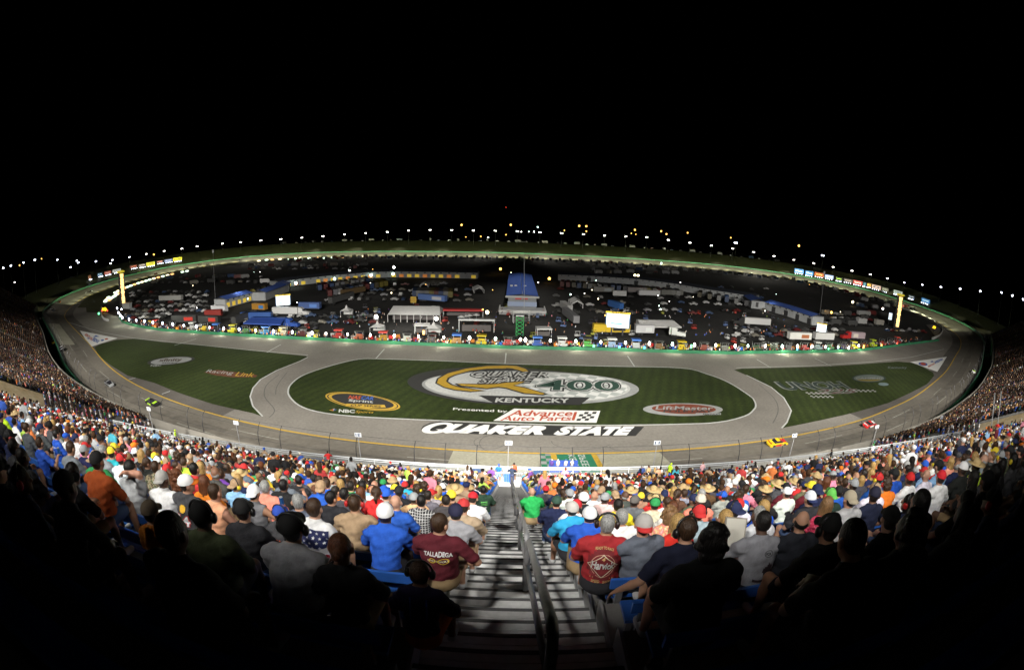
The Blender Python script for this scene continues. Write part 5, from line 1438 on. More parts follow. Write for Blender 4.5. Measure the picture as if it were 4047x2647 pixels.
semi(k4((810, 955)), k4((1000, 965)), (.25, .20, .22), 'red cabbed hauler with silver and blue stripes east of the white trailers', cab=(.28, .015, .015), stripe=(.45, .4, .35), rev=True)
semi(k4((945, 830)), k4((1020, 835)), (.30, .30, .30), 'grey trailer gable end left of the east pylon', tractor=False)
semi(k4((1100, 840)), k4((1165, 845)), (.25, .24, .22), 'dim beige trailer left of the east pylon', tractor=False)
semi(k1((1820, 945)), k1((1940, 950)), (.5, .5, .52), 'white container block at the corner of the low west garage', tractor=False)
semi(k1((1370, 850)), k1((1560, 845)), (.30, .30, .29), 'long pale coach among the cars in the west lot', tractor=False)
q = at(*k1((1090, 905))); o = empty('control_hut', q); MB().box((0, 0, 1.6), (7, 3, 3.2)).build('wall', M_WALLG, o); MB().box((0, 0, 3.3), (7.4, 3.4, .25)).build('roof', M_STEEL, o); tag(o, 'pale control hut at the foot of the west pylon', 'hut')
p = at(*k2((1372, 757))); o = empty('yellow_board', p); MB().box((0, 0, 2), (3, .3, 3.2)).build('panel', M_YEL, o); MB().box((0, 0, .3), (.3, .3, .6)).build('post', M_STEEL, o); tag(o, 'small square yellow board standing in the west paddock', 'sign')
p = at(*k2((260, 275))); w_, k_ = outside(*k2((280, 320)), 60); o = empty('far_building', (w_.x, w_.y, w_.z)); MB().box((0, 0, 4), (42, 10, 8)).build('wall', mat('dim wall', (.10, .10, .09), .9), o); MB().box((0, 0, 8.2), (44, 12, .5)).build('roof', M_WALLG, o); tag(o, 'pale flat roofed building beyond the far bend', 'building')
w_, k_ = outside(*k3((158, 270)), 50); t_ = at_dist(*k3((158, 228)), math.hypot(w_.x, w_.y)); o = empty('scoreboard', w_); MB().box((0, 0, (t_.z - w_.z) / 2), (8, 1, t_.z - w_.z)).build('panel', mat('dim panel', (.22, .22, .21), .8), o); MB().box((0, 1, -3), (.6, .6, 6)).build('post', M_POLE, o); tag(o, 'tall grey panel board standing on the bank behind the backstretch', 'scoreboard')
# masts
for (bx, by), (tx, ty), lab in ((k1((1845, 870)), k1((1812, 405)), 'tall thin antenna mast beside the low west garage'), (k4((622, 795)), k4((682, 375)), 'tall thin mast behind the east video screen')):
    b = at(bx, by); t = at_dist(tx, ty, math.hypot(b.x, b.y)); o = empty('antenna_mast', b)
    MB().tube([(0, 0, 0), (0, 0, t.z)], .18, 6, r2=.08).build('pole', mat('dim mast steel', (.07, .07, .075), .6), o); MB().box((0, 0, t.z * .97), (.9, .5, 1.6)).build('head', M_STEEL, o); tag(o, lab, 'mast')
# paddock lamps
for px, py, c in ((*k2((1054, 868)), 'w'), (*k2((1567, 885)), 'w'), (*k2((2002, 830)), 'y'), (*k2((827, 480)), 'w'), (*k2((1205, 446)), 'w'), (*k3((369, 543)), 'o'), (*k3((1100, 515)), 'y'), (*k3((1128, 517)), 'y'), (*k3((1490, 578)), 'w'), (*k2((2115, 460)), 'o'), (*k2((367, 582)), 'g'), (*k2((698, 545)), 'g'), (*k2((1010, 513)), 'g'), (*k2((1198, 503)), 'g'), (*k3((2163, 740)), 'g'), (*k3((2357, 818)), 'g'), (*k4((303, 710)), 'g'), (*k4((725, 725)), 'o'), (*k4((908, 636)), 'y'), (*k3((1325, 412)), 'g'), (*k1((2165, 783)), 'g'), (*k4((1166, 693)), 'w')):
    b = at(px, py + 14); t = at_dist(px, py, math.hypot(b.x, b.y)); o = empty('paddock_lamp', b)
    MB().tube([(0, 0, 0), (0, 0, t.z)], .1, 6).build('pole', M_POLE, o)
    MB().ball((0, 0, t.z), .8 if py > 1200 else 1.0, 8, 5).build('lamp', {'w': M_LAMP, 'y': mat('lit lamp warm', (1, .85, .5), .5, emis=8), 'o': M_LAMPO, 'g': mat('lit lamp greenish', (.7, 1, .85), .5, emis=10)}[c], o)
    tag(o, {'w': 'white', 'y': 'warm yellow', 'o': 'orange', 'g': 'greenish'}[c] + ' lamp on a pole lighting the dark infield', 'lamp', {'w': 'white', 'y': 'yellow', 'o': 'orange', 'g': 'greenish'}[c] + ' lamps in the paddock')
for p in ((1000, 1195), (1300, 1290), (1650, 1290), (1850, 1290), (2250, 1310), (2550, 1310), (2800, 1310), (2400, 1240), (2900, 1250), (3150, 1300), (3350, 1330), (750, 1260), (900, 1265), (1500, 1170), (3450, 1290)):
    q = at(*p); pad_light((q.x, q.y), 20, 3000, 155)

# parked cars, pickups and campers in the dark lots
def car_mesh():
    b = MB().prism([(-2.2, .35), (-2.2, .85), (-1.7, 1.0), (-1.1, 1.5), (.5, 1.5), (1.2, 1.0), (2.1, .85), (2.2, .4)], -.88, .88); b.v = [(p[1], p[0], p[2]) for p in b.v]
    for x in (-1.35, 1.35):
        for y in (-.8, .8): b.tube([(x, y - .1, .32), (x, y + .1, .32)], .32, 8)
    return b.mesh('parked_car')
def van_mesh():
    b = MB().prism([(-3.8, .6), (-3.8, 3.2), (2.6, 3.3), (3.6, 2.6), (3.9, 1.3), (3.9, .6)], -1.2, 1.2); b.v = [(p[1], p[0], p[2]) for p in b.v]
    for x in (-2.4, 2.6):
        for y in (-1.1, 1.1): b.tube([(x, y - .12, .45), (x, y + .12, .45)], .45, 8)
    return b.mesh('camper_van')
def pick_mesh():
    b = MB().prism([(-2.7, .5), (-2.7, 1.05), (-.6, 1.05), (-.5, 1.8), (.9, 1.8), (1.4, 1.15), (2.6, 1.05), (2.7, .5)], -.95, .95); b.v = [(p[1], p[0], p[2]) for p in b.v]
    for x in (-1.7, 1.7):
        for y in (-.85, .85): b.tube([(x, y - .12, .4), (x, y + .12, .4)], .4, 8)
    return b.mesh('pickup_truck')
VM = {'parked_car': car_mesh(), 'camper_van': van_mesh(), 'pickup_truck': pick_mesh()}
paint = objcol('vehicle paint', .3, .08, 2, spec=.5)
for m in VM.values(): m.materials.append(paint)
VL = {'parked_car': ('parked car standing in the dark infield lot', 'car', 'cars parked in the dark lots'), 'camper_van': ('camper van standing in the dark infield lot', 'camper', 'campers in the dark lots'), 'pickup_truck': ('pickup truck standing in the dark infield lot', 'pickup', 'pickups in the dark lots')}
def park(kind, p, rz, col):
    o = bpy.data.objects.new(kind, VM[kind]); C.objects.link(o); o.location = (p.x, p.y, getattr(p, 'z', 0)); o.rotation_euler = (0, 0, rz); o.color = (*col, 1)
    tag(o, *VL[kind]); return o
vc = [(.30, .30, .30), (.2, .2, .21), (.06, .06, .06), (.09, .015, .015), (.03, .05, .10), (.4, .4, .4), (.14, .13, .11), (.02, .02, .02), (.03, .03, .03), (.05, .05, .05)]
def lot(px0, px1, rows, n, kinds, jit=6):
    for r in range(rows):
        for i in range(n):
            fx = (i + rnd.random() * .6) / n; fy = (r + rnd.random() * .5) / rows
            x = px0[0] + (px1[0] - px0[0]) * fx; y = px0[1] + (px1[1] - px0[1]) * fy
            park(rnd.choice(kinds), at(x, y), rnd.choice((0, .3, 1.6, -.2)) + rnd.random() * .2, rnd.choice(vc))
lot(k1((1120, 760)), k1((1800, 960)), 5, 13, ['parked_car', 'parked_car', 'pickup_truck'])
lot(k1((1080, 960)), k1((1450, 1010)), 2, 9, ['parked_car', 'pickup_truck'])
lot(k1((1300, 640)), k1((2300, 720)), 2, 14, ['camper_van', 'parked_car'])
lot(k2((-50, 430)), k2((1000, 480)), 2, 16, ['camper_van', 'pickup_truck'])
lot(k3((700, 460)), k3((1500, 520)), 2, 10, ['camper_van', 'camper_van', 'parked_car'])
lot(k4((650, 740)), k4((1150, 860)), 3, 10, ['parked_car', 'pickup_truck', 'camper_van'])
lot(k4((1200, 880)), k4((1550, 925)), 1, 9, ['parked_car', 'pickup_truck'])
lot(k4((950, 620)), k4((1450, 720)), 2, 8, ['parked_car', 'camper_van'])
# campers with roof decks along the inside of the backstretch
x = 120
for i in range(125):
    t = i / 124
    px = 1110 + 2500 * t + rnd.random() * 20
    yy = float(np.interp(px, [1110, 1416, 1878, 2082, 2416, 2693, 2924, 3134, 3319, 3503, 3610], [1034, 1016, 1020, 1025, 1042, 1064, 1086, 1106, 1150, 1196, 1226]))
    park('camper_van', at(px, yy + (i % 2) * 5), 1.57 + rnd.uniform(-.3, .3), rnd.choice(vc[2:] + vc[7:]))
# cars along the top of the far bank
for i in range(52):
    px = 1120 + 1950 * i / 51 + rnd.random() * 14
    yy = float(np.interp(px, [1000, 1200, 1500, 1900, 2200, 2500, 2700, 2900, 3100], [992, 984, 970, 960, 965, 980, 995, 1010, 1032]))
    w_, k_ = outside(px, yy, 47)
    o = park('parked_car' if i % 3 else 'camper_van', Vector((w_.x, w_.y, 16.6 if WC[k_, 1] > 420 else w_.z)), rnd.choice((0, 1.57)), rnd.choice(vc))
    o['label'] = 'parked vehicle on the grass bank behind the backstretch'; o['group'] = 'vehicles parked along the far bank'

# transporter rows in the garage area and more vehicles between them
tr_me = MB().box((0, 0, 2.5), (2.6, 14, 2.9)).box((0, 0, .8), (2.2, 12.5, .4)).box((0, 8.4, 1.9), (2.4, 2.6, 2.6)).box((0, 8.6, 2.6), (2.44, 1.2, .7)).mesh('transporter'); tr_me.materials.append(paint)
def hauler_row(p0, p1, n, rz, cols):
    for i in range(n):
        a = at(*p0).lerp(at(*p1), (i + rnd.random() * .25) / n)
        o = link('transporter', tr_me); o.location = (a.x, a.y, 0); o.rotation_euler = (0, 0, rz + rnd.uniform(-.04, .04)); o.color = (*rnd.choice(cols), 1)
        tag(o, 'race transporter parked in the dim garage lot', 'transporter', 'transporters parked in the garage lots')
dk = [(.03, .03, .035), (.06, .05, .03), (.10, .10, .11), (.02, .04, .10), (.12, .10, .02), (.14, .14, .14), (.08, .015, .015)]
hauler_row(k2((640, 690)), k2((1150, 600)), 12, .5, dk)
hauler_row(k2((560, 640)), k2((1000, 575)), 10, .5, dk)
hauler_row(k2((1380, 690)), k2((1720, 700)), 9, .15, dk)
hauler_row(k3((480, 610)), k3((880, 640)), 9, -.1, dk)
hauler_row(k3((900, 640)), k3((1500, 690)), 12, -.2, dk)
hauler_row(k3((1650, 700)), k3((2200, 800)), 7, -.4, dk)
hauler_row(k2((0, 700)), k2((180, 650)), 4, .6, dk)
lot(k2((620, 590)), k2((1900, 760)), 4, 14, ['parked_car', 'pickup_truck'])
lot(k3((420, 620)), k3((2300, 880)), 4, 15, ['parked_car', 'pickup_truck'])
lot(k2((-150, 860)), k2((1100, 960)), 2, 12, ['pickup_truck', 'parked_car'])
lot(k4((-100, 880)), k4((900, 960)), 2, 12, ['pickup_truck', 'parked_car'])
gc = MB().box((0, 0, .45), (1.2, 2.3, .5)).box((0, -.2, .85), (1.1, .5, .4)).box((0, 0, 1.85), (1.25, 1.9, .08)).box((-.55, .8, 1.2), (.05, .05, 1.3)).box((.55, .8, 1.2), (.05, .05, 1.3)).box((-.55, -.8, 1.2), (.05, .05, 1.3)).box((.55, -.8, 1.2), (.05, .05, 1.3)).mesh('golf_cart'); gc.materials.append(paint)
for i in range(90):
    qx = rnd.uniform(900, 3300); a = at(qx, rnd.uniform(1215, float(np.interp(qx, PX_, PY_)) - 16)); o = link('golf_cart', gc); o.location = (a.x, a.y, 0); o.rotation_euler = (0, 0, rnd.uniform(0, 6.28)); o.color = (*rnd.choice([(.4, .4, .4), (.3, .3, .05), (.05, .05, .06), (.1, .15, .3), (.3, .04, .03)]), 1)
    tag(o, 'small utility cart standing in the paddock', 'utility cart', 'utility carts in the paddock')
for i in range(40):
    px = rnd.uniform(700, 3500); py = rnd.uniform(1060, 1290)
    a = at(px, py); o = empty('work_lamp', (a.x, a.y, 0)); h_ = rnd.uniform(2, 4)
    MB().tube([(0, 0, 0), (0, 0, h_)], .05, 5).build('pole', M_POLE, o); MB().ball((0, 0, h_), rnd.uniform(.18, .38), 6, 4).build('lamp', rnd.choice([M_LAMP, mat('lit lamp warm'), M_LAMPO, mat('lit lamp greenish')]), o)
    tag(o, 'small work lamp glowing among the parked vehicles', 'lamp', 'work lamps in the infield')
# ------------------------------------------------------------------ people: one continuous skin per pose, grown from a field of soft limbs
SKIN, SHIRT, PANTS, SHOE, HAIR, EYE, LIP = 0, 1, 2, 3, 4, 5, 6
def sd_cone(P, a, b, ra, rb):
    a, b = np.array(a), np.array(b)
    ab = b - a
    t = np.clip(((P - a) @ ab) / (ab @ ab + 1e-9), 0, 1)
    return np.linalg.norm(P - a - t[..., None] * ab, axis=-1) - (ra + (rb - ra) * t)
def sd_ell(P, c, r, Rm=None):
    q = P - np.array(c)
    if Rm is not None: q = q @ Rm
    r = np.array(r)
    k0 = np.linalg.norm(q / r, axis=-1)
    k1_ = np.linalg.norm(q / (r * r), axis=-1) + 1e-9
    return k0 * (k0 - 1) / k1_
class Field:
    def __init__(s): s.p = []
    def cone(s, a, b, ra, rb, tag_, k=.03): s.p.append(('c', np.array(a, float), np.array(b, float), ra, rb, tag_, k)); return s
    def ell(s, c, r, tag_, k=.03, Rm=None): s.p.append(('e', np.array(c, float), np.array(r, float), Rm, None, tag_, k)); return s
    def d(s, q, P): return sd_cone(P, q[1], q[2], q[3], q[4]) if q[0] == 'c' else sd_ell(P, q[1], q[2], q[3])
    def box(s, q):
        if q[0] == 'c':
            m = max(q[3], q[4]); return np.minimum(q[1], q[2]) - m, np.maximum(q[1], q[2]) + m
        m = q[2] if q[3] is None else np.full(3, q[2].max())
        return q[1] - m, q[1] + m
    def mesh(s, h):
        lo = np.min([s.box(q)[0] for q in s.p], 0) - 2.5 * h
        hi = np.max([s.box(q)[1] for q in s.p], 0) + 2.5 * h
        n = np.ceil((hi - lo) / h).astype(int) + 1
        G = np.full(n, .2, np.float32)
        ax = [lo[i] + h * np.arange(n[i]) for i in range(3)]
        for q in s.p:
            a, b = s.box(q)
            m = max(.05, 2 * h)
            i0 = np.clip(np.floor((a - m - lo) / h).astype(int), 0, n - 1); i1 = np.clip(np.ceil((b + m - lo) / h).astype(int) + 1, 1, n)
            sl = tuple(slice(i0[i], i1[i]) for i in range(3))
            P = np.stack(np.meshgrid(*[ax[i][sl[i]] for i in range(3)], indexing='ij'), -1)
            d = s.d(q, P).astype(np.float32); g = G[sl]; k = max(q[6], 1e-4)
            hh = np.maximum(k - np.abs(d - g), 0) / k
            G[sl] = np.minimum(d, g) - hh * hh * k * .25
        return s.net(G, lo, h)
    def net(s, G, lo, h):
        n = np.array(G.shape) - 1
        S_ = G < 0
        cnt = np.zeros(n, np.float32); pos = np.zeros((*n, 3), np.float32)
        cor = [(i, j, k) for i in (0, 1) for j in (0, 1) for k in (0, 1)]
        for c in cor:
            for a in range(3):
                if c[a]: continue
                e = list(c); e[a] = 1
                A = G[c[0]:c[0] + n[0], c[1]:c[1] + n[1], c[2]:c[2] + n[2]]; B = G[e[0]:e[0] + n[0], e[1]:e[1] + n[1], e[2]:e[2] + n[2]]
                m = (A < 0) != (B < 0)
                t = A[m] / (A[m] - B[m])
                p = np.tile(np.array(c, np.float32), (len(t), 1)); p[:, a] += t
                pos[m] += p; cnt[m] += 1
        act = cnt > 0
        idx = np.full(n, -1); idx[act] = np.arange(act.sum())
        V = (np.argwhere(act) + pos[act] / cnt[act][:, None]) * h + lo
        F = []
        for a in range(3):
            b, c = (a + 1) % 3, (a + 2) % 3
            sl0 = [slice(None)] * 3; sl1 = [slice(None)] * 3
            sl0[a] = slice(0, -1); sl1[a] = slice(1, None)
            m = S_[tuple(sl0)] != S_[tuple(sl1)]
            w = np.argwhere(m)
            w = w[(w[:, b] > 0) & (w[:, c] > 0) & (w[:, b] < n[b]) & (w[:, c] < n[c])]
            def g(db, dc):
                v = w.copy(); v[:, b] += db; v[:, c] += dc
                return idx[v[:, 0], v[:, 1], v[:, 2]]
            q = np.stack([g(-1, -1), g(0, -1), g(0, 0), g(-1, 0)], 1)
            ins = S_[w[:, 0], w[:, 1], w[:, 2]]
            q[~ins] = q[~ins][:, ::-1]
            F.append(q)
        F = np.concatenate(F); F = F[(F >= 0).all(1)]
        D = np.stack([s.d(q, V) for q in s.p], 1)
        T = np.array([q[5] for q in s.p])[np.argmin(D, 1)]
        return V, F, T
def rotm(yaw=0, pitch=0, roll=0):
    return np.array(Matrix.Rotation(yaw, 3, 'Z') @ Matrix.Rotation(-pitch, 3, 'X') @ Matrix.Rotation(roll, 3, 'Y'))
def ik(S0, W0, l1, l2, pole):
    S0, W0, pole = np.array(S0, float), np.array(W0, float), np.array(pole, float)
    d = W0 - S0; L = min(np.linalg.norm(d), l1 + l2 - .01); u = d / np.linalg.norm(d); W0 = S0 + u * L
    a = (l1 * l1 - l2 * l2 + L * L) / (2 * L); h = math.sqrt(max(0, l1 * l1 - a * a))
    p = pole - u * (pole @ u); p /= np.linalg.norm(p) + 1e-9
    return S0 + u * a + p * h, W0
# pose: lean, twist of the head (yaw), nod, wrist targets, elbow poles, knee spread; standing or seated
POSES = {
    'lap':    dict(lean=.16, yaw=0, nod=.10, wl=(-.10, .30, .60), wr=(.10, .30, .60), pl=(-1, -.3, -.3), pr=(1, -.3, -.3)),
    'knees':  dict(lean=.42, yaw=.1, nod=-.05, wl=(-.10, .44, .60), wr=(.10, .44, .60), pl=(-1, -.1, -.5), pr=(1, -.1, -.5)),
    'folded': dict(lean=.06, yaw=-.25, nod=.1, wl=(.06, .24, .82), wr=(-.06, .26, .78), pl=(-1, 0, -.7), pr=(1, 0, -.7)),
    'upright': dict(lean=.0, yaw=.45, nod=.1, wl=(-.16, .34, .58), wr=(.18, .32, .58), pl=(-1, -.5, -.2), pr=(1, -.5, -.2)),
    'turned': dict(lean=.12, yaw=-.6, nod=.05, wl=(-.14, .36, .58), wr=(.22, .20, .62), pl=(-1, -.3, -.2), pr=(1, -.4, -.2)),
    'drink':  dict(lean=.1, yaw=.15, nod=.1, wl=(-.14, .32, .58), wr=(.24, .34, .88), pl=(-1, -.3, -.3), pr=(1, -.2, -.8)),
    'headhand': dict(lean=.05, yaw=.0, nod=.1, wl=(-.13, .33, .58), wr=(.04, -.10, 1.24), pl=(-1, -.3, -.3), pr=(1, .25, .1)),
    'phone':  dict(lean=.28, yaw=-.1, nod=.45, wl=(-.05, .36, .78), wr=(.05, .36, .76), pl=(-1, -.1, -.7), pr=(1, -.1, -.7)),
    'reach':  dict(lean=.2, yaw=.3, nod=.2, wl=(-.52, .12, .56), wr=(.14, .36, .58), pl=(-.4, -.5, -.6), pr=(1, -.3, -.3)),
    'stand':  dict(stand=1, lean=.04, yaw=.2, nod=.1, wl=(-.25, .06, .86), wr=(.25, .10, .86), pl=(-.3, -1, 0), pr=(.3, -1, 0)),
    'rail':   dict(stand=1, lean=.16, yaw=-.3, nod=.15, wl=(-.24, .40, 1.10), wr=(.24, .42, 1.10), pl=(-1, -.4, -.4), pr=(1, -.4, -.4)),
    'walk':   dict(stand=1, lean=.06, yaw=.0, nod=.0, wl=(-.24, .22, 1.02), wr=(.25, -.06, .88), pl=(-.4, -1, -.2), pr=(.3, -1, 0)),
}
def person_field(pose, build='m', sleeve=.55, short=True, fine=True, hand=True):
    q = POSES[pose]; F = Field()
    st = q.get('stand', 0)
    wd = {'m': .96, 'f': .84, 'h': 1.09}[build]; dp = {'m': 1.0, 'f': .92, 'h': 1.3}[build]
    hip = np.array((0, 0, .93 if st else .53))
    L = q['lean']; u = np.array((0, math.sin(L), math.cos(L))); f = np.array((0, math.cos(L), -math.sin(L)))
    Rt = rotm(0, -L) if False else np.array([[1, 0, 0], [0, f[1], u[1]], [0, f[2], u[2]]])
    F.ell(hip + u * .0, (.175 * wd, .135 * dp, .115), PANTS, .05)
    F.ell(hip + u * .14, (.150 * wd, .112 * dp, .14), SHIRT, .06, Rt)
    if build == 'h': F.ell(hip + u * .13 + f * .06, (.17, .15, .14), SHIRT, .06, Rt)
    F.ell(hip + u * .32, (.170 * wd, .112 * (1 + (dp - 1) * .6), .17), SHIRT, .06, Rt)
    if build == 'f': F.ell(hip + u * .31 + f * .085, (.125, .06, .07), SHIRT, .05, Rt)
    sh = hip + u * .455
    F.cone(sh + np.array((-.135 * wd, 0, 0)), sh + np.array((.135 * wd, 0, 0)), .058, .058, SHIRT, .05)
    F.cone(sh + np.array((-.11 * wd, 0, .01)), sh + u * .07, .045, .05, SHIRT, .05); F.cone(sh + np.array((.11 * wd, 0, .01)), sh + u * .07, .045, .05, SHIRT, .05)
    nb = sh + u * .03; ne = sh + u * .125 + np.array((0, .02, 0))
    F.cone(nb + u * .02, ne, .036, .050, SKIN, .035)
    Rh = rotm(q['yaw'], q['nod'])
    hc = ne + Rh @ np.array((0, .018, .085))
    def hp(v): return hc + Rh @ np.array(v)
    F.ell(hc + Rh @ np.array((0, -.008, .02)), (.074, .092, .098), SKIN, .03, Rh)
    F.ell(hp((0, .030, -.048)), (.056, .062, .062), SKIN, .035, Rh)
    if fine:
        F.cone(hp((0, .084, .018)), hp((0, .106, -.014)), .010, .014, SKIN, .02)
        F.cone(hp((-.012, .100, -.018)), hp((.012, .100, -.018)), .008, .008, SKIN, .012)
        F.cone(hp((-.02, .083, -.056)), hp((.02, .083, -.056)), .007, .007, LIP, .008)
        F.ell(hp((0, .072, -.092)), (.024, .02, .018), SKIN, .02, Rh)
        for s in (-1, 1):
            F.ell(hp((s * .030, .078, .012)), (.013, .010, .009), EYE, .004, Rh)
            F.cone(hp((s * .018, .088, .030)), hp((s * .044, .078, .030)), .007, .006, HAIR, .010)
            F.ell(hp((s * .084, -.004, -.004)), (.014, .024, .036), SKIN, .008, Rh)
    for s, w, pl in ((-1, q['wl'], q['pl']), (1, q['wr'], q['pr'])):
        S0 = sh + np.array((s * .178 * wd, 0, -.012))
        E, Wt = ik(S0, w, .285, .255, pl)
        M = S0 + (E - S0) * sleeve * 1.35 if sleeve < .74 else E
        if sleeve <= 0.05: F.cone(S0, E, .055 * wd, .044, SKIN, .04)
        else:
            F.cone(S0, M, .060 * wd, .053, SHIRT, .04)
            F.cone(M, E, .045, .041, SKIN if sleeve < .74 else SHIRT, .02)
        if sleeve > .9: F.cone(E, Wt, .042, .034, SHIRT, .02)
        else: F.cone(E, E + (Wt - E) * .35, .040, .042, SKIN, .02); F.cone(E + (Wt - E) * .35, Wt, .042, .027, SKIN, .02)
        dv = (Wt - E) / np.linalg.norm(Wt - E)
        dn = dv * .75 + np.array((0, .25, -.35)); dn /= np.linalg.norm(dn)
        sd = np.cross(dn, (0, 0, 1.)); sd /= np.linalg.norm(sd) + 1e-9
        up = np.cross(sd, dn)
        Rp = np.stack([sd, dn, up], 1)
        pc = Wt + dn * .045
        F.ell(pc, (.040, .050, .017), SKIN, .018, Rp)
        if hand:
            for i, (o, ln) in enumerate(((-.030, .068), (-.010, .078), (.010, .074), (.029, .058))):
                b0 = pc + sd * o + dn * .040; b1 = b0 + dn * ln * .5 - up * .012; b2 = b1 + dn * ln * .4 - up * (.026 + .004 * i)
                F.cone(b0, b1, .0105, .0095, SKIN, .006); F.cone(b1, b2, .0095, .008, SKIN, .004)
            t0 = pc - sd * s * .030 - dn * .012; t1 = t0 - sd * s * .030 + dn * .030 - up * .006
            F.cone(t0, t1, .013, .011, SKIN, .008); F.cone(t1, t1 + dn * .028 - up * .008, .011, .009, SKIN, .004)
    for s in (-1, 1):
        if st:
            H0 = hip + np.array((s * .085 * wd, 0, -.03)); stp = (.12 * s if pose == 'walk' else .0)
            K = np.array((s * .10, .03 + stp * .7, .49)); A = np.array((s * .11, -.02 + stp, .09))
        else:
            H0 = hip + np.array((s * .088 * wd, .02, -.025)); K = np.array((s * .155, .445, .50)); A = np.array((s * .16, .43, .10))
        F.cone(H0, H0 + (K - H0) * .72, .084 * wd, .068, PANTS, .04)
        F.cone(H0 + (K - H0) * .72, K, .062 if short else .068, .056, SKIN if short else PANTS, .02)
        F.cone(K, K + (A - K) * .35, .052, .055, SKIN if short else PANTS, .02)
        F.cone(K + (A - K) * .35, A, .055, .036 if short else .048, SKIN if short else PANTS, .02)
        F.cone(A + np.array((0, -.02, -.045)), A + np.array((s * .015, .15, -.055)), .038, .034, SHOE, .015)
    F.head = (hc, Rh)
    return F
# hair and headgear, in the head's own frame (origin at the head centre, y forward)
def hair_field(kind, h):
    F = Field()
    if kind in ('short', 'buzz'):
        g = .010 if kind == 'short' else .004
        F.ell((0, -.020, .034), (.071 + g, .088 + g, .090 + g), HAIR, .01); F.ell((0, -.050, -.02), (.062 + g, .045, .055), HAIR, .02)
    elif kind == 'long':
        F.ell((0, -.016, .028), (.088, .099, .106), HAIR, .01); F.ell((0, -.060, -.06), (.080, .050, .13), HAIR, .03)
        F.ell((0, -.072, -.17), (.082, .036, .12), HAIR, .04); F.cone((-.07, 0, 0), (-.075, .0, -.15), .026, .02, HAIR, .02); F.cone((.07, 0, 0), (.075, .0, -.15), .026, .02, HAIR, .02)
    elif kind == 'curly':
        r2 = random.Random(5)
        F.ell((0, -.022, .022), (.096, .100, .104), HAIR, .01); F.ell((0, -.055, -.06), (.088, .06, .07), HAIR, .02)
        for i in range(46):
            a, b = r2.uniform(0, 6.28), r2.uniform(-.9, 1.4)
            p = np.array((.098 * math.cos(a) * math.cos(b), -.022 + .105 * math.sin(a) * math.cos(b), .02 + .11 * math.sin(b)))
            if p[1] < .045: F.ell(p, (.024,) * 3, HAIR, .008)
    elif kind == 'curlylong':
        r2 = random.Random(6)
        F.ell((0, -.03, .02), (.105, .105, .11), HAIR, .01); F.ell((0, -.075, -.12), (.125, .07, .17), HAIR, .03)
        for i in range(70):
            a, b = r2.uniform(3.3, 6.1), r2.uniform(-.28, .11)
            F.ell((.125 * math.cos(a), -.04 + .10 * math.sin(a), b), (.026,) * 3, HAIR, .006)
    elif kind in ('bun', 'pony'):
        F.ell((0, -.014, .026), (.083, .095, .101), HAIR, .01)
        if kind == 'bun': F.ell((0, -.115, .01), (.042, .036, .042), HAIR, .015); F.cone((-.03, -.11, -.01), (-.075, -.135, -.05), .014, .004, HAIR, .01)
        else: F.cone((0, -.10, .02), (0, -.15, -.02), .026, .03, HAIR, .02); F.cone((0, -.15, -.02), (0, -.13, -.16), .03, .012, HAIR, .02)
    elif kind == 'ring':
        F.ell((0, -.030, -.004), (.080, .072, .055), HAIR, .01)
    return F.mesh(h)
def hat_mesh(kind):
    """cap, backward cap, straw hat, beanie: dome and brim as (verts, faces) parts"""
    dome, brim = MB(), MB()
    if kind in ('cap', 'back'):
        s = 1 if kind == 'cap' else -1
        for i in range(7):
            a = i / 6 * 1.5
            for k in range(18):
                b = 6.28318 * k / 18
                dome.v.append((.095 * math.cos(a) * math.cos(b), -.014 + .112 * math.cos(a) * math.sin(b), .030 + .107 * math.sin(a)))
        for i in range(6):
            for k in range(18): dome.f.append((i * 18 + k, i * 18 + (k + 1) % 18, (i + 1) * 18 + (k + 1) % 18, (i + 1) * 18 + k))
        dome.f.append(tuple(6 * 18 + k for k in range(18)))
        dome.ball((0, -.014, .137), .009, 6, 4)
        n = 10
        for top in (.004, -.003):
            for r in (0, 1):
                for k in range(n + 1):
                    b = math.pi * (.12 + .76 * k / n)
                    x = (.088, .080)[r] * math.cos(b); y = -.014 + (.100 * math.sin(b) if r == 0 else .055 + .125 * math.sin(b) ** .8)
                    brim.v.append((x, s * (y + .014) - .014, .036 + top - .020 * (abs(x) / .08) ** 2 * r - .012 * r))
        m = n + 1
        for k in range(n):
            brim.f += [(k, k + 1, m + k + 1, m + k), (2 * m + k, 3 * m + k, 3 * m + k + 1, 2 * m + k + 1), (m + k, m + k + 1, 3 * m + k + 1, 3 * m + k)]
    elif kind == 'straw':
        dome.ball((0, -.01, .055), (.088, .102, .085), 16, 8)
        for r, z in ((.085, .045), (.185, .030), (.185, .024), (.085, .038)):
            for k in range(24):
                b = 6.28318 * k / 24
                brim.v.append((r * math.cos(b), -.01 + r * 1.1 * math.sin(b), z + (.02 * abs(math.cos(b)) if r > .1 else 0)))
        for i in range(3):
            for k in range(24): brim.f.append((i * 24 + k, i * 24 + (k + 1) % 24, (i + 1) * 24 + (k + 1) % 24, (i + 1) * 24 + k))
    elif kind == 'beanie':
        dome.ball((0, -.014, .030), (.090, .106, .100), 18, 9)
        brim.ball((0, -.014, .018), (.094, .109, .030), 18, 6)
    return dome.mesh('crown'), brim.mesh('brim')
def headset_mesh():
    band, cups = MB(), []
    band.tube([(.100 * math.cos(a), -.012, .018 + .112 * math.sin(a)) for a in np.linspace(.15, 2.99, 12)], .010, 6)
    for s in (-1, 1): cups.append(MB().ball((s * .094, -.006, 0), (.026, .036, .044), 10, 7).mesh('ear_cup'))
    return [band.mesh('headband')] + cups
M_SKIN = objcol('skin', .55, .10, 14, spec=.4)
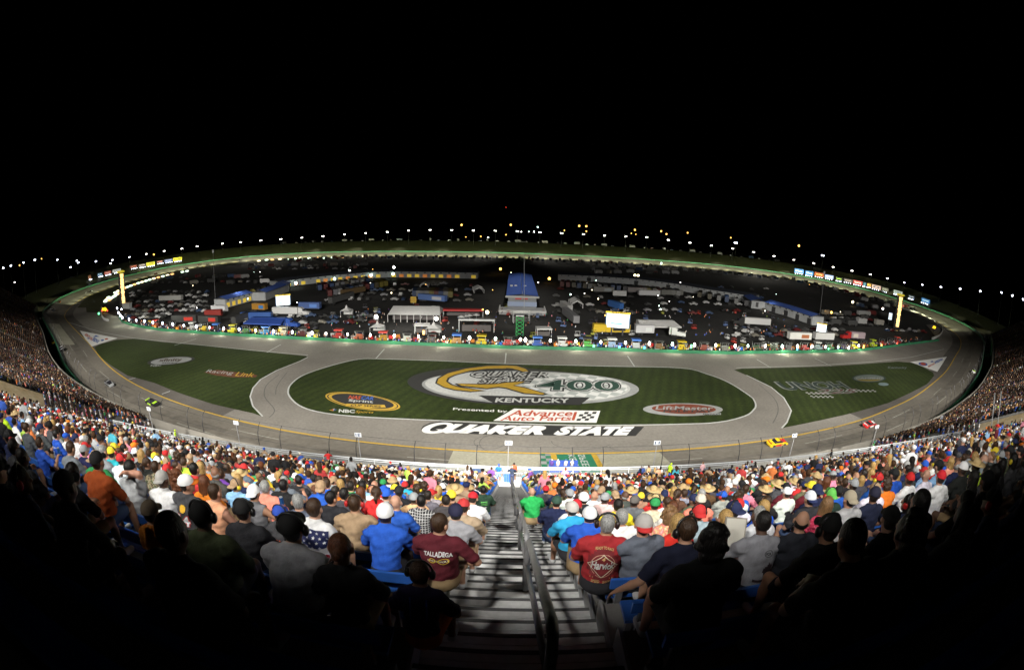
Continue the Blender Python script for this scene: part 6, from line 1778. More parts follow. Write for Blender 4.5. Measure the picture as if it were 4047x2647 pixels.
M_CLOTH = objcol('cloth', .9, .20, 11, bump=.9)
M_PANT = objcol('trouser cloth', .9, .15, 9, bump=.3)
M_HAIR = objcol('hair', .5, .55, 30, bump=.6, stretch=(3, 3, .6), spec=.4)
M_CAP = objcol('cap cloth', .8, .08, 20)
M_PLAST = objcol('headset plastic', .35, .03, 5, spec=.5)
M_SHOE = objcol('shoe', .7, .15, 10)
M_EYE = mat('dark eye', (.02, .015, .012), .3)
M_LIP = mat('lips', (.28, .09, .07), .5)
def np_mesh(name, V, F):
    me = bpy.data.meshes.new(name)
    me.vertices.add(len(V)); me.vertices.foreach_set('co', np.asarray(V, np.float32).ravel())
    me.loops.add(F.size); me.loops.foreach_set('vertex_index', F.astype(np.int32).ravel())
    me.polygons.add(len(F)); me.polygons.foreach_set('loop_start', np.arange(0, F.size, 4, dtype=np.int32))
    me.update(calc_edges=True)
    me.shade_smooth()
    return me
def sub_mesh(name, V, F, keep, off, N, rough=0.0):
    """a garment: the body's own faces of one region, lifted off the skin"""
    f = F[keep]
    used = np.unique(f)
    mp = np.full(len(V), -1); mp[used] = np.arange(len(used))
    v = V[used].copy()
    # relax the open hem
    e = np.concatenate([f[:, [0, 1]], f[:, [1, 2]], f[:, [2, 3]], f[:, [3, 0]]]); es = np.sort(e, 1)
    uq, ct = np.unique(es, axis=0, return_counts=True); be = uq[ct == 1]
    nb = {}
    for a, b in be: nb.setdefault(a, []).append(b); nb.setdefault(b, []).append(a)
    P = V.copy()
    for _ in range(6):
        Q = P.copy()
        for a, l in nb.items():
            if len(l) == 2: Q[a] = .5 * P[a] + .25 * (P[l[0]] + P[l[1]])
        P = Q
    v = P[used] + N[used] * off
    if rough:
        ph = v[:, 0] * 23 + v[:, 2] * 38 + v[:, 1] * 17
        v += N[used] * (rough * (np.sin(ph) + np.sin(v[:, 2] * 71 - v[:, 0] * 19) * .8 + np.sin(v[:, 0] * 53 + v[:, 2] * 29)))[:, None]
    return np_mesh(name, v, mp[f])
PV = {}
def variant(pose, build='m', sleeve=.55, short=True):
    key = (pose, build, sleeve, short)
    if key in PV: return PV[key]
    F_ = person_field(pose, build, sleeve, short)
    V, F, T = F_.mesh(.0125)
    n = len(V)
    for _ in range(2):                              # light fairing of the net
        A = np.zeros((n, 3)); c = np.zeros(n)
        for a, b in ((0, 1), (1, 2), (2, 3), (3, 0)):
            np.add.at(A, F[:, a], V[F[:, b]]); np.add.at(c, F[:, a], 1)
            np.add.at(A, F[:, b], V[F[:, a]]); np.add.at(c, F[:, b], 1)
        V = V * .5 + .5 * A / np.maximum(c, 1)[:, None]
    fn = np.cross(V[F[:, 2]] - V[F[:, 0]], V[F[:, 3]] - V[F[:, 1]])
    N = np.zeros_like(V)
    for k in range(4): np.add.at(N, F[:, k], fn)
    N /= np.linalg.norm(N, axis=1)[:, None] + 1e-9
    tf = np.stack([T[F[:, k]] for k in range(4)], 1)
    body = np_mesh('person', V, F)
    for m in (M_SKIN, M_EYE, M_LIP, M_HAIR): body.materials.append(m)
    mi = np.zeros(len(F), np.int32); mi[(tf == EYE).sum(1) >= 3] = 1; mi[(tf == LIP).sum(1) >= 3] = 2
    body.polygons.foreach_set('material_index', mi)
    shirt = sub_mesh('shirt', V, F, (tf == SHIRT).sum(1) >= 2, .013, N, .0036); shirt.materials.append(M_CLOTH)
    pants = sub_mesh('trousers', V, F, (tf == PANTS).sum(1) >= 2, .009, N, .0015); pants.materials.append(M_PANT)
    isl = V[F].mean(1)[:, 0] < 0
    shoe = [sub_mesh('shoe', V, F, ((tf == SHOE).sum(1) >= 2) & sd_, .007, N) for sd_ in (isl, ~isl)]
    for q in shoe: q.materials.append(M_SHOE)
    hc, Rh = F_.head
    Mh = Matrix([[*Rh[i], hc[i]] for i in range(3)] + [[0, 0, 0, 1]])
    PV[key] = (body, shirt, pants, shoe, Mh)
    return PV[key]
HV = {}
def hair_obj(kind):
    if kind not in HV:
        V, F, T = hair_field(kind, .011)
        me = np_mesh('hair', V, F); me.materials.append(M_HAIR); HV[kind] = me
    return HV[kind]
TV = {}
def hat_obj(kind):
    if kind not in TV:
        db = hat_mesh(kind) if kind != 'set' else headset_mesh()
        for m in db: m.materials.append(M_PLAST if kind == 'set' else M_CAP); m.shade_smooth()
        TV[kind] = tuple(db)
    return TV[kind]
def skin_tone(): return rnd.choice([(.46, .25, .16), (.42, .22, .14), (.50, .28, .19), (.38, .20, .12), (.48, .24, .16), (.20, .10, .06)] if rnd.random() < .9 else [(.10, .05, .03)])
def make_person(loc, rz, pose, build, shirt, pants, skin=None, hair=None, hcol=(.03, .02, .015), hat=None, tcol=None, bcol=None, headset=None, sleeve=.55, short=True, scale=1.0, label=None, group=None, shoes=(.5, .5, .5), name='person'):
    b, s, p, sh, Mh = variant(pose, build, sleeve, short)
    o = bpy.data.objects.new(name, b); C.objects.link(o)
    o.location = loc; o.rotation_euler = (0, 0, rz); o.scale = (scale,) * 3
    o.color = (*(skin or skin_tone()), 1)
    kids = {}
    for nm, me, col in (('shirt', s, shirt), ('trousers', p, pants), ('shoe', sh[0], shoes), ('shoe', sh[1], shoes)):
        q = bpy.data.objects.new(nm, me); C.objects.link(q); q.parent = o; q.color = (*col, 1); kids[nm] = q
    if hair and not (hat in ('cap', 'back', 'beanie', 'straw') and hair in ('short', 'curly', 'ring')):
        q = bpy.data.objects.new('hair', hair_obj(hair)); C.objects.link(q); q.parent = o; q.matrix_local = Mh; q.color = (*hcol, 1); kids['hair'] = q
    elif hair:
        q = bpy.data.objects.new('hair', hair_obj('buzz')); C.objects.link(q); q.parent = o; q.matrix_local = Mh; q.color = (*hcol, 1); kids['hair'] = q
    if hat:
        d, br = hat_obj(hat)
        q = bpy.data.objects.new('cap' if hat != 'straw' else 'hat', d); C.objects.link(q); q.parent = o; q.matrix_local = Mh; q.color = (*(tcol or (.5, .5, .5)), 1); kids['cap'] = q
        e = bpy.data.objects.new('brim', br); C.objects.link(e); e.parent = q; e.color = (*(bcol or tcol or (.5, .5, .5)), 1)
    if headset:
        d, *cu = hat_obj('set')
        q = bpy.data.objects.new('headset', d); C.objects.link(q); q.parent = o; q.matrix_local = Mh @ Matrix.Scale(1.08, 4); q.color = (.015, .015, .015, 1); kids['headset'] = q
        for c_ in cu: e = bpy.data.objects.new('ear_cup', c_); C.objects.link(e); e.parent = q; e.color = (*headset, 1)
    tag(o, label, 'person', group)
    o['_k'] = 1; del o['_k']
    return o, kids
def print_back(kids, variant_key, items, name='print'):
    """letters and shapes printed on the back of a shirt: projected forward on to the cloth"""
    s = kids['shirt']; me = s.data
    bv = BVHTree.FromPolygons([v.co for v in me.vertices], [tuple(p.vertices) for p in me.polygons])
    for n_, (vs2, fs, m) in enumerate(items):
        vs = []
        for x, z in vs2:
            hit = bv.ray_cast(Vector((x, -1, z)), Vector((0, 1, 0)))
            y = hit[0].y if hit[0] is not None else 0
            vs.append((x, y - .012 - .0016 * n_, z))
        q = bpy.data.meshes.new(name); q.from_pydata(vs, [], fs)
        link(name, q, m, s)
def p_text(words, x0, x1, z0, z1, m, bold=.02, arc=0.0, shear=0):
    co, fs, _ = letters(words, bold, shear)
    return ([(x0 + (x1 - x0) * float(a), z0 + (z1 - z0) * float(b) + arc * (1 - (2 * float(a) - 1) ** 2)) for a, b in co], fs, m)
def p_ring(cx, cz, pts, w, m):
    """closed outline of width w through pts (relative to the centre)"""
    n = len(pts)
    vs = [(cx + x, cz + z) for x, z in pts] + [(cx + x * (1 - w), cz + z * (1 - w)) for x, z in pts]
    return (vs, [(i, (i + 1) % n, n + (i + 1) % n, n + i) for i in range(n)], m)
def p_grid(x0, x1, z0, z1, m, nx=8, nz=8, f=None):
    vs = [(x0 + (x1 - x0) * i / nx, z0 + (z1 - z0) * j / nz) for j in range(nz + 1) for i in range(nx + 1)]
    fs = [(j * (nx + 1) + i, j * (nx + 1) + i + 1, (j + 1) * (nx + 1) + i + 1, (j + 1) * (nx + 1) + i) for j in range(nz) for i in range(nx) if f is None or f(i, j)]
    return (vs, fs, m)
def p_star(cx, cz, r, m):
    return ([(cx + r * (1 if i % 2 == 0 else .42) * math.sin(math.pi * i / 5), cz + r * (1 if i % 2 == 0 else .42) * math.cos(math.pi * i / 5)) for i in range(10)], [tuple(range(9, -1, -1))], m)
# ------------------------------------------------------------------ who sits where
COL = {'white': (.80, .80, .80), 'black': (.014, .014, .015), 'royal blue': (.02, .10, .52), 'red': (.55, .03, .03), 'grey': (.30, .31, .32), 'charcoal': (.06, .06, .065), 'navy': (.015, .022, .07), 'orange': (.80, .20, .02), 'yellow': (.85, .65, .04), 'coral': (.85, .28, .20), 'green': (.03, .28, .08), 'maroon': (.13, .012, .02), 'tan': (.36, .24, .14), 'light blue': (.25, .48, .75), 'pink': (.80, .25, .35), 'teal': (.03, .38, .50), 'olive': (.10, .12, .06), 'lime': (.50, .80, .06), 'purple': (.14, .04, .25), 'cream': (.70, .64, .50), 'peach': (.85, .42, .24), 'slate': (.12, .14, .17), 'brown': (.12, .06, .03)}
HC = {'brown': (.045, .022, .010), 'black': (.010, .008, .007), 'grey': (.30, .30, .29), 'blond': (.42, .26, .09), 'auburn': (.12, .04, .015), 'sandy': (.22, .12, .05)}
def seat(px, py, h=.75):
    """row and place along it for a head seen at a photo pixel (2380-wide view)"""
    d = ray(px * PW / 2380, py * PW / 2380)
    t = -h / (d[2] + .55 * d[1])
    return d[0] * t, d[1] * t
TAKEN = []
HPX = []
IND = []                                             # (row, x, dict)
def hero(px, py, label, **k):
    x, y = seat(px, py)
    r = max(2, round((y + .13) / ROW + .10))
    x = x * (r * ROW - .05) / y
    while any(q == r and abs(x - z) < .40 for q, z in TAKEN): x += .05 if x > 0 else -.05
    dy = 0
    HPX.append((px, py, r, y))
    IND.append((r, x, dict(label=label, hero=1, **k)))
    TAKEN.append((r, x))
K = COL
khaki, denim, dark = (.30, .21, .11), (.05, .08, .16), (.03, .03, .035)
# left block
hero(465, 1205, 'person in olive green shirt with dark headset, back half shadowed, below the black silhouettes', pose='lap', build='h', shirt=K['olive'], pants=dark, hair='short', hcol=HC['black'], hat='beanie', tcol=(.01, .01, .01), headset=(.01, .01, .01), scale=1.05)
hero(655, 1275, 'person in pale grey T-shirt and black cap, in the dark rows left of the aisle', pose='knees', build='h', shirt=(.34, .34, .36), pants=dark, hair='short', hcol=HC['black'], hat='cap', tcol=(.008, .008, .008), headset=(.01, .01, .01), scale=1.05)
hero(790, 1285, 'person with auburn hair in a bun and wide necked black top', pose='lap', build='f', shirt=K['black'], pants=khaki, hair='bun', hcol=HC['auburn'], scale=1.0, sleeve=.5)
hero(825, 1190, 'person in tan shirt with red ear cups and a bald spot', pose='lap', build='h', shirt=(.36, .25, .15), pants=dark, hair='buzz', hcol=HC['brown'], headset=(.45, .02, .02), sleeve=.74, scale=1.06)
hero(725, 1195, 'person with brown hair in stars and stripes shirt', pose='lap', build='m', shirt=(.75, .75, .75), pants=denim, hair='short', hcol=HC['brown'], deco='flag', scale=1.04)
hero(885, 1205, 'person in royal blue polo with white and blue cap', pose='knees', build='m', shirt=K['royal blue'], pants=dark, hair='short', hat='cap', tcol=K['white'], bcol=(.02, .06, .35), scale=1.03)
hero(1020, 1240, 'person with short brown hair in maroon shirt with pale speedway lettering', pose='turned', build='h', shirt=(.10, .012, .02), pants=khaki, hair='short', hcol=HC['brown'], deco='lettering', scale=1.03)
hero(970, 1315, 'child in navy shirt with blue lanyard and headset', pose='lap', build='f', shirt=(.018, .014, .05), pants=(.7, .16, .02), hair='short', hcol=HC['brown'], headset=(.01, .01, .01), scale=.84, deco='lanyard')
hero(955, 1228, 'child in blue cap and black shirt with a flame print', pose='lap', build='f', shirt=K['charcoal'], pants=dark, hair='short', hat='cap', tcol=(.03, .08, .45), headset=(.01, .01, .01), scale=.86, deco='flame')
hero(490, 1143, 'person with balding dark hair in peach tank top', pose='lap', build='m', shirt=K['peach'], pants=denim, hair='buzz', hcol=HC['brown'], sleeve=0.0)
hero(530, 1155, 'person with orange and white cap in charcoal shirt with number four', pose='turned', build='h', shirt=K['charcoal'], pants=denim, hair='short', hat='cap', tcol=K['white'], bcol=K['orange'], deco='four', scale=1.05)
hero(590, 1155, 'person with white cap in grey tank top holding a can', pose='drink', build='m', shirt=(.16, .16, .17), pants=denim, hair='short', hat='back', tcol=K['white'], sleeve=0.0)
hero(615, 1137, 'person with grey brown hair in coral T-shirt', pose='lap', build='h', shirt=K['coral'], pants=denim, hair='short', hcol=HC['grey'])
hero(655, 1130, 'person with dark hair in plain black T-shirt beside the coral shirt', pose='lap', build='h', shirt=K['black'], pants=dark, hair='short', hcol=HC['black'])
hero(305, 1092, 'person in heather grey T-shirt with one hand behind the head', pose='headhand', build='h', shirt=(.36, .37, .38), pants=denim, hair='short', hcol=HC['black'], scale=1.08)
hero(350, 1097, 'person with cropped brown hair in camouflage shirt', pose='knees', build='h', shirt=(.16, .14, .08), pants=denim, hair='buzz', hcol=HC['brown'], deco='camo')
hero(410, 1113, 'person with very long curly brown hair in black top', pose='lap', build='f', shirt=K['black'], pants=denim, hair='curlylong', hcol=HC['auburn'])
hero(215, 1115, 'person in burnt orange shirt with dark cap, at the shadow edge on the left', pose='knees', build='h', shirt=(.32, .06, .01), pants=denim, hair='short', hat='cap', tcol=(.01, .01, .01), scale=1.08)
hero(345, 1190, 'child with khaki cap and orange shirt in the dim row', pose='lap', build='f', shirt=(.55, .17, .02), pants=dark, hair='short', hat='cap', tcol=(.16, .12, .08), scale=.9)
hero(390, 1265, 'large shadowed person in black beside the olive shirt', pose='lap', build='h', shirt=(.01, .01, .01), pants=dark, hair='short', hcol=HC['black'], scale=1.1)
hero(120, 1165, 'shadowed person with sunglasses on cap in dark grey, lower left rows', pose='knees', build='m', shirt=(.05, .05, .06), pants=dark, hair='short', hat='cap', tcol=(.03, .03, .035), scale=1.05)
hero(5, 965, 'person in neon yellow shirt at the far left edge', pose='lap', build='h', shirt=(.55, .85, .03), pants=dark, hair='buzz', hcol=HC['sandy'])
hero(128, 1015, 'person with black hair in royal blue T-shirt with pale print, far left', pose='lap', build='m', shirt=(.02, .09, .50), pants=denim, hair='short', hcol=HC['black'], deco='blueprint')
hero(93, 1035, 'child with brown hair in royal blue shirt lifting a bottle', pose='drink', build='f', shirt=(.02, .08, .45), pants=denim, hair='short', hcol=HC['brown'], scale=.92)
hero(152, 1048, 'person with brown hair looking down in grey T-shirt, far left', pose='phone', build='m', shirt=(.17, .19, .21), pants=denim, hair='short', hcol=HC['brown'])
hero(60, 1000, 'person with dark hair in dark grey shirt beside the neon shirt', pose='lap', build='m', shirt=(.08, .09, .10), pants=denim, hair='short', hcol=HC['brown'])
hero(456, 1135, 'person with grey cap worn backward in white shirt', pose='lap', build='h', shirt=K['white'], pants=denim, hair='short', hcol=HC['brown'], hat='back', tcol=(.38, .37, .35))
hero(692, 1122, 'person with red ear cups in black shirt with red number', pose='lap', build='h', shirt=(.02, .02, .022), pants=dark, hair='short', hcol=HC['black'], headset=(.5, .02, .02), deco='rednumber')
hero(768, 1155, 'person with thick black hair in black T-shirt behind the tan shirt', pose='turned', build='h', shirt=(.02, .02, .024), pants=dark, hair='short', hcol=HC['black'])
hero(977, 1172, 'person with cropped black hair in black and white plaid shirt', pose='lap', build='m', shirt=(.2, .2, .2), pants=dark, hair='buzz', hcol=HC['black'], deco='plaid', sleeve=.95)
hero(1095, 1168, 'person with red cap in white T-shirt by the aisle', pose='phone', build='h', shirt=K['white'], pants=denim, hair='short', hat='cap', tcol=(.55, .02, .03))
hero(1125, 1142, 'person in black and green vest with headset at the aisle edge', pose='lap', build='m', shirt=(.02, .05, .03), pants=denim, hair='buzz', hcol=HC['black'], headset=(.02, .02, .02), deco='greenlines')
hero(1052, 1198, 'person with navy cap in light grey T-shirt near the aisle', pose='knees', build='m', shirt=(.30, .30, .32), pants=khaki, hair='short', hat='cap', tcol=(.02, .02, .05))
hero(1075, 1192, 'person in tan jacket holding both hands to the chin near the aisle', pose='phone', build='h', shirt=(.40, .30, .20), pants=khaki, hair='short', hat='cap', tcol=(.5, .04, .04), sleeve=.95)
hero(560, 1180, 'person with black and orange headset cap in the shadowed row by the number four shirt', pose='lap', build='m', shirt=dark, pants=denim, hair='short', hat='cap', tcol=(.015, .015, .015), headset=(.02, .02, .02))
# right block
hero(1405, 1248, 'person with grey hair, big black headset and red printed shirt', pose='lap', build='h', shirt=(.36, .025, .03), pants=dark, hair='buzz', hcol=HC['grey'], headset=(.02, .01, .01), deco='redshirt', scale=1.05)
hero(1368, 1212, 'person with white cap in royal blue polo and khaki trousers by the aisle', pose='knees', build='h', shirt=(.02, .09, .48), pants=khaki, hair='short', hat='cap', tcol=K['white'], bcol=(.03, .08, .4), short=False)
hero(1340, 1200, 'person in bright azure shirt with white lettering', pose='knees', build='h', shirt=(.03, .34, .62), pants=dark, hair='short', hat='cap', tcol=(.5, .48, .45), deco='ocean')
hero(1337, 1180, 'person with red cap in white T-shirt and khaki trousers by the aisle', pose='lap', build='m', shirt=K['white'], pants=khaki, hair='short', hat='cap', tcol=(.5, .02, .03), short=False)
hero(1292, 1175, 'person with dark green cap in wide navy T-shirt at the aisle', pose='lap', build='h', shirt=(.012, .018, .06), pants=denim, hair='short', hat='cap', tcol=(.03, .07, .05), short=False)
hero(1495, 1230, 'person with grey and red cap in slate T-shirt', pose='folded', build='h', shirt=(.12, .135, .17), pants=dark, hair='short', hat='back', tcol=(.40, .38, .36), bcol=(.5, .03, .03), scale=1.05)
hero(1565, 1240, 'person with smooth blond hair in red top', pose='lap', build='f', shirt=(.62, .03, .02), pants=denim, hair='long', hcol=HC['blond'])
hero(1596, 1268, 'person with brown hair and black headset in navy shirt reaching left', pose='reach', build='h', shirt=(.010, .012, .03), pants=(.02, .03, .07), hair='short', hcol=HC['brown'], headset=(.01, .01, .01), scale=1.05)
hero(1640, 1335, 'large shadowed head and shoulders in black right of the navy shirt', pose='lap', build='h', shirt=(.008, .008, .008), pants=dark, hair='curly', hcol=HC['black'], scale=1.12)
hero(1690, 1218, 'person with short blond hair in orange printed shirt', pose='lap', build='h', shirt=(.80, .19, .01), pants=denim, hair='short', hcol=HC['blond'], deco='orangeprint')
hero(1775, 1245, 'person with dark hair in pale grey sweatshirt holding a folder', pose='phone', build='h', shirt=(.30, .30, .33), pants=dark, hair='short', hcol=HC['black'], sleeve=.95, deco='sweat')
hero(1810, 1212, 'person with bald crown in dark shirt behind the grey sweatshirt', pose='turned', build='h', shirt=(.02, .022, .03), pants=dark, hair='ring', hcol=HC['black'])
hero(1915, 1193, 'person with long light brown hair in patterned pink top', pose='turned', build='f', shirt=(.68, .06, .13), pants=denim, hair='long', hcol=HC['sandy'], deco='pink')
hero(1557, 1200, 'person with big curly blond hair in orange patterned blouse', pose='lap', build='f', shirt=(.80, .35, .18), pants=khaki, hair='curly', hcol=HC['sandy'], deco='blouse')
hero(1608, 1200, 'person with red cap and grey hair in pale blue shirt', pose='lap', build='m', shirt=(.35, .45, .50), pants=khaki, hair='short', hat='back', tcol=(.50, .03, .03), headset=(.01, .01, .01))
hero(1627, 1172, 'person with cream cap in coral sleeveless top', pose='lap', build='h', shirt=(.85, .25, .17), pants=denim, hair='short', hcol=HC['auburn'], hat='cap', tcol=(.62, .56, .46), sleeve=.2)
hero(1436, 1180, 'person with short dark hair in bright yellow T-shirt', pose='lap', build='h', shirt=(.88, .72, .02), pants=denim, hair='short', hcol=HC['black'])
hero(1473, 1163, 'person with camouflage cap in slate grey shirt', pose='turned', build='m', shirt=(.13, .14, .15), pants=denim, hair='short', hat='cap', tcol=(.12, .11, .10))
hero(1884, 1168, 'person with white and navy striped cap in dark shirt', pose='lap', build='m', shirt=dark, pants=denim, hair='short', hat='back', tcol=(.68, .70, .76), bcol=(.02, .03, .1))
hero(1967, 1165, 'person with mesh tan cap in light grey T-shirt', pose='lap', build='h', shirt=(.45, .45, .46), pants=denim, hair='short', hcol=HC['black'], hat='back', tcol=(.38, .33, .24))
hero(2030, 1158, 'person with navy and red cap, dim face and navy shirt, right side', pose='turned', build='m', shirt=(.015, .02, .05), pants=dark, hair='short', hat='cap', tcol=(.02, .02, .04), bcol=(.5, .02, .03))
hero(2118, 1110, 'person with red and black cap in white shirt, upper right rows', pose='turned', build='m', shirt=K['white'], pants=denim, hair='short', hat='cap', tcol=(.55, .02, .02), bcol=(.02, .02, .02))
hero(2190, 1105, 'person with bright red cap and collar in white shirt at the right shadow edge', pose='turned', build='h', shirt=K['white'], pants=denim, hair='short', hat='cap', tcol=(.6, .02, .03))
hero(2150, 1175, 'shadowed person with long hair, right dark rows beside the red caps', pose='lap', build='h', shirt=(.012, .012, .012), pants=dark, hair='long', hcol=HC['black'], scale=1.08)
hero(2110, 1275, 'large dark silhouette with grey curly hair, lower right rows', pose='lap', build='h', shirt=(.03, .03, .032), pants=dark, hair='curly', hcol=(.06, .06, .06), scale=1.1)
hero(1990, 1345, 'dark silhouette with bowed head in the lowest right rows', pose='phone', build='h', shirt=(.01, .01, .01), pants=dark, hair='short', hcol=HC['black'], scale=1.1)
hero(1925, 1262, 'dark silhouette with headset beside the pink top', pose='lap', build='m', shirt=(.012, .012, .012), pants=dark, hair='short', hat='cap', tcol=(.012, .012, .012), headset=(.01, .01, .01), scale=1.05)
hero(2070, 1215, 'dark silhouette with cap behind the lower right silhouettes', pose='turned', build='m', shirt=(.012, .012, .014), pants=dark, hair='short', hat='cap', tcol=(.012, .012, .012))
hero(1268, 1140, 'person with red cap in charcoal T-shirt by the aisle', pose='lap', build='h', shirt=(.07, .07, .08), pants=khaki, hair='short', hat='cap', tcol=(.5, .02, .03))
hero(1240, 1150, 'person with bald head in bright green T-shirt at the aisle', pose='knees', build='h', shirt=(.02, .35, .08), pants=khaki, hair=None)
hero(1745, 1200, 'person with white headband in white shirt with figure print', pose='lap', build='h', shirt=(.62, .63, .66), pants=denim, hair='buzz', hcol=HC['grey'], deco='figure')
hero(1448, 1210, 'person with white cap in white T-shirt behind the slate shirt', pose='lap', build='h', shirt=K['white'], pants=denim, hair='short', hcol=HC['grey'])
hero(1843, 1168, 'person with lime green cap in dark green shirt', pose='lap', build='h', shirt=(.015, .035, .025), pants=dark, hair='short', hat='back', tcol=(.12, .45, .08), headset=(.4, .02, .02))
# everyone else in the near rows
def in_frame(x, y, z):
    v = np.array((x, y, z - CAM_H)); c = np.array((v @ _right, v @ _up, v @ _fwd)); n = np.linalg.norm(c)
    th = math.acos(c[2] / n); r = 2 * F_PX * math.sin(th / 2); q = math.hypot(c[0], c[1]) + 1e-9
    X, Y = PW / 2 + r * c[0] / q, PH / 2 - r * c[1] / q
    return -70 < X < PW + 70 and -50 < Y < PH + 120, n
cand = []
for r in range(1, 15):
    for s in (-1, 1):
        x = AX + s * (1.22 if r > 1 else 1.5)
        while abs(x) < 26:
            xx = x + rnd.uniform(-.04, .04)
            ok, dist = in_frame(xx, r * ROW, tread_z(r) + 1.1)
            if ok and dist > .9: cand.append([r, xx, dist])
            x += s * .53
for r, x in TAKEN: cand = [c for c in cand if not (c[0] == r and abs(c[1] - x) < .44)]
cand = [c for c in cand if rnd.random() < .95]
cand = [c for c in cand if not ((c[0] <= 2 and abs(c[1]) < 3.0) or (c[0] == 3 and abs(c[1]) < 2.3) or (c[0] == 1 and abs(c[1]) < 4.5))]
def disp(x, y, z):
    v = np.array((x, y, z - CAM_H)); c = np.array((v @ _right, v @ _up, v @ _fwd)); n = np.linalg.norm(c)
    r = 2 * F_PX * math.sin(math.acos(c[2] / n) / 2); q = math.hypot(c[0], c[1]) + 1e-9
    return (PW / 2 + r * c[0] / q) * 2380 / PW, (PH / 2 - r * c[1] / q) * 2380 / PW
def hides(c):
    X, Y = disp(c[1], c[0] * ROW - .1, tread_z(c[0]) + 1.2)
    for hx, hy, hr, d in HPX:
        if hr <= c[0]: continue
        s = 4.2 / math.hypot(d, 2.6, (hx - 1190) / 400)
        if abs(X - hx) < 50 * s and hy - 20 * s < Y < hy + 78 * s: return True
    return False
cand = [c for c in cand if not hides(c)]
cand.sort(key=lambda c: c[2])
near, rest = cand[:300 - len(IND) - 14], cand[300 - len(IND) - 14:]
NEAR_D = near[-1][2]
SW = ['white'] * 9 + ['black'] * 8 + ['royal blue'] * 5 + ['red'] * 4 + ['grey'] * 5 + ['charcoal'] * 5 + ['navy'] * 4 + ['orange'] * 3 + ['yellow'] + ['coral'] * 2 + ['green', 'maroon', 'tan', 'tan', 'light blue', 'light blue', 'pink', 'teal', 'olive', 'olive', 'lime', 'purple', 'cream', 'peach', 'slate', 'slate', 'brown']
HEADS = [('short brown hair', dict(hair='short', hcol=HC['brown'])), ('short black hair', dict(hair='short', hcol=HC['black'])), ('short grey hair', dict(hair='buzz', hcol=HC['grey'])), ('cropped sandy hair', dict(hair='buzz', hcol=HC['sandy'])), ('long blond hair', dict(hair='long', hcol=HC['blond'], build='f')), ('long brown hair', dict(hair='long', hcol=HC['brown'], build='f')), ('a brown ponytail', dict(hair='pony', hcol=HC['brown'], build='f')), ('curly dark hair', dict(hair='curly', hcol=HC['brown'])), ('a bald head', dict(hair=None)), ('a grey hair ring', dict(hair='ring', hcol=HC['grey'])),
         ('a white cap', dict(hair='short', hat='cap', tcol=K['white'])), ('a black cap', dict(hair='short', hat='cap', tcol=K['black'])), ('a red cap', dict(hair='short', hat='cap', tcol=K['red'])), ('a blue cap', dict(hair='short', hat='cap', tcol=K['royal blue'])), ('a tan cap', dict(hair='short', hat='back', tcol=K['tan'])), ('a grey cap', dict(hair='short', hat='cap', tcol=K['grey'])), ('a navy cap', dict(hair='short', hat='back', tcol=K['navy'])), ('a yellow cap', dict(hair='short', hat='cap', tcol=K['yellow'])), ('a straw hat', dict(hair='short', hat='straw', tcol=(.5, .36, .17))), ('short dark hair', dict(hair='short', hcol=(.02, .014, .01))), ('a close crop', dict(hair='buzz', hcol=HC['brown'])), ('a long auburn mane', dict(hair='long', hcol=HC['auburn'], build='f')), ('a black cap', dict(hair='short', hat='back', tcol=K['black'])), ('a green cap', dict(hair='short', hat='cap', tcol=K['green']))]
SEATED = ['lap', 'knees', 'folded', 'upright', 'turned', 'drink', 'phone', 'lap', 'knees', 'turned']
for r, x, d in near:
    hd, hk = rnd.choice(HEADS); sc = rnd.choice(SW)
    k = dict(hk); k.setdefault('build', rnd.choice(['m', 'm', 'h']))
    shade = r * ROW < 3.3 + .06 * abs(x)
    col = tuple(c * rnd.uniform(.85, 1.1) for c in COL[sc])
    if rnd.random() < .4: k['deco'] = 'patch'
    if shade: sc = rnd.choice(['black', 'charcoal', 'navy']); col = COL[sc]; k.pop('deco', 0); hd, h2 = rnd.choice([('short dark hair', dict(hair='short', hcol=(.02, .014, .01), hat=None)), ('a black cap', dict(hair='short', hcol=HC['black'], hat='cap', tcol=K['black'])), ('long dark hair', dict(hair='long', hcol=HC['black'], hat=None, build='f'))]); k.update(h2)  # shaded rows get dark clothes and hair, shade put into their colour
    if rnd.random() < .22: k['headset'] = rnd.choice([(.02, .02, .02), (.5, .02, .02), (.7, .55, .02)])
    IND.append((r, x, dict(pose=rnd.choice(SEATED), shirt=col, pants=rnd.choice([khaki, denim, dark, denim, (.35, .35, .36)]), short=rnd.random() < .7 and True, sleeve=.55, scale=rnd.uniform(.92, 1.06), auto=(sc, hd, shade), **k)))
by = {}
for r, x, k in IND: by.setdefault((r, x > AX), []).append((abs(x - AX), x, k))
for key, l in by.items(): l.sort(key=lambda t: t[0])
PRINTS = {}
def ink(n, c): return mat('print ' + n, c, .8)
I_W, I_R, I_Y, I_K, I_G = ink('white', (.7, .7, .7)), ink('red', (.5, .02, .02)), ink('yellow', (.7, .5, .03)), ink('black', (.02, .02, .02)), ink('gold', (.55, .38, .16))
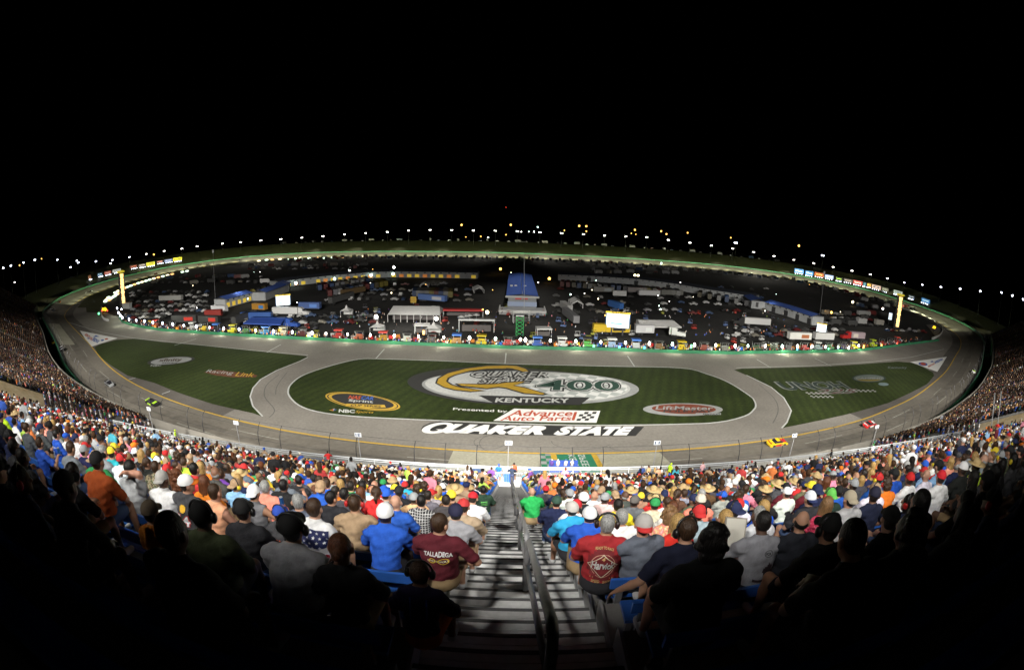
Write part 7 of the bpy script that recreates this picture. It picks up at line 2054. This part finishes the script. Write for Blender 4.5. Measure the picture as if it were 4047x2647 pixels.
def decorate(kids, d, hz):
    """hz: height of the shoulders in the shirt's own space"""
    hz += .05
    circ = [(math.cos(a), math.sin(a)) for a in np.linspace(0, 6.283, 28, endpoint=False)]
    it = []
    if d == 'patch':
        c = rnd.choice([I_W, I_R, I_Y, I_K, ink('sky', (.15, .3, .6))]); w_ = rnd.uniform(.05, .10); z0 = hz - rnd.uniform(.16, .26)
        if rnd.random() < .5: it.append(p_grid(-w_, w_, z0 - w_ * .7, z0 + w_ * .7, c, 10, 8, lambda i, j: (i - 4.5) ** 2 / 25 + (j - 3.5) ** 2 / 16 < 1))
        else:
            for j in range(3): it.append(p_grid(-w_ * (1 - .2 * (j % 2)), w_ * (1 - .15 * j), z0 - j * .05, z0 - j * .05 + .028, c if j % 2 == 0 else rnd.choice([I_W, I_R, I_K]), 8, 2))
    elif d == 'flag':
        it.append(p_grid(-.20, .20, hz - .22, hz - .01, ink('navy', (.012, .018, .08)), 12, 8))
        for j in range(4):
            for i in range(5): it.append(p_star(-.15 + i * .075 + (j % 2) * .035, hz - .04 - j * .05, .019, I_W))
        for j in range(2): it.append(p_grid(-.19, .19, hz - .33 - j * .10, hz - .29 - j * .10, ink('flag red', (.35, .02, .04)), 12, 3))
    elif d == 'lettering':
        it += [p_text('TALLADEGA', -.14, .15, hz - .13, hz - .085, I_W, .03, .02), p_text('SPEEDWAY', -.10, .12, hz - .175, hz - .15, ink('cream', (.6, .55, .4)), .02)]
        it += [p_ring(-.05, hz - .16, [(x * .035, z * .03) for x, z in circ], .25, I_Y), p_ring(.06, hz - .16, [(x * .06, z * .032) for x, z in circ], .2, I_Y)]
    elif d == 'lanyard':
        for s in (-1, 1): it.append(p_grid(s * .06, s * .075, hz - .2, hz + .0, ink('lanyard', (.05, .10, .45)), 1, 10))
    elif d == 'flame':
        n = 14; vs = [(-.15 + .3 * i / n, hz - .26) for i in range(n + 1)] + [(-.15 + .3 * i / n, hz - .12 - .05 * (i % 2) - .15 * abs(i / n - .5)) for i in range(n + 1)]
        it.append((vs, [(i, i + 1, n + 2 + i, n + 1 + i) for i in range(n)], ink('flame', (.75, .10, .02))))
        it.append(([(x * .8, hz - .27 + (z - hz + .27) * .5) for x, z in vs], [(i, i + 1, n + 2 + i, n + 1 + i) for i in range(n)], ink('flame yellow', (.85, .40, .04))))
    elif d == 'four':
        it += [p_text('14', -.10, .10, hz - .30, hz - .15, I_R, .09), p_text('14', -.092, .092, hz - .292, hz - .158, I_W, .03), p_grid(-.045, .045, hz - .12, hz - .04, ink('badge', (.75, .42, .02)), 6, 6, lambda i, j: (i - 2.5) ** 2 + (j - 2.5) ** 2 < 10)]
    elif d == 'blueprint':
        it += [p_text('RACE CREW', -.10, .10, hz - .09, hz - .065, I_W, .02), p_grid(-.05, .05, hz - .30, hz - .14, ink('pale blue', (.35, .42, .60)), 5, 8, lambda i, j: (i * 3 + j * 5) % 4 != 0)]
    elif d == 'rednumber': it += [p_text('78', -.07, .07, hz - .24, hz - .13, I_R, .05), p_text('racing', -.06, .06, hz - .06, hz - .04, I_W, .01)]
    elif d == 'greenlines':
        for j in range(3): it.append(p_grid(-.08, .09, hz - .10 - j * .035, hz - .085 - j * .035, ink('lime', (.10, .40, .08)), 4, 1))
        it.append(p_text('88', -.06, .06, hz - .29, hz - .22, I_W, .04, 0, .3))
    elif d == 'redshirt':
        dia = [(0, .125), (.155, 0), (0, -.125), (-.155, 0)]; e = []
        for i in range(4):
            a, b = dia[i], dia[(i + 1) % 4]; e += [(a[0] + (b[0] - a[0]) * t / 6, a[1] + (b[1] - a[1]) * t / 6) for t in range(6)]
        c = hz - .20; oc = [(.165 * math.cos(a + .39), .185 * math.sin(a + .39)) for a in np.linspace(0, 6.283, 8, endpoint=False)]
        it += [p_grid(-.15, .15, c - .17, c + .17, ink('dark red', (.17, .012, .016)), 12, 12, lambda i, j: abs(i - 5.5) + abs(j - 5.5) < 9), p_ring(0, c, [(x * .125, z * .125) for x, z in circ], .05, ink('pink cream', (.55, .30, .22))), p_ring(0, c, e, .07, ink('cream', (.6, .55, .4)))]
        it += [p_text('READY TO RACE', -.09, .09, c + .155, c + .180, I_G, .02, .015), p_text('4', -.018, .018, c + .07, c + .105, I_G, .02, 0, .2), p_text('Harvick', -.115, .115, c - .035, c + .055, ink('silver', (.55, .54, .52)), .03, 0, .15), p_text('SPEED', -.095, -.01, c - .185, c - .155, I_G, .02), p_text('SHOP', .02, .095, c - .185, c - .155, I_G, .02)]
        for x in (-.11, -.085, .085, .11): it.append(p_star(x, c - .125, .008, I_G))
    elif d == 'ocean': it += [p_text('WHO CALLED', -.08, .08, hz - .09, hz - .065, I_W, .02), p_text('OCHO', -.09, .09, hz - .175, hz - .105, I_W, .05), p_text('CINCO', -.10, .10, hz - .255, hz - .20, I_W, .04)]
    elif d == 'orangeprint':
        it += [p_text('Hide', -.02, .16, hz - .20, hz - .10, ink('silver', (.55, .54, .52)), .03, 0, .5), p_grid(-.10, .13, hz - .34, hz - .20, ink('navy blue', (.03, .06, .20)), 8, 6, lambda i, j: (i * 5 + j * 3) % 4 != 1), p_grid(-.06, .15, hz - .30, hz - .23, ink('silver', (.5, .5, .5)), 7, 3, lambda i, j: (i + j) % 2 == 0)]
    elif d == 'sweat':
        it += [p_ring(.07, hz - .06, [(x * .045, z * .028) for x, z in circ], .14, I_K), p_text('FOX', .04, .10, hz - .072, hz - .048, I_K, .04), p_grid(.02, .15, hz - .28, hz - .14, ink('dark print', (.035, .02, .025)), 10, 10, lambda i, j: (i - 4.5) ** 2 + (j - 4.5) ** 2 < 14 + (i * 7 + j * 3) % 9), p_grid(-.06, .16, hz - .32, hz - .29, ink('dark print', (.035, .02, .025)), 8, 2)]
    elif d == 'figure': it += [p_grid(.02, .09, hz - .30, hz - .18, ink('figure green', (.05, .30, .10)), 5, 6, lambda i, j: (i - 2) ** 2 < 5), p_grid(.03, .08, hz - .18, hz - .10, ink('figure white', (.5, .45, .40)), 4, 4)]
    if it: print_back(kids, None, it)
    pm = {'camo': None, 'plaid': None, 'pink': None, 'blouse': None}
    if d in pm:
        m = pattern_mat(d)
        s = kids['shirt']
        s.data = s.data.copy(); s.data.materials.clear(); s.data.materials.append(m)
def pattern_mat(d):
    if 'pattern ' + d in MATS: return MATS['pattern ' + d]
    m = mat('pattern ' + d, (.5, .5, .5), .9); nt = m.node_tree; b = nt.nodes['Principled BSDF']
    tc = nt.nodes.new('ShaderNodeTexCoord'); cr = nt.nodes.new('ShaderNodeValToRGB'); cr.color_ramp.interpolation = 'CONSTANT' if d == 'camo' else 'LINEAR'
    if d == 'plaid':
        mp = nt.nodes.new('ShaderNodeMapping'); t = nt.nodes.new('ShaderNodeTexBrick'); t.inputs['Scale'].default_value = 14; t.offset = 0
        t.inputs['Color1'].default_value = (.02, .02, .022, 1); t.inputs['Color2'].default_value = (.06, .06, .06, 1); t.inputs['Mortar'].default_value = (.5, .5, .5, 1); t.inputs['Mortar Size'].default_value = .06
        t.inputs['Brick Width'].default_value = .6; t.inputs['Row Height'].default_value = .6
        mp.inputs['Rotation'].default_value = (1.5708, 0, 0)
        nt.links.new(tc.outputs['Object'], mp.inputs['Vector']); nt.links.new(mp.outputs['Vector'], t.inputs['Vector']); nt.links.new(t.outputs['Color'], b.inputs['Base Color'])
        return m
    n = nt.nodes.new('ShaderNodeTexNoise' if d != 'pink' else 'ShaderNodeTexVoronoi'); n.inputs['Scale'].default_value = {'camo': 16, 'pink': 34, 'blouse': 26}[d]
    nt.links.new(tc.outputs['Object'], n.inputs['Vector'])
    nt.links.new(n.outputs['Fac' if d != 'pink' else 'Distance'], cr.inputs['Fac'])
    st = {'camo': [(0, (.05, .045, .03)), (.44, (.16, .12, .06)), (.52, (.30, .26, .18)), (.58, (.08, .10, .04)), (.66, (.02, .02, .018))], 'pink': [(0, (.85, .35, .42)), (.35, (.66, .05, .12)), (.8, (.50, .02, .07))], 'blouse': [(.35, (.82, .62, .38)), (.5, (.80, .28, .12)), (.6, (.70, .18, .25)), (.75, (.85, .70, .5))]}[d]
    e = cr.color_ramp.elements
    e[0].position, e[0].color = st[0][0], (*st[0][1], 1); e[1].position, e[1].color = st[-1][0], (*st[-1][1], 1)
    for p, c in st[1:-1]: q = e.new(p); q.color = (*c, 1)
    nt.links.new(cr.outputs['Color'], b.inputs['Base Color'])
    return m
for (r, rt), l in sorted(by.items()):
    for i, (_, x, k) in enumerate(l):
        k = dict(k); k.pop('hero', None); a = k.pop('auto', None); d = k.pop('deco', None)
        if a:
            sc, hd, shade = a
            lab = f'person, {sc} shirt, {hd}, {ordw(r)} row down, {ordw(i + 1)} seat {"right" if rt else "left"} of aisle'
            k['label'] = lab
        k.setdefault('build', 'm')
        sc_ = k.get('scale', 1.0)
        # sit on the bench whatever the figure's size
        o, kids = make_person((x, r * ROW - .13, tread_z(r) + .02 + (1 - sc_) * .44), rnd.uniform(-.18, .18), k.pop('pose'), k.pop('build'), k.pop('shirt'), k.pop('pants'), group='spectators in the near rows', **k)
        if 'holding a can' in (o.get('label') or '') or 'lifting a bottle' in (o.get('label') or ''):
            c = empty('drink_can', o.matrix_basis @ Vector((.21, .42, .87)))
            MB().tube([(0, 0, 0), (0, 0, .12)], .033, 10).build('can', mat('can blue', (.02, .12, .40), .35, .5), c); MB().tube([(0, 0, .12), (0, 0, .125)], .028, 10).build('lid', M_STEEL, c)
            tag(c, 'blue drink can in the hand of the grey tank top' if 'can' in o['label'] else 'blue bottle in the hand of the child in royal blue', 'drink')
        if 'folder' in (o.get('label') or ''):
            c = empty('folder', o.matrix_basis @ Vector((-.16, .50, .86))); MB().box((0, 0, 0), (.24, .03, .32)).build('cover', mat('folder card', (.25, .22, .18), .8), c); MB().box((0, -.02, 0), (.21, .02, .29)).build('page', mat('page', (.5, .48, .42), .8), c); c.rotation_euler = (-.6, 0, -.3)
            tag(c, 'open folder held up by the person in pale grey sweatshirt', 'folder')
        if d: decorate(kids, d, .53 + .455 * math.cos(POSES[ [p for p in POSES if PV and any(v[0] is o.data and kk[0] == p for kk, v in PV.items())][0] ]['lean']))
# standing people on the concourse and the flag stand
def stander(px, py, z, label, yclamp=None, **k):
    p = at(px, py, z)
    if yclamp: p.y = yclamp
    k.setdefault('pose', 'stand'); k.setdefault('build', 'm')
    return make_person((p.x, p.y, z), k.pop('rz', 0), k.pop('pose'), k.pop('build'), k.pop('shirt'), k.pop('pants'), label=label, group='people standing by the rail', **k)
CZ = 19.46
NEON = (.55, .85, .04)
stander(697, 1762, CZ, 'steward in lime vest and lime cap at the left part of the rail', 34.6, shirt=NEON, pants=(.05, .1, .3), hair='short', hat='cap', tcol=NEON, rz=-1.0, short=False)
stander(2630, 1880, CZ, 'steward in lime hooded vest at the rail above the pale concrete', 34.5, shirt=NEON, pants=NEON, hair='short', hat='beanie', tcol=NEON, rz=-1.2, short=False)
stander(1308, 1845, CZ, 'person in red shirt and red shorts standing at the rail', 34.6, shirt=(.6, .03, .03), pants=(.45, .03, .06), hair='short', hcol=HC['black'], pose='rail', rz=.3)
stander(1968, 1930, CZ, 'person in blue shirt and cap at the foot of the aisle', 34.4, shirt=(.02, .12, .55), pants=(.25, .45, .7), hair='short', hat='cap', tcol=(.05, .1, .4), rz=-.3, pose='walk')
stander(2022, 1938, CZ, 'person in dark navy clothes standing in the aisle landing', 34.1, shirt=(.02, .03, .06), pants=(.05, .06, .13), hair='buzz', hcol=HC['grey'], short=False, pose='rail')
stander(2030, 1885, CZ, 'person in red top with black hair beyond the aisle barrier', 34.7, shirt=(.65, .08, .03), pants=dark, hair='short', hcol=HC['black'])
stander(2757, 1878, CZ, 'person in red and white striped top standing by the navy barrier', 34.4, shirt=(.75, .45, .48), pants=(.6, .3, .32), hair='short', hcol=HC['sandy'], build='f')
stander(2520, 1890, CZ, 'person with headset in wide blue printed shirt below the rail', 34.2, shirt=(.03, .06, .20), pants=denim, hair='buzz', hcol=HC['grey'], headset=(.02, .02, .02), build='h')
stander(2545, 1885, CZ, 'person in peach top beside the wide blue shirt', 34.2, shirt=(.8, .42, .2), pants=dark, hair='short', hcol=HC['brown'], build='f', rz=.7)
stander(3250, 1815, CZ, 'person in black shirt and black cap leaning on the rail', 34.6, shirt=(.012, .012, .014), pants=dark, hair='short', hat='cap', tcol=(.012, .012, .012), pose='rail', rz=.5)
stander(3415, 1795, CZ, 'person in white shirt with green cap standing by the right rail', 34.6, shirt=(.8, .8, .8), pants=denim, hair='short', hat='cap', tcol=(.03, .3, .1), rz=.2)
stander(3452, 1815, CZ, 'person in dusty pink shirt leaning over near the silver gate', 33.9, shirt=(.62, .25, .27), pants=khaki, hair=None, rz=.4, pose='rail', build='h')
fs_ = tpt(0, -.05); p = at(2200, 1842, 8.0)
p.x += 1.3
fs = empty('flag_stand', (p.x, 60.3, 6.2))
MB().box((0, 0, .06), (4.2, 1.8, .12)).build('floor', M_STEEL, fs); MB().box((0, -.9, .65), (4.2, .06, 1.1)).box((0, .9, .65), (4.2, .06, 1.1)).build('panel', mat('flag stand blue', (.03, .07, .30), .5), fs); MB().box((-1.6, 0, -2.4), (.2, .2, 4.8)).box((1.6, 0, -2.4), (.2, .2, 4.8)).build('leg', M_STEEL, fs)
tag(fs, 'blue flag stand over the start line beyond the rail', 'flag stand')
for dx, c, t, lab in ((-.9, (.65, .58, .42), (.8, .8, .78), 'official in cream overalls and white cap on the flag stand'), (.2, (.55, .56, .58), (.1, .2, .5), 'official in pale grey shirt and blue cap in the middle of the flag stand'), (1.1, (.62, .55, .40), (.75, .75, .75), 'official in cream overalls at the right of the flag stand'), (-1.8, (.10, .05, .22), (.7, .7, .7), 'official in purple shirt at the left of the flag stand')):
    make_person((p.x + dx, 60.2, 6.32), rnd.uniform(-.3, .3), 'stand', 'm', c, c, hair='short', hat='cap', tcol=t, short=False, label=lab, group='officials on the flag stand')

# ------------------------------------------------------------------ the rest of the crowd: one mesh
LOD = {}
def lod(pose, build, head, h, upper=False):
    key = (pose, build, head, h)
    if key in LOD: return LOD[key]
    F_ = person_field(pose, build, .55, True, False, False)
    hc, Rh = F_.head
    if upper: F_.p = [q for q in F_.p if not (q[5] == SHOE or (q[0] == 'c' and min(q[1][2], q[2][2]) < .3))]
    def e(c, r, t=HAIR): F_.ell(hc + Rh @ np.array(c), r, t, .004, Rh)
    if head == 'cap': e((0, -.012, .055), (.096, .112, .078)); F_.cone(hc + Rh @ np.array((0, .06, .05)), hc + Rh @ np.array((0, .16, .03)), .05, .03, HAIR, .01)
    elif head == 'hair': e((0, -.022, .030), (.090, .098, .104))
    elif head == 'long': e((0, -.02, .03), (.094, .102, .108)); e((0, -.07, -.10), (.085, .05, .15))
    elif head == 'hat': e((0, -.01, .07), (.09, .10, .08)); e((0, -.01, .045), (.19, .20, .022))
    V, F, T = F_.mesh(h)
    T = T.copy(); T[(T == SHIRT) & (np.abs(V[:, 0]) < .10) & (V[:, 1] < 0) & (V[:, 2] > .68) & (V[:, 2] < .90)] = EYE   # a print on the back
    LOD[key] = (V, F, T); return LOD[key]
PAL = np.array([COL[c] for c in SW]); PAL = PAL * .80 + PAL.mean(1, keepdims=True) * .12; HCOLS = np.array([HC['brown'], HC['black'], HC['brown'], HC['grey'], HC['blond'], HC['black'], HC['auburn'], HC['black'], HC['brown'], HC['black']]); CAPC = np.array([K['white'], K['black'], K['white'], K['red'], K['white'], K['white'], K['black'], K['red'], K['royal blue'], K['tan'], K['grey'], K['navy'], K['charcoal'], K['black'], K['cream'], K['orange']])
PANT = np.array([khaki, denim, dark, denim, dark]); SKT = np.array([(.46, .25, .16), (.42, .22, .14), (.50, .28, .19), (.38, .20, .12), (.18, .09, .055)])
BV, BF, BC = [], [], []; NV = 0
def put(V, F, T, P, rot, sc, cols):
    """append one copy of a figure for each row of P"""
    global NV
    n, m = len(P), len(V)
    if n == 0: return
    c, s = np.cos(rot)[:, None], np.sin(rot)[:, None]
    X = (V[None, :, 0] * c - V[None, :, 1] * s) * sc[:, None] + P[:, 0:1]
    Y = (V[None, :, 0] * s + V[None, :, 1] * c) * sc[:, None] + P[:, 1:2]
    Zc = V[None, :, 2] * sc[:, None] + P[:, 2:3]
    BV.append(np.stack([X, Y, Zc], -1).reshape(-1, 3).astype(np.float32))
    BF.append((F[None] + (np.arange(n) * m)[:, None, None] + NV).reshape(-1, 4)); NV += n * m
    BC.append(cols[:, T].reshape(-1, 3).astype(np.float32))
def colours(n, cap, dim=1.0, straw=False):
    out = np.zeros((n, 7, 3))
    out[:, SKIN] = SKT[rng.integers(0, len(SKT), n)]; out[:, SHIRT] = PAL[rng.integers(0, len(PAL), n)] * rng.uniform(.8, 1.1, (n, 1)); out[:, PANTS] = PANT[rng.integers(0, len(PANT), n)]
    pr = rng.random(n) < .3; out[:, EYE] = out[:, SHIRT]; out[pr, EYE] = PAL[rng.integers(0, len(PAL), pr.sum())]
    out[:, SHOE] = .3; out[:, HAIR] = (CAPC if cap else HCOLS)[rng.integers(0, len(CAPC if cap else HCOLS), n)]
    if straw: out[:, HAIR] = (.42, .30, .15)
    return np.clip(out * dim, 0, 1)
def crowd(P, facing, h, upper):
    P = np.array(P); n = len(P)
    if n == 0: return
    poses = ['lap', 'knees', 'folded', 'upright', 'turned', 'drink']; heads = ['cap', 'hair', 'hair', 'long', 'cap', 'hair', 'cap', 'hat', 'hair', 'hair', 'long', 'cap']
    key = rng.integers(0, len(poses) * len(heads) * 2, n)
    for u in np.unique(key):
        sel = key == u
        ps, hd, bd = poses[u % len(poses)], heads[(u // len(poses)) % len(heads)], 'mh'[u // (len(poses) * len(heads))] if heads[(u // len(poses)) % len(heads)] != 'long' else 'f'
        V, F, T = lod(ps, bd, hd, h, upper)
        m = sel.sum()
        put(V, F, T, P[sel], facing[sel] + rng.uniform(-.25, .25, m), rng.uniform(.9, 1.08, m), colours(m, hd in ('cap',), 1.0, hd == 'hat'))
# upper tier, beyond the individuals
have = {}
for r, x, k in IND: have.setdefault(r, []).append(x)
mid, far_ = [], []
for r in range(1, NROW):
    for s in (-1, 1):
        x = AX + s * 1.25
        while (x > -60) if s < 0 else (x < 62):
            xx = x + rng.uniform(-.06, .06); x += s * .53
            if rng.random() > .93 - (.12 if r > 38 else 0): continue
            if r in have and min(abs(xx - q) for q in have[r]) < .42: continue
            ok, dist = in_frame(xx, r * ROW, tread_z(r) + 1.1)
            if not ok or dist < NEAR_D: continue
            (mid if dist < 17 else far_).append((xx, r * ROW - .13 + rng.uniform(-.05, .05), tread_z(r) + .02))
up_ = [p for p in mid + far_ if rng.random() < .035]
mid = [p for p in mid if p not in set(up_)]; far_ = [p for p in far_ if p not in set(up_)]
for hd in ('cap', 'hair', 'long'):
    sel = np.array([(p[0], p[1] + .22, p[2]) for i, p in enumerate(up_) if i % 3 == ('cap', 'hair', 'long').index(hd)])
    V, F, T = lod('stand' if hd != 'hair' else 'walk', 'm' if hd != 'long' else 'f', hd, .045)
    put(V, F, T, sel, rng.uniform(-.9, .9, len(sel)), rng.uniform(.9, 1.05, len(sel)), colours(len(sel), hd == 'cap'))
crowd(mid, np.zeros(len(mid)), .036, False)
crowd(far_, np.zeros(len(far_)), .062, True)
# lower tier in front of the concourse, as far as it shows, and the side stands
bx = np.array([(-.17, -.09, .45), (.17, -.09, .45), (.17, .09, .45), (-.17, .09, .45), (-.21, -.09, 1.0), (.21, -.09, 1.0), (.21, .09, 1.0), (-.21, .09, 1.0), (-.08, -.08, 1.05), (.08, -.08, 1.05), (.08, .10, 1.05), (-.08, .10, 1.05), (-.08, -.09, 1.30), (.08, -.09, 1.30), (.08, .09, 1.30), (-.08, .09, 1.30), (-.19, .05, .42), (.19, .05, .42), (.19, .5, .42), (-.19, .5, .42), (-.19, .05, .58), (.19, .05, .58), (.19, .5, .58), (-.19, .5, .58)])
q6 = [(0, 1, 5, 4), (1, 2, 6, 5), (2, 3, 7, 6), (3, 0, 4, 7), (4, 5, 6, 7)]
bf = np.array([tuple(i + o for i in f) for o in (0, 8, 16) for f in q6]); bt = np.array([SHIRT] * 8 + [SKIN] * 4 + [HAIR] * 4 + [PANTS] * 8)
def side(ks, step, dens):
    P, A = [], []
    acc = 0.0
    for k in ks[:-1]:
        a0, a1 = fpt(k, 0), fpt(k + 1, 0); n = Vector((*WN[k % 480], 0)); ln = (a1 - a0).length
        face = math.atan2(n.y, n.x) - math.pi / 2
        if not (-math.pi < face < math.pi): face = (face + math.pi) % (2 * math.pi) - math.pi
        D = depth(k) - 1
        acc += ln
        if (acc % 16) < ln * .55: continue
        for r in range(1, int(D / ROW)):
            b0, b1 = fpt(k, r * ROW + .4), fpt(k + 1, r * ROW + .4)
            m = int((b1 - b0).length / step + rng.random())
            for i in range(m):
                if rng.random() > dens: continue
                q = b0.lerp(b1, (i + rng.uniform(.2, .8)) / m)
                if -60 < q.x < 62 and q.y < 37: continue
                P.append((q.x, q.y, q.z - .22)); A.append(face)
    return np.array(P), np.array(A)
for seg in (segL, segR):
    P, A = side(seg, .62, .88)
    dist = np.linalg.norm(P - np.array((0, 0, CAM_H)), axis=1)
    nr = dist < 78
    crowd(P[nr], A[nr], .085, True)
    f = ~nr
    m = f.sum(); cc = colours(m, False); cc *= np.where(rng.random(m) < .24, .85, .14)[:, None, None]  # most far figures darkened in colour to imitate a dimly lit stand
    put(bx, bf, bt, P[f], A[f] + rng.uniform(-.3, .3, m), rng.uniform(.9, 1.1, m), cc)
P = [(x + rng.uniform(-.1, .1), 57 - r * ROW - .4, 6.6 + r * .42 + .02) for r in range(24) for x in np.arange(-63, 65, .6) if rng.random() < .85 and 57 - r * ROW > 37.6 and (abs(x) > 38 or r > 20)]
crowd(P, np.zeros(len(P)), .085, True)
P, A = [], []
for (a, b) in WEDGE:
    for t in range(1, 24):
        for u in np.arange(.03, 1, .03):
            if rng.random() < .8 * (1 if t > 8 else .9):
                q = Vector(a[t]).lerp(Vector(b[t]), u)
                if (Vector(a[t]) - Vector(b[t])).length * .03 > .5 or rng.random() < (Vector(a[t]) - Vector(b[t])).length * .06: P.append((q.x, q.y, q.z - .25)); A.append(rng.uniform(-.2, .2))
crowd(P, np.array(A), .085, True)
# crews along the pit wall and in the paddock
P = []
for i in range(800):
    px = rng.uniform(480, 3650); b = at(px, float(np.interp(px, PX_, PY_)) - rng.uniform(3, 18)); P.append((b.x, b.y, .42))
for i in range(260):
    b = at(rng.uniform(1300, 3100), rng.uniform(1230, 1335)); P.append((b.x, b.y, .42))
P = np.array(P); m = len(P); put(bx, bf, bt, P, rng.uniform(0, 6.28, m), rng.uniform(.95, 1.1, m), colours(m, False))
V = np.concatenate(BV); F = np.concatenate(BF); CL = np.concatenate(BC)
me = np_mesh('crowd', V, F)
at_ = me.attributes.new('cloth', 'FLOAT_COLOR', 'POINT')
at_.data.foreach_set('color', np.concatenate([CL, np.ones((len(CL), 1), np.float32)], 1).ravel())
m = mat('crowd clothes', (.5, .5, .5), .85)
_nt = m.node_tree; _a = _nt.nodes.new('ShaderNodeAttribute'); _a.attribute_name = 'cloth'; _nt.links.new(_a.outputs['Color'], _nt.nodes['Principled BSDF'].inputs['Base Color'])
_nt.nodes['Principled BSDF'].inputs['Specular IOR Level'].default_value = .2
tag(link('crowd', me, m), 'dense crowd of seated spectators filling the stands down to the track', 'crowd', kind='stuff')
print('PEOPLE', len(IND), 'crowd verts', len(V), 'faces', len(F), 'mid', len(mid), 'far', len(far_))
